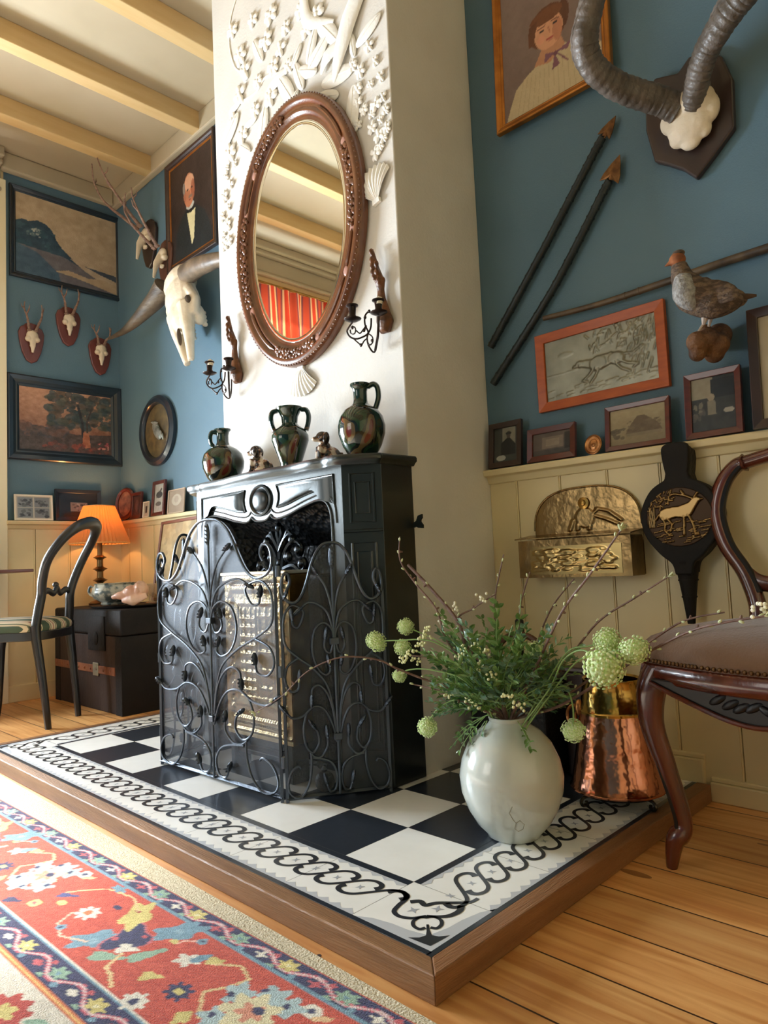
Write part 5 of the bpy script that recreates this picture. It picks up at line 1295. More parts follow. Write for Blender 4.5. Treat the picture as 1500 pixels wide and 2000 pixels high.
m = MB(); sp = spline([(.132, .19, .60), (.08, .192, .615), (.03, .192, .600), (0, .192, .625), (-.03, .192, .600), (-.08, .192, .615), (-.132, .19, .60)], 5); m.tube(sp, .015, 10, flat=.6); m.blob((0, .187, .64), (.02, .012, .014)); m.build('back_rail', M_ebon, lc)

# table corner at the left frame edge
M_tbl = wood('red_brown_table', (104, 52, 40), (84, 40, 32), .3, (10, 2, 10), 4, coat=.4)
tb = thing('side_table', 'small red brown pedestal table whose corner reaches in at the left picture edge', 'table', (-4.0, 1.03, 0))
MB().bx(-.22, .25, -.26, .25, .708, .724).build('table_top', M_tbl, tb, smooth=False, bevel=.004)
MB().lathe([(.001, .03), (.03, .03), (.035, .12), (.02, .2), (.028, .35), (.018, .5), (.03, .66), (.09, .70), (.09, .708), (.001, .708)], 24).build('pedestal', M_tbl, tb)
for k_ in range(3):
    a = k_ * 2 * PI / 3 + .5; MB().tube([(0, 0, .10), (.1 * math.cos(a), .1 * math.sin(a), .09), (.18 * math.cos(a), .18 * math.sin(a), .012)], [.022, .018, .012], 8).build('leg', M_tbl, tb)

# ================================================================ RIGHT WALL: PICTURES AND TROPHIES
# portrait with a bow
A = Art(110, 140, (128, 106, 96), 31); A.grad((120, 98, 88), (136, 116, 108)); A.noise(12, 6); A.y = A.y / .6
A.poly([(.02, 0), (.08, .18), (.14, .33), (.26, .42), (.42, .50), (.60, .56), (.78, .50), (.93, .40), (1, .30), (1, 0)], (190, 170, 134)); A.poly([(.34, .47), (.44, .66), (.60, .70), (.66, .54), (.50, .42)], (186, 132, 98))
for i in range(16): A.line([(.14 + .055 * i, 0), (.22 + .045 * i, .40)], .008, (168, 148, 114), .6)
A.ell(.49, .86, .20, .24, (104, 62, 38)); A.ell(.66, .90, .05, .16, (92, 54, 34)); A.ell(.50, .79, .145, .20, (210, 152, 116)); A.ell(.59, .76, .05, .14, (176, 112, 84), .7); A.ell(.48, .985, .17, .085, (116, 70, 42)); A.poly([(.29, .72), (.30, .96), (.40, 1.0), (.37, .92), (.35, .74)], (104, 62, 38)); A.ell(.42, .735, .04, .05, (222, 150, 120), .6)
A.ell(.43, .835, .026, .013, (60, 44, 44)); A.ell(.57, .845, .026, .013, (60, 44, 44)); A.line([(.39, .875), (.47, .882)], .012, (104, 66, 48)); A.line([(.53, .885), (.61, .88)], .012, (104, 66, 48)); A.line([(.50, .84), (.515, .765)], .014, (184, 120, 92)); A.ell(.51, .70, .042, .014, (172, 78, 68)); A.ell(.52, .675, .03, .010, (186, 124, 98))
A.poly([(.44, .44), (.56, .50), (.68, .46), (.72, .54), (.57, .50), (.46, .55)], (126, 82, 96)); A.poly([(.55, .50), (.60, .34), (.52, .32), (.54, .44)], (120, 78, 90)); A.line([(.56, .50), (.68, .33)], .016, (120, 78, 90)); A.ell(.56, .49, .028, .026, (110, 66, 80)); A.y = A.y * .6; A.noise(10, 26)
picture('bow_portrait', 'gilt framed portrait of a person in a pleated cream blouse with a mauve bow', 'painting', (-1.075, YW - .012, 2.375), 0, .416, .55, .030, .022, M_gilt, A, STEP, glass=False, lean=R(-2))

def relief_mesh(name, A, w, h, m, parent, loc, amp, blur=2):
    hgt = A.a[..., 0] / 255 * amp
    for _ in range(blur): hgt[1:-1, 1:-1] = (hgt[1:-1, 1:-1] * 2 + hgt[:-2, 1:-1] + hgt[2:, 1:-1] + hgt[1:-1, :-2] + hgt[1:-1, 2:]) / 6
    A2 = Art(A.nx, A.ny, (128, 128, 128)); return A2.mesh(name, w, h, m, parent, loc, relief=hgt)
# orange wooden frame with a pewter relief of a running dog
t = thing('pewter_relief', 'orange wooden frame holding a grey metal relief of a running dog', 'framed relief', (-.988, YW, 1.257))
m = MB(); m.rframe(.425, .253, FLAT(.030, .018)); m.build('frame', wood('orange_wood', (180, 86, 26), (158, 70, 20), .45, (3, 12, 12), 5, coat=.1), t, smooth=False, bevel=.002)
A = Art(180, 96, (30, 30, 30), 32)
dg = (120,) * 3
A.poly([(.30, .50), (.36, .545), (.44, .53), (.50, .56), (.62, .57), (.70, .50), (.72, .40), (.62, .40), (.55, .36), (.46, .34), (.42, .40), (.34, .45)], dg); A.ell(.50, .45, .075, .11, (150,) * 3); A.ell(.66, .46, .07, .09, (140,) * 3); A.ell(.33, .50, .035, .05, (150,) * 3); A.ell(.295, .48, .03, .025, dg)
for P in ([(.46, .38), (.40, .28), (.35, .22), (.39, .20)], [(.50, .36), (.46, .24), (.42, .16)], [(.68, .42), (.76, .34), (.84, .30), (.80, .26)], [(.64, .40), (.70, .28), (.76, .22)], [(.71, .50), (.80, .48), (.88, .56)]): A.line(P, .028, (110,) * 3, ax=1.9)
for i in range(60):
    x = .42 + A.rg.rand() * .55; y = .60 + A.rg.rand() * .36; a = A.rg.rand() * 3; A.line([(x, y), (x + .05 * math.cos(a), y + .09 * math.sin(a))], .014, (70 + 60 * A.rg.rand(),) * 3, ax=1.9)
for i in range(50):
    x = .75 + A.rg.rand() * .24; y = .1 + A.rg.rand() * .8; A.line([(x, y), (x + .02, y + .10)], .012, (60 + 60 * A.rg.rand(),) * 3, ax=1.9)
for i in range(36):
    x = A.rg.rand() * .98; y = .03 + A.rg.rand() * .14; A.line([(x, y), (x + .06, y + .01)], .012, (60 + 40 * A.rg.rand(),) * 3, ax=1.9)
A.line([(0, .42), (.3, .43)], .01, (60,) * 3, ax=1.9); A.ell(.2, .72, .07, .04, (45,) * 3)
M_pew = mat('tarnished_pewter', (150, 148, 132), .42, .75, c2=(128, 126, 112), scale=14)
relief_mesh('relief_panel', A, .366, .194, M_pew, t, (0, -.006, 0), .014)

zr = lambda x: .967 - (x + 1.412) * .0073 + .001
yr = YW - .032
A = Art(50, 60, (70, 72, 68), 33); A.rect(.35, .5, .9, 1, (150, 146, 130)); A.poly([(.3, .55), (.62, .72), (.9, .5), (.9, .2), (.3, .2)], (28, 30, 30)); A.ell(.62, .78, .09, .11, (90, 78, 70)); A.ell(.62, .82, .13, .04, (40, 38, 36)); A.ell(.30, .12, .2, .08, (200, 200, 190)); A.noise(16, 8)
picture('photo_frame', 'dark framed photograph with a white dog, standing next to the chimney', 'photo frame', (-1.322, yr, zr(-1.32) + .077), 0, .130, .153, .019, .014, M_bframe, A, m_art=M_photo, lean=R(-6))
A = Art(60, 40, (104, 92, 84), 34); A.rect(.25, .3, .8, .8, (140, 122, 108)); A.rect(.35, .4, .7, .7, (160, 144, 126)); A.rect(0, 0, 1, .25, (84, 78, 74)); A.rect(.84, .2, 1, .9, (50, 46, 44)); A.noise(20, 8)
picture('photo_frame', 'wide low mahogany frame between the dark frame and the small brass oval', 'photo frame', (-1.150, yr, zr(-1.15) + .056), 0, .172, .110, .019, .013, M_mahf, A, m_art=M_photo, lean=R(-7))
A = Art(90, 60, (188, 170, 130), 35); A.grad((150, 132, 96), (196, 180, 142)); A.poly([(.28, .28), (.36, .5), (.5, .76), (.62, .76), (.86, .5), (.94, .28)], (124, 104, 76)); A.blobs(40, (.3, .3, .9, .62), .03, [(110, 92, 66), (140, 120, 88)], .6); A.rect(.3, .22, .92, .30, (150, 132, 100)); A.blobs(20, (.02, .2, .25, .45), .04, [(110, 96, 70), (96, 84, 60)], .7); A.noise(20, 12)
picture('photo_frame', 'mahogany framed sepia photograph of a thatched farmhouse on the right ledge', 'photo frame', (-.868, yr, zr(-.87) + .068), 0, .193, .134, .014, .014, M_mahf, A, m_art=M_photo, lean=R(-6))
A = Art(60, 70, (62, 62, 60), 36); A.rect(0, .62, .5, 1, (170, 160, 136)); A.rect(.45, .6, 1, .95, (34, 36, 38)); A.ell(.45, .62, .08, .07, (180, 165, 140)); A.poly([(.36, .56), (.54, .56), (.56, .3), (.36, .3)], (150, 142, 124)); A.blobs(14, (.02, .2, .3, .5), .05, [(150, 140, 120), (100, 96, 88)], .8); A.ell(.84, .34, .12, .05, (190, 184, 170)); A.noise(22, 10)
picture('photo_frame', 'upright mahogany framed group photograph below the stuffed bird', 'photo frame', (-.656, yr, zr(-.65) + .091), 0, .146, .180, .017, .014, M_mahf, A, m_art=M_photo, lean=R(-5))
A = Art(60, 70, (206, 190, 158), 37); A.rect(.18, .18, .82, .82, (180, 166, 138)); A.blobs(20, (.25, .25, .75, .75), .08, [(120, 110, 94), (90, 84, 76)], .7); A.noise(8, 8)
picture('large_photo_frame', 'large black framed picture cut off by the right picture edge', 'photo frame', (-.427, yr - .004, zr(-.43) + .158), 0, .26, .314, .024, .018, M_bframe, A, m_art=M_photo, lean=R(-4))
t = thing('brass_oval_medallion', 'small oval brass medallion standing on the right ledge', 'ornament', (-1.008, yr - .004, zr(-1.0) + .031), 0); t.rotation_euler = (R(-10), 0, 0)
M_rbr = mat('reddish_brass', (206, 150, 100), .28, .9, c2=(150, 100, 62), scale=30, bump=.2, bscale=80)
m = MB(); m.eframe(.028, .031, [(0, 0), (0, .004), (.003, .006), (.006, .003), (.006, 0)], n=36); m.build('rim', M_rbr, t)
m = MB(); m.disc((0, 0, 0), .024, .027, .003, 32); m.blob((0, -.003, 0), (.015, .004, .018)); m.blob((.003, -.006, -.003), (.006, .003, .006)); m.build('boss', M_rbr, t)

# spears and pole
M_spear = mat('blackened_spear_shaft', (22, 30, 32), .4, c2=(32, 40, 42), scale=20, stretch=(1, 1, 1), bump=.2)
M_rust = mat('rusted_brass_blade', (150, 106, 62), .4, .7, c2=(90, 62, 40), scale=30, bump=.3)
def spear(lab, shaft, tip, s):
    t = thing('spear', lab, 'spear', shaft[0], 0, 'pair of old spears'); shaft = [tuple(p) for p in spline(shaft, 5)]
    a = Vector(shaft[0]); b = Vector(shaft[-1]); c = Vector(tip); d = (c - b).normalized(); r_ = Vector((0, 1, 0)).cross(d).normalized()
    m = MB(); sp = spline(shaft, 4); m.tube(sp, [float(np.interp(i / (len(sp) - 1), [0, .78, .84, .90, 1], [.0125, .012, .0085, .0045, .004])) for i in range(len(sp))], 10)
    for i in range(1, int(len(sp) * .7), 2): m.tube([sp[i], sp[i] + (sp[i + 1] - sp[i]).normalized() * .006], .0140, 10)
    m.build('shaft', M_spear, t, world=True)
    L_ = (c - b).length
    m = MB(); P = [(0, -.12), (.010, .0), (.034 * s, -.04), (.026 * s, .18), (.016 * s, .5), (0, 1.0)]
    pts = [(.006, 0), (.008, .20), (.030 * s, .10), (.026 * s, .35), (.014 * s, .7), (0, 1)]
    ring = [(u_, v_) for u_, v_ in pts] + [(-u_, v_) for u_, v_ in reversed(pts[:-1])]
    y = Vector((0, 1, 0))
    vs = [b + d * (v_ * L_) + r_ * u_ for u_, v_ in ring]; n_ = len(vs)
    ce = b + d * (.35 * L_)
    m.add([q - y * .0015 for q in vs] + [q + y * .0015 for q in vs] + [ce - y * .008, ce + y * .008], [(i, (i + 1) % n_, 2 * n_) for i in range(n_)] + [(n_ + i, n_ + (i + 1) % n_, 2 * n_ + 1) for i in range(n_)] + [(i, (i + 1) % n_, n_ + (i + 1) % n_, n_ + i) for i in range(n_)])
    m.build('blade', M_rust, t, smooth=False, world=True)
spear('black shafted spear with a rusty point, upper one of the two on the blue wall', [(-1.3721,1.955,1.3921),(-1.1471,1.955,1.6531),(-0.9401,1.955,1.9024),(-0.9201,1.955,1.9223)], (-0.8718,1.955,1.9729), .8)
spear('black shafted spear with a broad brass coloured point, lower of the pair', [(-1.3704,1.955,1.2629),(-1.1192,1.955,1.5165),(-0.9252,1.955,1.7628),(-0.9128,1.955,1.7736)], (-0.868,1.955,1.8496), 1.1)
ps = MB(); sp = spline([(-1.1591,1.955,1.4324),(-0.967,1.955,1.4223),(-0.7633,1.955,1.4252),(-0.5979,1.955,1.4293),(-0.4743,1.955,1.4296)], 5); ps.tube(sp, taper(.0085, .0125, len(sp)), 10)
for i in (7, 8, 12): ps.tube([sp[i], sp[i] + (sp[i + 1] - sp[i]) * .08], .0115, 10)
o = ps.build('wooden_pole', mat('dark_cane_pole', (62, 50, 40), .4, c2=(96, 78, 56), scale=24, stretch=(1, 1, 1))); tag(o, 'long thin brown wooden pole fixed across the blue wall behind the bird', 'pole')

# kudu horns on a dark shield
ku = thing('kudu_trophy', 'large ridged spiral horns with a white skull cap on a dark shield', 'trophy', (-.668, YW, 1.85))
m = MB(); P = [(-0.7806,1.975,1.9846),(-0.7488,1.975,2.0226),(-0.684,1.975,2.0028),(-0.6504,1.975,2.0328),(-0.5886,1.975,2.0127),(-0.5667,1.975,1.9856),(-0.5462,1.975,1.9131),(-0.5514,1.975,1.7791),(-0.6081,1.975,1.7264),(-0.6577,1.975,1.6824),(-0.6911,1.975,1.7222),(-0.7319,1.975,1.7554),(-0.7671,1.975,1.7803),(-0.7853,1.975,1.882)]
P = [(p[0], p[2]) for p in P]
m.prism(P, .024, Matrix.Translation((0, YW - .001, 0))); m.build('shield', wood('very_dark_shield', (40, 28, 25), (52, 34, 28), .4, (6, 6, 2), 4, coat=.3), ku, smooth=False, bevel=.006, world=True, seg=3)
m = MB(); c_ = Vector((-0.6564,1.925,1.8308))
m.blob(c_, (.062, .030, .058)); m.blob(c_ + Vector((.02, -.004, .045)), (.055, .040, .046)); m.blob(c_ + Vector((-.045, .006, .025)), (.034, .024, .036)); m.blob(c_ + Vector((.052, .006, .02)), (.030, .022, .042)); m.blob(c_ + Vector((.0, .006, -.052)), (.028, .016, .022)); m.blob(c_ + Vector((-.03, .006, -.03)), (.028, .016, .026)); m.blob(c_ + Vector((.035, .006, -.03)), (.022, .016, .026))
m.build('skull_cap', M_bone, ku, remesh=.004, world=True)
M_kudu = mat('ridged_dark_horn', (74, 65, 56), .5, c2=(108, 98, 90), scale=16, bump=.5, bscale=50, coat=.05)
def horn(P, r0, r1, per_=7):
    sp = spline(P, 14); n_ = len(sp); rr = []
    for i in range(n_):
        t = i / (n_ - 1); rr.append(float(np.interp(t, [0, .62, .8, 1], [r0, r1, r1 * .6, .006])) * (1 + .032 * math.sin(i * 2 * PI / 4.0 + math.sin(i))))
    m = MB(); m.tube(sp, rr, 16, flat=.82)
    # keel running spirally along the horn
    k_ = []
    for i in range(0, n_):
        tg_ = (sp[min(i + 1, n_ - 1)] - sp[max(i - 1, 0)]).normalized(); nn_ = tg_.cross(Vector((.3, 1, .2))).normalized(); bb_ = tg_.cross(nn_); a = 3.6 + i * .05
        k_.append(sp[i] + (nn_ * math.cos(a) + bb_ * math.sin(a)) * rr[i] * .86)
    m.tube(k_, [.009 * (1 - .4 * i / n_) for i in range(n_)], 6)
    m.build('horn', M_kudu, ku, world=True)
horn([(-0.677,1.915,1.8735),(-0.7099,1.88,1.9011),(-0.7539,1.82,1.9183),(-0.7895,1.76,1.9381),(-0.8113,1.7,1.9671),(-0.8074,1.66,2.009),(-0.7839,1.64,2.062),(-0.748,1.62,2.1117),(-0.7147,1.58,2.1472),(-0.7146,1.56,2.2288),(-0.7477,1.56,2.3491),(-0.7448,1.54,2.4289)], .041, .036)
horn([(-0.6403,1.915,1.865),(-0.621,1.89,1.8868),(-0.5971,1.86,1.9135),(-0.5633,1.83,1.9421),(-0.519,1.8,1.9613),(-0.4727,1.78,1.9815),(-0.4253,1.76,1.9978),(-0.3889,1.74,2.0372),(-0.3679,1.72,2.0968),(-0.3329,1.7,2.1428)], .036, .040)

# stuffed partridge on a burl
bd = thing('stuffed_partridge', 'stuffed partridge with an orange face standing on a knobbly wooden mount', 'bird', (-.625, YW, 1.20))
M_feath = D.materials.new('partridge_plumage')
M_feath = mat('partridge_plumage', (112, 92, 72), .8, c2=(74, 58, 46), scale=48, stretch=(1, 1, 2), bump=.6, bscale=140, lo=.42, hi=.58, c3=(92, 74, 60))
M_breast = mat('grey_breast', (164, 162, 158), .8, c2=(118, 114, 110), scale=70, bump=.5, bscale=160)
m = MB()
body = [(-0.6641,1.83,1.3687),(-0.6537,1.83,1.334),(-0.6284,1.84,1.3096),(-0.5955,1.85,1.2914),(-0.5624,1.86,1.2864),(-0.5432,1.87,1.2936)]
m.tube(spline(body, 4), [np.interp(i / 20, [0, .25, .55, .8, 1], [.030, .050, .046, .026, .008]) for i in range(21)], 16); m.tube(spline([(-0.6631,1.83,1.3478),(-0.6697,1.82,1.3815),(-0.6729,1.82,1.41)], 4), [.034, .032, .030, .028, .026, .024, .022, .020, .019], 12)
m.build('body', M_feath, bd, world=True, remesh=.004)
m = MB(); m.tube(spline([(-0.66,1.806,1.3677),(-0.6575,1.8,1.3356),(-0.6502,1.805,1.3037),(-0.6356,1.82,1.2855)], 4), [np.interp(i / 12, [0, .5, 1], [.020, .034, .014]) for i in range(13)], 12); m.build('breast', M_breast, bd, world=True, remesh=.004)
m = MB(); m.tube(spline([(-0.5719,1.865,1.2945),(-0.5438,1.88,1.2962),(-0.516,1.89,1.2941)], 4), taper(.016, .003, 9), 10, flat=.5); m.build('tail', mat('brown_tail_feathers', (84, 62, 46), .8, c2=(60, 44, 34), scale=60), bd, world=True)
m = MB(); hc = Vector((-0.6742,1.815,1.4186)); m.blob(hc, (.021, .020, .020)); m.tube([hc + Vector((-.012, -.008, -.004)), hc + Vector((-.030, -.014, -.012))], [.008, .002], 8); m.build('head', mat('rusty_orange_head', (150, 88, 46), .8, c2=(112, 64, 36), scale=60), bd, world=True, remesh=.003)
m = MB(); m.blob(hc + Vector((.004, .0, .016)), (.016, .014, .009)); m.build('crown', M_feath, bd, world=True)
for s in (0, 1):
    wv = MB(); c_ = Vector((-0.5923,1.82,1.3095)) + Vector((0, .062 * s, 0))
    wv.blob(c_, (.062, .012, .030), Matrix.Rotation(.42, 3, 'Y'), 14, 8); wv.build('wing', M_feath, bd, world=True)
m = MB(); m.tube([(-0.6228,1.84,1.2837),(-0.6295,1.845,1.2532),(-0.6346,1.85,1.2436)], [.013, .008, .004], 8); m.tube([(-0.6344,1.85,1.2462),(-0.6454,1.845,1.2293),(-0.6508,1.84,1.2189)], [.003, .003, .0025], 6); m.build('leg', mat('pale_bird_leg', (176, 160, 148), .6), bd, world=True)
m = MB(); m.tube([(-0.6148,1.86,1.2834),(-0.6209,1.865,1.2593),(-0.6293,1.87,1.241)], [.012, .006, .003], 8); m.build('leg', D.materials['pale_bird_leg'], bd, world=True)
m = MB()
for p, r_ in zip([(-0.6532,1.85,1.2026),(-0.659,1.86,1.1761),(-0.6303,1.87,1.2114),(-0.6201,1.9,1.1985),(-0.6341,1.91,1.1793),(-0.6409,1.88,1.2368),(-0.6243,1.93,1.2289)], (.028, .022, .026, .030, .026, .016, .032)): m.blob(p, (r_, r_ * 1.1, r_))
m.tube([(-0.6282,1.9,1.2101),(-0.6458,1.972,1.2248)], .03, 10)
m.build('wooden_burl', mat('burl_wood', (118, 80, 46), .7, c2=(66, 44, 34), scale=18, bump=.8, bscale=60), bd, world=True, remesh=.005)

# brass wall box
M_bbox = mat('old_brass_sheet', (156, 128, 84), .26, .95, c2=(104, 82, 52), scale=7, bump=.25, bscale=26, lo=.4, hi=.7)
wb = thing('brass_wall_box', 'hanging brass box with an arched back plate on the cream panelling', 'wall box', (-1.06, YW - .018, .70))
m = MB(); P = [(-.178, -.095), (.178, -.095)] + [(.178 * math.cos(a), .055 + .115 * math.sin(a)) if False else (.178 * (abs(math.cos(a)) ** .7) * (1 if math.cos(a) >= 0 else -1), .05 + .125 * math.sin(a) ** .8) for a in [PI * i / 20 for i in range(21)]]
m.prism(P, .003); m.build('back_plate', M_bbox, wb, smooth=False)
m = MB(); m.tube([(p[0], -.004, p[1]) for p in P[2:]], .0035, 8); m.build('rolled_edge', M_bbox, wb)
m = MB(); X_, Y_ = .178, .085; z0, z1 = -.097, .018
m.add([(-X_ - .014, -.006, z0), (X_, -.006, z0), (X_, -Y_, z0), (-X_ - .014, -Y_, z0), (-X_ - .014, -.006, z1), (X_, -.006, z1), (X_, -Y_, z1), (-X_ - .014, -Y_, z1)], [(0, 1, 2, 3), (0, 3, 7, 4), (1, 2, 6, 5), (2, 3, 7, 6)])
m.build('trough', M_bbox, wb, smooth=False)
m = MB(); m.add([(-X_ - .02, -.006, z1 + .016), (X_ + .006, -.006, z1 + .016), (X_ + .006, -Y_ - .01, z1 + .004), (-X_ - .02, -Y_ - .01, z1 + .004), (-X_ - .02, -.006, z1 + .019), (X_ + .006, -.006, z1 + .019), (X_ + .006, -Y_ - .01, z1 + .007), (-X_ - .02, -Y_ - .01, z1 + .007)], [(0, 1, 2, 3), (4, 5, 6, 7), (0, 1, 5, 4), (1, 2, 6, 5), (2, 3, 7, 6), (3, 0, 4, 7)])
m.build('lid', M_bbox, wb, smooth=False)
A = Art(120, 60, (20, 20, 20), 41)
for i in range(90):
    x = .08 + A.rg.rand() * .84; y = .12 + A.rg.rand() * .74; a = A.rg.rand() * 3.1; A.ell(x, y, .04 + .05 * A.rg.rand(), .04 + .05 * A.rg.rand(), (60 + 170 * A.rg.rand(),) * 3, rot=a)
relief_mesh('embossed_scene', A, .30, .085, mat('bright_embossed_brass', (176, 150, 98), .24, .95), wb, (0, -Y_ - .001, -.045), .007, 3)
A = Art(110, 70, (0, 0, 0), 42)
for P2 in ([(.40, .10), (.42, .6), (.5, .8)], [(.55, .1), (.6, .55), (.66, .66)], [(.62, .5), (.78, .35), (.9, .2)], [(.3, .1), (.35, .4)], [(.66, .7), (.8, .6), (.95, .3)]): A.line(P2, .07, (140,) * 3, ax=1.6)
A.ell(.5, .45, .12, .3, (120,) * 3)
relief_mesh('embossed_figures', A, .26, .10, M_bbox, wb, (.0, -.0035, .085), .006, 3)
m = MB(); m.lathe([(.001, 0), (.018, 0), (.018, .004), (.010, .006), (.008, .010), (.001, .012)], 20, T=Matrix.Rotation(R(90), 4, 'X'), c=(0.0, -.006, .125)); m.build('hanging_boss', M_brass, wb)

# bellows
M_blk = mat('black_leather_wood', (22, 19, 17), .65, c2=(30, 26, 23), scale=9, bump=.15, bscale=60, spec=.25)
be = thing('fire_bellows', 'black fire bellows with a brass stag relief hanging on the panelling', 'bellows', (-.752, YW - .019, .757))
def outl(k=1.0):
    pts = [(-.034, .195), (0, .203), (.034, .195), (.036, .16), (.030, .12), (.034, .103), (.075, .078), (.103, .030), (.106, -.012), (.093, -.055), (.060, -.098), (.030, -.125), (.022, -.155)]
    P = spline([(a, 0, b) for a, b in pts[:5]], 4) + spline([(a, 0, b) for a, b in pts[5:]], 5)
    L_ = [(p.x, p.z) for p in P if p.x > -1]
    r_ = [q for q in L_ if q[0] >= 0]
    return r_ + [(-a, b) for a, b in reversed(r_) if a > 0]
m = MB(); m.prism(outl(), .014, Matrix.Translation((0, -.048, 0))); m.build('front_board', M_blk, be, smooth=False, bevel=.004)
m = MB(); m.prism([(a * .96, b * .97) for a, b in outl()], .045, Matrix.Translation((0, -.003, 0))); m.build('leather_bag', mat('black_leather', (18, 16, 16), .55, bump=.4, bscale=90), be, smooth=False)
m = MB(); m.tube([(0, -.032, -.12), (0, -.032, -.17), (0, -.032, -.215), (0, -.032, -.287)], [.032, .024, .018, .010], 14); m.tube([(0, -.032, -.168), (0, -.032, -.172)], .026, 14); m.tube([(0, -.032, -.213), (0, -.032, -.217)], .020, 14); m.build('nozzle', M_blk, be)
A = Art(130, 120, (8, 8, 8), 43); g_ = (170,) * 3
A.poly([(.22, .52), (.24, .62), (.34, .66), (.52, .67), (.66, .72), (.72, .78), (.78, .80), (.86, .76), (.80, .72), (.74, .62), (.68, .52), (.60, .48), (.46, .50), (.32, .46), (.26, .46)], g_)
for P2 in ([(.27, .50), (.30, .38), (.28, .30), (.36, .20)], [(.34, .48), (.40, .38), (.37, .28)], [(.58, .50), (.57, .36), (.56, .20)], [(.64, .52), (.70, .36), (.72, .20), (.76, .20)], [(.72, .78), (.60, .84), (.46, .88), (.40, .86)], [(.60, .84), (.56, .92)], [(.74, .80), (.80, .88), (.86, .92)], [(.22, .56), (.17, .48)]): A.line(P2, .026, (150,) * 3)
for i in range(46):
    x = .12 + A.rg.rand() * .76; y = .08 + A.rg.rand() * .34; A.line([(x, y), (x + .09, y + .015)], .012, (60 + 60 * A.rg.rand(),) * 3)
for i in range(40):
    x = .08 + A.rg.rand() * .34; y = .62 + A.rg.rand() * .28; a = A.rg.rand() * 3; A.line([(x, y), (x + .05 * math.cos(a), y + .05 * math.sin(a))], .014, (100,) * 3)
for i in range(5): A.line([(.06 + .02 * i, .35), (.07 + .02 * i, .64)], .010, (90,) * 3)
hgt = A.a[..., 0] / 255 * .010; hgt = np.where((A.x - .5) ** 2 + (A.y - .5) ** 2 < .235, hgt, -.004)
for _ in range(1): hgt[1:-1, 1:-1] = (hgt[1:-1, 1:-1] * 2 + hgt[:-2, 1:-1] + hgt[2:, 1:-1] + hgt[1:-1, :-2] + hgt[1:-1, 2:]) / 6
Ac = Art(130, 120, (52, 38, 26), 44); Ac.a = np.where((A.a[..., :1] > 50), np.array([164, 134, 88.]), Ac.a)
Ac.mesh('stag_relief', .185, .165, paintmat('antiqued_brass', .35, metal=.9), be, (0, -.0635, 0), relief=hgt, round_cut=.235)

# ================================================================ COPPER POT, SCUTTLE, VASE
M_cop = mat('hammered_copper', (214, 150, 122), .16, 1.0, c2=(196, 130, 102), scale=8, bump=.35, bscale=14, bdist=.02)
cp = thing('copper_pot', 'large conical copper pot with a brass collar standing on the hearth border', 'pot', (-.88, 1.70, ZT))
m = MB(); m.lathe([(.001, .032), (.110, .030), (.118, .032), (.119, .036), (.1145, .040), (.108, .075), (.098, .13), (.089, .19), (.082, .222), (.001, .222)], 56); m.build('body', M_cop, cp)
m = MB(); m.lathe([(.084, .218), (.0845, .224), (.081, .228), (.076, .27), (.071, .298), (.073, .303), (.0715, .305), (.067, .300), (.074, .24), (.08, .222)], 56); m.build('brass_collar', mat('polished_brass', (206, 172, 96), .16, 1.0, c2=(184, 148, 80), scale=8, bump=.3, bscale=14, bdist=.02), cp)
for a in (22, 202):
    a = R(a); ca, sa = math.cos(a), math.sin(a)
    m = MB(); m.blob((.084 * ca, .084 * sa, .225), (.012, .012, .022), Matrix.Rotation(a, 3, 'Z')); m.blob((.094 * ca, .094 * sa, .175), (.006, .014, .04), Matrix.Rotation(a, 3, 'Z')); m.build('handle_mount', M_rbr, cp)
    rg = [(.098 * ca + .018 * ca * math.cos(q), .098 * sa + .018 * sa * math.cos(q), .205 + .026 * math.sin(q)) for q in [2 * PI * i / 18 for i in range(18)]]
    MB().tube(rg, .0042, 8, closed=True).build('ring_handle', M_rbr, cp)
st = thing('iron_trivet', 'low scrolled iron trivet under the copper pot', 'trivet', (-.88, 1.70, ZT))
m = MB(); m.tube([(.095 * math.cos(2 * PI * i / 30), .095 * math.sin(2 * PI * i / 30), .025) for i in range(30)], .0045, 8, closed=True); m.build('ring', M_irond, st)
for k_ in range(4):
    a = k_ * PI / 2 - .35; ca, sa = math.cos(a), math.sin(a)
    MB().tube(spline([(r_ * ca, r_ * sa, z) for r_, z in ((.09, .025), (.112, .024), (.122, .014), (.116, .005), (.106, .007), (.106, .014))], 5), .0042, 7).build('leg', mat('iron_foot', (70, 66, 60), .3, .8) if k_ == 0 else D.materials['iron_foot'], st)
# scuttle behind the bouquet
cu_ = thing('coal_scuttle', 'dark coal scuttle with an arched handle behind the bouquet', 'scuttle', (-1.215, 1.80, ZT))
m = MB(); m.add([(-.12, -.08, 0), (.12, -.08, 0), (.12, .09, 0), (-.12, .09, 0), (-.14, -.11, .27), (.14, -.11, .27), (.14, .11, .29), (-.14, .11, .29)], [(0, 1, 2, 3), (0, 1, 5, 4), (1, 2, 6, 5), (2, 3, 7, 6), (3, 0, 4, 7), (4, 5, 6, 7)])
m.build('body', M_irond, cu_, smooth=False, bevel=.008)
m = MB(); m.tube(spline([(-.10, 0, .27), (-.085, 0, .345), (-.04, 0, .385), (.03, 0, .385), (.075, 0, .345), (.09, 0, .27)], 6), .010, 8); m.build('arched_handle', mat('brown_cane_handle', (86, 56, 36), .5), cu_)
m = MB(); m.tube([(-.022, .03, .28), (-.022, .03, .38), (-.022, .03, .395), (-.022, .03, .43), (-.022, .03, .437)], [.008, .009, .014, .013, .007], 10); m.build('shovel_handle', M_irond, cu_)
bxx = thing('fireside_box', 'dark narrow upright box between the scuttle and the copper pot', 'box', (-1.035, 1.86, ZT))
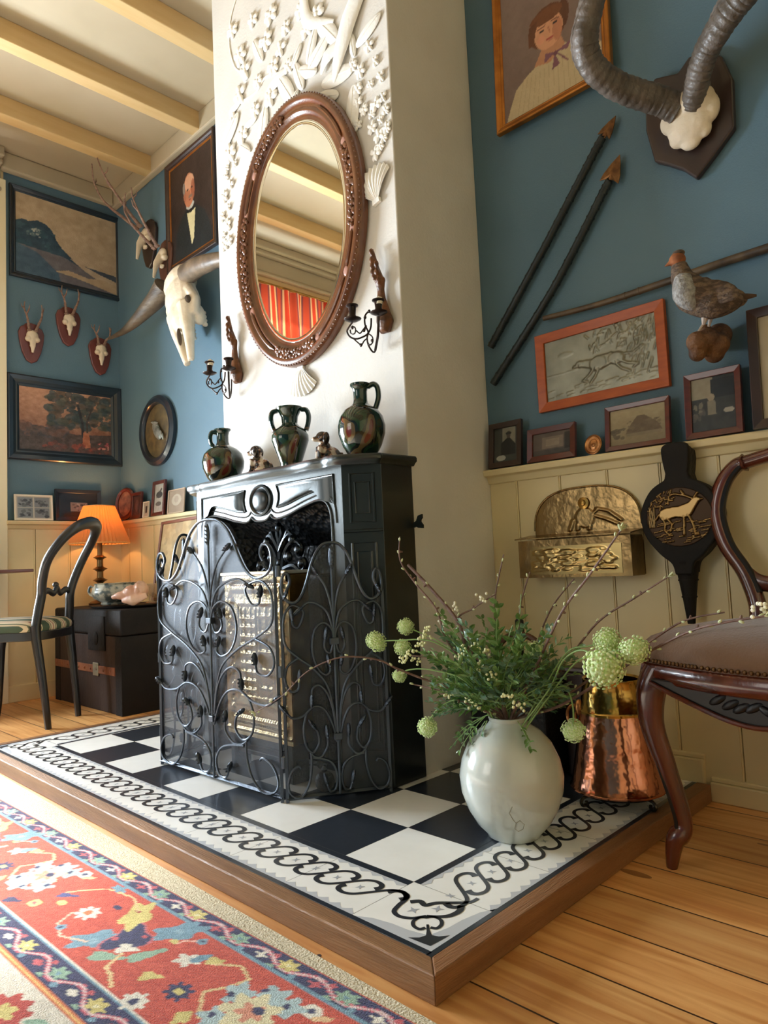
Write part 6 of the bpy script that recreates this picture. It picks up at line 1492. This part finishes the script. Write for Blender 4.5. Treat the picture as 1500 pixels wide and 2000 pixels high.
MB().bx(-.045, .035, -.06, .06, 0, .29).build('body', mat('dark_red_brown_lacquer', (46, 26, 22), .4, coat=.2), bxx, smooth=False, bevel=.006)
MB().bx(-.048, .038, -.063, .063, .29, .305).build('lid', D.materials['dark_red_brown_lacquer'], bxx, smooth=False, bevel=.004)

VX, VY = -.955, 1.345
M_vase = mat('celadon_glaze', (200, 206, 200), .16, c2=(190, 196, 190), scale=7, coat=.6, bump=.03, bscale=20)
vs_ = thing('stoneware_vase', 'big egg shaped pale grey green glazed vase holding the bouquet', 'vase', (VX, VY, ZT))
m = MB(); m.lathe([(.001, .002), (.054, 0), (.060, .004), (.062, .010), (.082, .030), (.101, .062), (.114, .10), (.117, .135), (.110, .170), (.094, .205), (.070, .232), (.048, .246), (.042, .254), (.045, .262), (.043, .264), (.038, .256), (.040, .245), (.001, .20)], 64); m.build('body', M_vase, vs_)
M_crk = mat('glaze_crack', (150, 146, 128), .4)
m = MB(); sp = [(-.02, .10), (-.026, .085), (-.018, .07), (-.012, .062), (-.014, .048), (-.006, .04), (.004, .046), (.006, .058), (-.004, .068), (-.012, .062)]
def onv(x, z):
    r_ = np.interp(z, [0, .010, .030, .062, .10, .135, .17], [.06, .062, .082, .101, .114, .117, .11]) + .0004
    y = math.sqrt(max(0, r_ * r_ - x * x)); return (x * .7103 + y * .699, x * .7024 - y * .711, z)
m.tube([onv(a, b) for a, b in sp], .0008, 5); m.build('incised_line', M_crk, vs_)

# ================================================================ THE BOUQUET
MO = Vector((VX, VY, ZT + .245))
M_twig = mat('brown_twig', (92, 64, 54), .6, c2=(122, 94, 82), scale=60, bump=.3)
M_bud = mat('pale_green_bud', (190, 196, 150), .6)
M_blos = mat('cream_blossom', (238, 234, 210), .6)
M_blosg = mat('greenish_cream_blossom', (222, 222, 172), .6)
M_snow = mat('lime_snowball', (184, 212, 126), .7, c2=(228, 238, 198), scale=5, lo=.38, hi=.62)
M_stem = mat('green_stem', (128, 160, 92), .5)
M_leaf = mat('dark_green_leaf', (84, 122, 62), .38, c2=(116, 150, 82), scale=30, coat=.15)
M_leaf2 = mat('blue_green_leaf', (112, 146, 120), .35, c2=(74, 110, 78), scale=30, coat=.2)
br_ = random.Random(11)
def branch(lab, P, r0=.0032, r1=.0012, buds=12, inside=True, blossoms=(), leaftip=False):
    t = thing('bare_twig', lab, 'twig', MO, 0, 'budding twigs in the bouquet')
    r0 *= 1.25; r1 *= 1.3
    pts = [MO + Vector((br_.uniform(-.012, .012), br_.uniform(-.012, .012), -.06)), MO + (Vector(P[0]) - MO) * .15] + [Vector(p) for p in P]
    sp = spline(pts, 6); m = MB(); m.tube(sp, taper(r0, r1, len(sp)), 7)
    for q in range(3, len(sp) - 3, 7):
        d = (sp[q + 1] - sp[q]).normalized().orthogonal(); m.tube([sp[q], sp[q] + d * r0 * 1.6], [r0 * .9, r0 * .5], 5)
    m.build('stem', M_twig, t, world=True)
    b = MB()
    for i in range(buds):
        q = int(8 + (len(sp) - 10) * i / max(1, buds - 1)); q = min(q, len(sp) - 2); d = (sp[q + 1] - sp[q]).normalized(); o_ = Matrix.Rotation(i * 2.4, 3, d) @ d.orthogonal().normalized()
        rot = (d + o_ * .6).to_track_quat('Z', 'Y').to_matrix(); b.blob(sp[q] + o_ * .004, (.0028, .0028, .0052), rot, 6, 5)
    if leaftip:
        d = (sp[-1] - sp[-3]).normalized()
        for i in range(5): rot = (d + Vector((br_.uniform(-.8, .8), br_.uniform(-.8, .8), br_.uniform(-.5, .8)))).to_track_quat('Z', 'Y').to_matrix(); b.blob(sp[-1] + rot @ Vector((0, 0, .006)), (.0035, .0012, .009), rot, 6, 5)
    b.build('bud', M_bud, t, world=True)['kind'] = 'stuff'
    if blossoms:
        c = MB()
        for p in blossoms:
            for i in range(9): c.blob(Vector(p) + Vector((br_.uniform(-1, 1), br_.uniform(-1, 1), br_.uniform(-1, 1))) * .011, .0038, nu=6, nv=5)
        c.build('blossom', M_blos, t, world=True)['kind'] = 'stuff'
    return t
branch('thick dark twig leaning left past the fireplace, forked with cream blossom', [(-0.99,1.34,0.4088),(-1.0465,1.33,0.454),(-1.0678,1.32,0.5243),(-1.1366,1.31,0.601),(-1.2005,1.3,0.6624)], .0045, .003, 8)
branch('thin curved twig rising highest on the left in front of the iron surround', [(-1.056,1.32,0.4247),(-1.0904,1.3,0.4855),(-1.1062,1.29,0.5529),(-1.1594,1.28,0.6154),(-1.198,1.27,0.6735),(-1.1959,1.27,0.7333)], .0032, .0012, 16)
branch('short side twig with white blossom buds crossing below the brass box', [(-1.0332,1.36,0.427),(-1.1004,1.36,0.5162),(-1.0553,1.37,0.5499),(-0.9949,1.38,0.5838)], .003, .0012, 6, blossoms=[(-1.0988,1.355,0.553),(-1.0296,1.365,0.5775),(-1.1249,1.34,0.5137)])
branch('knobbly upright twig ending beside the left end of the brass box', [(-1.0206,1.41,0.3723),(-1.0285,1.42,0.4691),(-1.0354,1.43,0.5619),(-1.0068,1.44,0.677)], .003, .0012, 16)
branch('short upright twig just right of the knobbly one', [(-0.964,1.4,0.3904),(-0.9509,1.4,0.4746),(-0.9479,1.41,0.5517),(-0.9217,1.42,0.6328)], .0028, .0012, 10)
branch('dark twig ending just below the brass box corner', [(-0.9588,1.45,0.3836),(-0.9361,1.47,0.4799),(-0.9051,1.49,0.5522),(-0.8517,1.5,0.6122)], .0028, .0012, 14)
branch('long straight pale twig reaching up across the brass wall box with a green tip', [(-0.8803,1.33,0.3959),(-0.8421,1.31,0.4433),(-0.7596,1.28,0.5529),(-0.6839,1.26,0.6254),(-0.6011,1.24,0.7102)], .0034, .0014, 18, leaftip=True)
branch('long twig rising right between the brass box and the bellows', [(-0.9067,1.42,0.3569),(-0.8537,1.44,0.4222),(-0.7774,1.46,0.5154),(-0.692,1.47,0.5686),(-0.6189,1.48,0.6133)], .0032, .0012, 14, leaftip=True)
branch('upper of two twigs reaching right to the tip of the bellows', [(-0.8807,1.43,0.3346),(-0.7726,1.44,0.4052),(-0.6651,1.45,0.4729),(-0.5868,1.46,0.5223),(-0.5052,1.46,0.5414)], .003, .0012, 12)
branch('lower of two twigs reaching right over the velvet chair seat', [(-0.8442,1.38,0.3357),(-0.7251,1.36,0.4044),(-0.6074,1.34,0.4741),(-0.5179,1.32,0.5187),(-0.4503,1.31,0.5372),(-0.3872,1.31,0.5492)], .0032, .0014, 14, leaftip=True, blossoms=[(-0.3969,1.31,0.5586)])
branch('long drooping twig sweeping left across the front of the fire screen', [(-1.016,1.31,0.3468),(-1.1039,1.27,0.3803),(-1.1743,1.22,0.4155),(-1.2172,1.19,0.4396),(-1.2785,1.13,0.4483),(-1.3574,1.09,0.4141),(-1.4236,1.06,0.3536),(-1.5125,1.04,0.3073)], .003, .0008, 16, leaftip=True)
branch('short low twig left of the vase mouth behind the drooping snowball', [(-0.9952,1.3,0.3276),(-1.0523,1.28,0.3481),(-1.1049,1.27,0.3659),(-1.1772,1.26,0.3755)], .0028, .0012, 12)

# snowball flowers
def snow_mesh(seed):
    m = MB(); r_ = random.Random(seed); n_ = 130
    n_ = 210; m.blob((0, 0, 0), .76, nu=14, nv=10)
    for i in range(n_):
        z = 1 - 2 * (i + .5) / n_; a = i * 2.39996; q = math.sqrt(1 - z * z); p = Vector((q * math.cos(a), q * math.sin(a), z)) * r_.uniform(.78, 1.02)
        rot = p.to_track_quat('Z', 'Y').to_matrix(); m.blob(p, (.10, .10, .045), Matrix.Rotation(r_.uniform(-.5, .5), 3, 'X') @ rot, 6, 4)
    return m
snow_me = snow_mesh(1).build('flower_head', M_snow).data
o_tmp = [o for o in D.objects if o.name.startswith('flower_head')][0]; D.objects.remove(o_tmp)
def snowball(lab, px, r, way=(), sq=(1, 1, 1)):
    t = thing('snowball_flower', lab, 'flower', MO, 0, 'lime green snowball flowers')
    c = Vector(px)
    pts = [MO + Vector((br_.uniform(-.012, .012), br_.uniform(-.012, .012), -.05))] + [Vector(w) for w in way] + [c]
    sp = spline(pts, 6); m = MB(); m.tube(sp, .0018, 6); m.build('stem', M_stem, t, world=True)
    h = D.objects.new('flower_head', snow_me); col.objects.link(h); h.parent = t; h.location = c - MO; h.scale = (r * sq[0], r * sq[1], r * sq[2]); h.rotation_euler = (br_.random() * 3, br_.random() * 3, 0)
    return t
snowball('lime snowball flower, leftmost of all, in front of the iron surround', (-1.2962,1.27,0.4699), .027, [(-1.0201,1.32,0.3975),(-1.1148,1.29,0.4734),(-1.2232,1.27,0.4757)], (.85, 1, 1.15))
snowball('small darker green snowball flower, topmost on the left side', (-1.2288,1.31,0.5059), .022, [(-1.027,1.33,0.4074),(-1.1327,1.33,0.4681),(-1.2034,1.32,0.4954)])
snowball('snowball flower mixed with cream blossom on the left', (-1.2239,1.29,0.4569), .022, [(-1.0209,1.32,0.3857),(-1.135,1.31,0.427),(-1.1918,1.3,0.4498)])
snowball('small oval snowball flower hanging under the left blossom cluster', (-1.2296,1.28,0.3869), .019, [(-1.021,1.3,0.377),(-1.1193,1.29,0.4062),(-1.1937,1.28,0.4047)], (.85, 1, 1.1))
snowball('snowball flower hanging lowest on the left beside the vase', (-1.1171,1.25,0.2816), .024, [(-0.9859,1.29,0.3531),(-1.0519,1.27,0.3463),(-1.0952,1.255,0.3186)])
snowball('upper snowball flower of the right hand trio above the copper pot', (-0.696,1.34,0.49), .029, [(-0.8411,1.34,0.3977),(-0.7865,1.34,0.4645),(-0.738,1.34,0.4776)])
snowball('largest snowball flower, lowest of the right hand trio', (-0.6761,1.28,0.4469), .041, [(-0.8238,1.31,0.3821),(-0.7763,1.3,0.4509),(-0.7223,1.29,0.4759)])
snowball('snowball flower furthest right, in front of the velvet chair', (-0.6264,1.31,0.4777), .031, [(-0.8238,1.33,0.379),(-0.7524,1.32,0.4498),(-0.6775,1.31,0.4739)], (.9, 1, 1.1))
snowball('pale snowball flower in the leaves right of the middle', (-0.9079,1.4,0.4507), .024, [(-0.935,1.38,0.3723),(-0.9244,1.39,0.4183)])
snowball('flat green flower drooping in front of the copper pot', (-0.7982,1.36,0.2935), .027, [(-0.8636,1.35,0.3499),(-0.8101,1.35,0.3879),(-0.7965,1.36,0.3497)], (1, 1, .35))
bt = thing('blossom_cluster', 'cluster of cream blossom among the left snowball flowers', 'flower', MO)
m = MB(); m.tube(spline([MO + Vector((0, 0, -.05))] + [(-1.0132,1.31,0.3878),(-1.1015,1.29,0.4316),(-1.1859,1.275,0.4531)], 6) if False else spline([tuple(MO + Vector((0, 0, -.05)))] + [(-1.0132,1.31,0.3878),(-1.1015,1.29,0.4316),(-1.1867,1.275,0.4406)], 6), .0022, 6); m.build('stem', M_twig, bt, world=True)
m = MB()
for p in [(-1.1817,1.26,0.4366),(-1.1685,1.265,0.4491),(-1.2045,1.26,0.429),(-1.1626,1.27,0.4304),(-1.1469,1.27,0.4656),(-1.1345,1.28,0.4883),(-1.1234,1.28,0.507),(-1.1423,1.275,0.4774),(-0.9981,1.25,0.466),(-0.9615,1.25,0.4769),(-0.9415,1.25,0.4635),(-0.9095,1.23,0.4191),(-0.983,1.24,0.3617),(-0.9695,1.24,0.352),(-0.873,1.23,0.3797),(-0.8463,1.23,0.3616),(-1.0066,1.25,0.4485),(-0.9497,1.24,0.4366),(-1.041,1.24,0.3673)]:
    for i in range(8): m.blob(Vector(p) + Vector((br_.uniform(-1, 1), br_.uniform(-1, 1), br_.uniform(-1, 1))) * .010, .0034, nu=6, nv=5)
m.build('blossom', M_blosg, bt, world=True)['kind'] = 'stuff'

# leafy sprigs
def sprig_proto(k_, mt, L_=.13, nl=11, lw=.0038, ll=.026):
    r_ = random.Random(k_); sm = MB(); lm = MB(); P = []
    bend = r_.uniform(.2, .55)
    for i in range(nl + 2):
        t = i / (nl + 1); P.append(Vector((L_ * t * math.cos(bend * t), 0, L_ * t * math.sin(bend * t) * (-.6))))
    sm.tube(P, taper(.0013, .0006, len(P)), 5)
    for i in range(2, nl + 2):
        for s in ((1, -1) if i % 2 else (r_.choice((1, -1)),)):
            d = (P[i] - P[i - 1]).normalized(); a = s * r_.uniform(.35, 1.0); up = Vector((0, 0, 1))
            dr = (d * math.cos(a) + Vector((0, 1, 0)) * math.sin(a) + up * r_.uniform(-.7, .9)).normalized(); sd = dr.cross(up).normalized()
            l = ll * r_.uniform(.75, 1.15) * (1 - .35 * i / nl); w = lw * r_.uniform(.8, 1.2); nrm = sd.cross(dr)
            b0 = P[i]; q = [b0, b0 + dr * l * .35 + sd * w, b0 + dr * l * .7 + sd * w * .8, b0 + dr * l - nrm * .003, b0 + dr * l * .7 - sd * w * .8, b0 + dr * l * .35 - sd * w, b0 + dr * l * .5 - nrm * .0018]
            lm.add(q, [(0, 1, 6), (1, 2, 6), (2, 3, 6), (3, 4, 6), (4, 5, 6), (5, 0, 6)])
    t = thing('leafy_sprig', 'leafy green sprig filling the middle of the bouquet', 'foliage', (0, 0, 0), 0, 'leafy sprigs in the bouquet')
    sm.build('stem', M_stem, t); lm.build('leaves', mt, t, smooth=False)['kind'] = 'stuff'
    return t
protos = [sprig_proto(1, M_leaf, .12, 8, .0046, .030), sprig_proto(2, M_leaf2, .11, 7, .005, .032), sprig_proto(3, M_leaf, .13, 9, .0048, .034), sprig_proto(4, M_leaf2, .10, 7, .006, .026)]
used = set()
def put(k_, az, el, roll, base, s):
    p = protos[k_]
    if k_ in used:
        o = p.copy(); col.objects.link(o)
        for ch in pch[k_]:
            c = ch.copy(); col.objects.link(c); c.parent = o
    else: o = p; used.add(k_)
    o.location = base; o.rotation_euler = (roll, -el, az); o.scale = (s, s, s); return o
pch = [ALL(p) for p in protos]
for i in range(190):
    az = i * 2.39996 + br_.uniform(-.2, .2); el = math.asin(min(1, .16 + .82 * ((i * 37 % 190) / 190) ** .9))
    if br_.random() < .25: el = br_.uniform(.1, .4)
    if math.cos(az + .79) > .35: el = max(el, br_.uniform(.38, .95))
    ln_ = br_.uniform(.0, .055 + .07 * max(0, el)); d = Vector((math.cos(az) * math.cos(el), math.sin(az) * math.cos(el), math.sin(el)))
    base = MO + Vector((-.012, -.008, .026)) + d * (.010 + ln_)
    o = put(i % 4, az, el, br_.uniform(-.7, .7), base, br_.uniform(.75, 1.2)); sd_ = math.cos(az - .78) * math.cos(el)
    if el > .95: o['label'], o['group'] = 'leafy green sprig pointing upwards in the centre of the bouquet', 'upright leafy sprigs in the bouquet'
    elif sd_ > .45: o['label'], o['group'] = 'leafy green sprig leaning right towards the copper pot', 'leafy sprigs on the right of the bouquet'
    elif sd_ < -.45: o['label'], o['group'] = 'leafy green sprig leaning left towards the fireplace', 'leafy sprigs on the left of the bouquet'
    else: o['label'], o['group'] = 'leafy green sprig filling the middle of the bouquet above the vase mouth', 'leafy sprigs in the middle of the bouquet'
# sprigs hanging over the rim at the front
for (az, el, dx, dy, dz, s, k_) in ((-2.55, -.9, -.030, -.046, .012, .85, 1), (-2.2, -1.05, -.018, -.055, .016, .95, 3), (-2.9, -.55, -.045, -.03, .016, .9, 0), (-2.3, -.7, -.030, -.045, .022, .8, 0), (-3.2, -.35, -.04, -.01, .02, 1.0, 2), (-.6, -.4, .04, -.02, .015, .7, 0)):
    o = put(k_, az, el, 0, MO + Vector((dx, dy, dz)), s)
    o['label'] = 'leafy sprig hanging down over the rim of the pale vase'; o['group'] = 'sprigs drooping over the vase rim'
gr = thing('grass_stems', 'few thin curling green grass stems rising from the bouquet centre', 'foliage', MO)
for P in ([(-0.9817,1.38,0.4157),(-0.971,1.38,0.464),(-0.9537,1.38,0.5063),(-0.9492,1.38,0.51)], [(-0.96,1.38,0.4172),(-0.9487,1.38,0.4769),(-0.9398,1.39,0.5176),(-0.9295,1.39,0.583)], [(-1.018,1.36,0.4279),(-1.0181,1.36,0.47),(-1.0097,1.36,0.5053)], [(-0.9449,1.38,0.43),(-0.9359,1.38,0.4774),(-0.9401,1.38,0.4984)]):
    MB().tube(spline([tuple(MO)] + P, 6), .0012, 5).build('grass_stem', M_stem, gr, world=True)

# ================================================================ RIGHT CHAIR (mahogany, brown velvet)
M_mahog = wood('polished_mahogany', (104, 46, 28), (70, 28, 18), .22, (3, 3, 1), 6, coat=.7)
M_mdark = mat('dark_carved_edge', (20, 17, 18), .38, spec=.4)
M_velv = mat('brown_velvet', (104, 78, 60), .85, c2=(122, 95, 75), scale=5, sheen=.3, bump=.2, bscale=200)
ch = thing('velvet_chair', 'carved mahogany balloon back chair with a brown velvet seat at the right edge', 'chair', (-.41, 1.666, 0), -.171)
for s in (1, -1):
    m = MB(); P = [(s * .222, -.205, .41), (s * .236, -.218, .37), (s * .238, -.222, .30), (s * .222, -.210, .22), (s * .206, -.197, .14), (s * .200, -.192, .085), (s * .214, -.206, .055), (s * .222, -.212, .0)]
    sp = spline(P, 6); n_ = len(sp); m.tube(sp, [np.interp(i / (n_ - 1), [0, .14, .3, .5, .7, .8, .88, 1], [.034, .032, .025, .0195, .018, .022, .018, .011]) for i in range(n_)], 14)
    m.build('front_leg', M_mahog, ch)
    e = MB(); sp2 = [p + Vector((0, -.016, 0)) - Vector((s * -.006, 0, 0)) for p in sp[2:int(n_ * .8)]]; e.tube(sp2, .005, 7); e.build('carved_edge', M_mdark, ALL(ch)[-1] if False else ch)
    m = MB(); sp = spline([(s * .165, .195, .43), (s * .165, .20, .3), (s * .17, .215, .15), (s * .178, .245, .0)], 6); m.tube(sp, taper(.022, .014, len(sp)), 10); m.build('rear_leg', M_mahog, ch)
P = spline([(-.17, .20, 0), (.17, .20, 0), (.215, .0, 0), (.248, -.20, 0), (.235, -.228, 0), (.10, -.262, 0), (0, -.27, 0), (-.10, -.262, 0), (-.235, -.228, 0), (-.248, -.20, 0), (-.215, 0, 0)], 8, closed=True)
P = [(p.x, p.y) for p in P]; n_ = len(P)
m = MB(); vs = []
for k_, z in ((.95, .385), (1.0, .39), (1.015, .405), (1.0, .425), (.985, .43)): vs += [(a * k_, b * k_, z) for a, b in P]
m.add(vs, [(j * n_ + i, j * n_ + (i + 1) % n_, (j + 1) * n_ + (i + 1) % n_, (j + 1) * n_ + i) for j in range(4) for i in range(n_)] + [tuple(range(n_)), tuple(4 * n_ + i for i in range(n_))]); m.build('seat_rail', M_mahog, ch, angle=70)
m = MB(); ap = spline([(-.215, 0, .392), (-.16, 0, .372), (-.10, 0, .352), (-.05, 0, .338), (0, 0, .332), (.05, 0, .338), (.10, 0, .352), (.16, 0, .372), (.215, 0, .392)], 4)
pol = [(p.x, p.z) for p in ap] + [(.215, .40), (-.215, .40)]
m.prism(pol, .014, Matrix.Translation((0, -.236, 0))); m.build('apron', M_mdark, ch, smooth=False, bevel=.003)
m = MB(); m.tube([(p.x, -.254, p.z) for p in ap], .005, 8); m.build('apron_bead', M_mahog, ch)
m = MB()
for i, (a, b) in enumerate(((0, .372), (.024, .368), (-.024, .368), (.045, .372), (-.045, .372), (.07, .378), (-.07, .378))): m.blob((a, -.250, b - .004), (.020, .005, .008), Matrix.Rotation(.5 * (1 if a > 0 else -1), 3, 'Y'), 8, 6)
m.build('carved_leaves', M_mdark, ch)
m = MB(); vs = []; lay = [(.985, .428), (1.01, .438), (1.01, .452), (.985, .470), (.93, .485), (.80, .500), (.6, .512), (.3, .519), (.05, .521)]
for k_, z in lay: vs += [(a * k_, b * k_, z) for a, b in P]
m.add(vs, [(j * n_ + i, j * n_ + (i + 1) % n_, (j + 1) * n_ + (i + 1) % n_, (j + 1) * n_ + i) for j in range(len(lay) - 1) for i in range(n_)] + [tuple((len(lay) - 1) * n_ + i for i in range(n_)), tuple(range(n_))]); m.build('seat_cushion', M_velv, ch, angle=80)
m = MB(); nl_ = int(n_ * .98)
for i in range(0, n_, 1):
    a, b = P[i]
    m.blob((a * 1.012, b * 1.012, .436), .0048, nu=7, nv=5)
    a2, b2 = P[(i + 1) % n_]
    if math.hypot(a2 - a, b2 - b) > .016: m.blob(((a + a2) / 2 * 1.012, (b + b2) / 2 * 1.012, .436), .0048, nu=7, nv=5)
m.build('stud', mat('dark_brass_stud', (110, 84, 58), .3, .9), ch)['kind'] = 'stuff'
inv = wm(ch).inverted()
bk_ = [inv @ Vector(p) for p in [(-0.5674,1.865,0.4841),(-0.5711,1.875,0.5331),(-0.5973,1.89,0.6048),(-0.6401,1.9,0.679),(-0.6586,1.91,0.7626),(-0.6407,1.915,0.8348),(-0.609,1.92,0.8754),(-0.5849,1.92,0.8841)]]
cx0 = 0.02
for s in (-1, 1):
    def q(v): return Vector((v.x, v.y, v.z)) if s < 0 else Vector((2 * cx0 - v.x, v.y, v.z))
    sp = spline([q(v) for v in bk_], 6); n2 = len(sp); m = MB(); m.tube(sp, [np.interp(i / (n2 - 1), [0, .3, .7, .93, 1], [.021, .020, .021, .019, .024]) for i in range(n2)], 12); m.blob(sp[-1], (.022, .018, .016)); m.build('back_stile', M_mahog, ch)
    e = MB(); e.tube([p + Vector(((.016 if s < 0 else -.016), -.006, 0)) for p in sp[8:]], .009, 8); e.build('dark_moulding', M_mdark, ch)
tl = bk_[-1]; tr_ = Vector((2 * cx0 - tl.x, tl.y, tl.z)); mid_ = Vector((cx0, tl.y, tl.z + .035))
m = MB(); m.tube(spline([tl, Vector((tl.x + .05, tl.y, tl.z + .008)), mid_ - Vector((.05, 0, .004)), mid_, mid_ + Vector((.05, 0, -.004)), Vector((tr_.x - .05, tr_.y, tr_.z + .008)), tr_], 6), .018, 12)
for dx in (-.05, -.03, -.01, .01, .03, .05): m.blob(mid_ + Vector((dx, -.008, .014 + .012 * math.cos(dx * 30))), (.014, .012, .016))
m.build('crest_rail', M_mahog, ch)
lw_ = bk_[2]; m = MB(); m.tube(spline([lw_, Vector((lw_.x + .06, lw_.y, lw_.z - .03)), Vector((cx0, lw_.y, lw_.z - .012)), Vector((2 * cx0 - lw_.x - .06, lw_.y, lw_.z - .03)), Vector((2 * cx0 - lw_.x, lw_.y, lw_.z))], 6), .020, 12, flat=.6); m.blob((cx0, lw_.y - .006, lw_.z - .01), (.04, .014, .026)); m.build('lower_rail', M_mahog, ch)
m = MB(); m.tube([bk_[0], Vector((2 * cx0 - bk_[0].x, bk_[0].y, bk_[0].z))], .02, 8); m.build('rear_rail', M_mahog, ch)
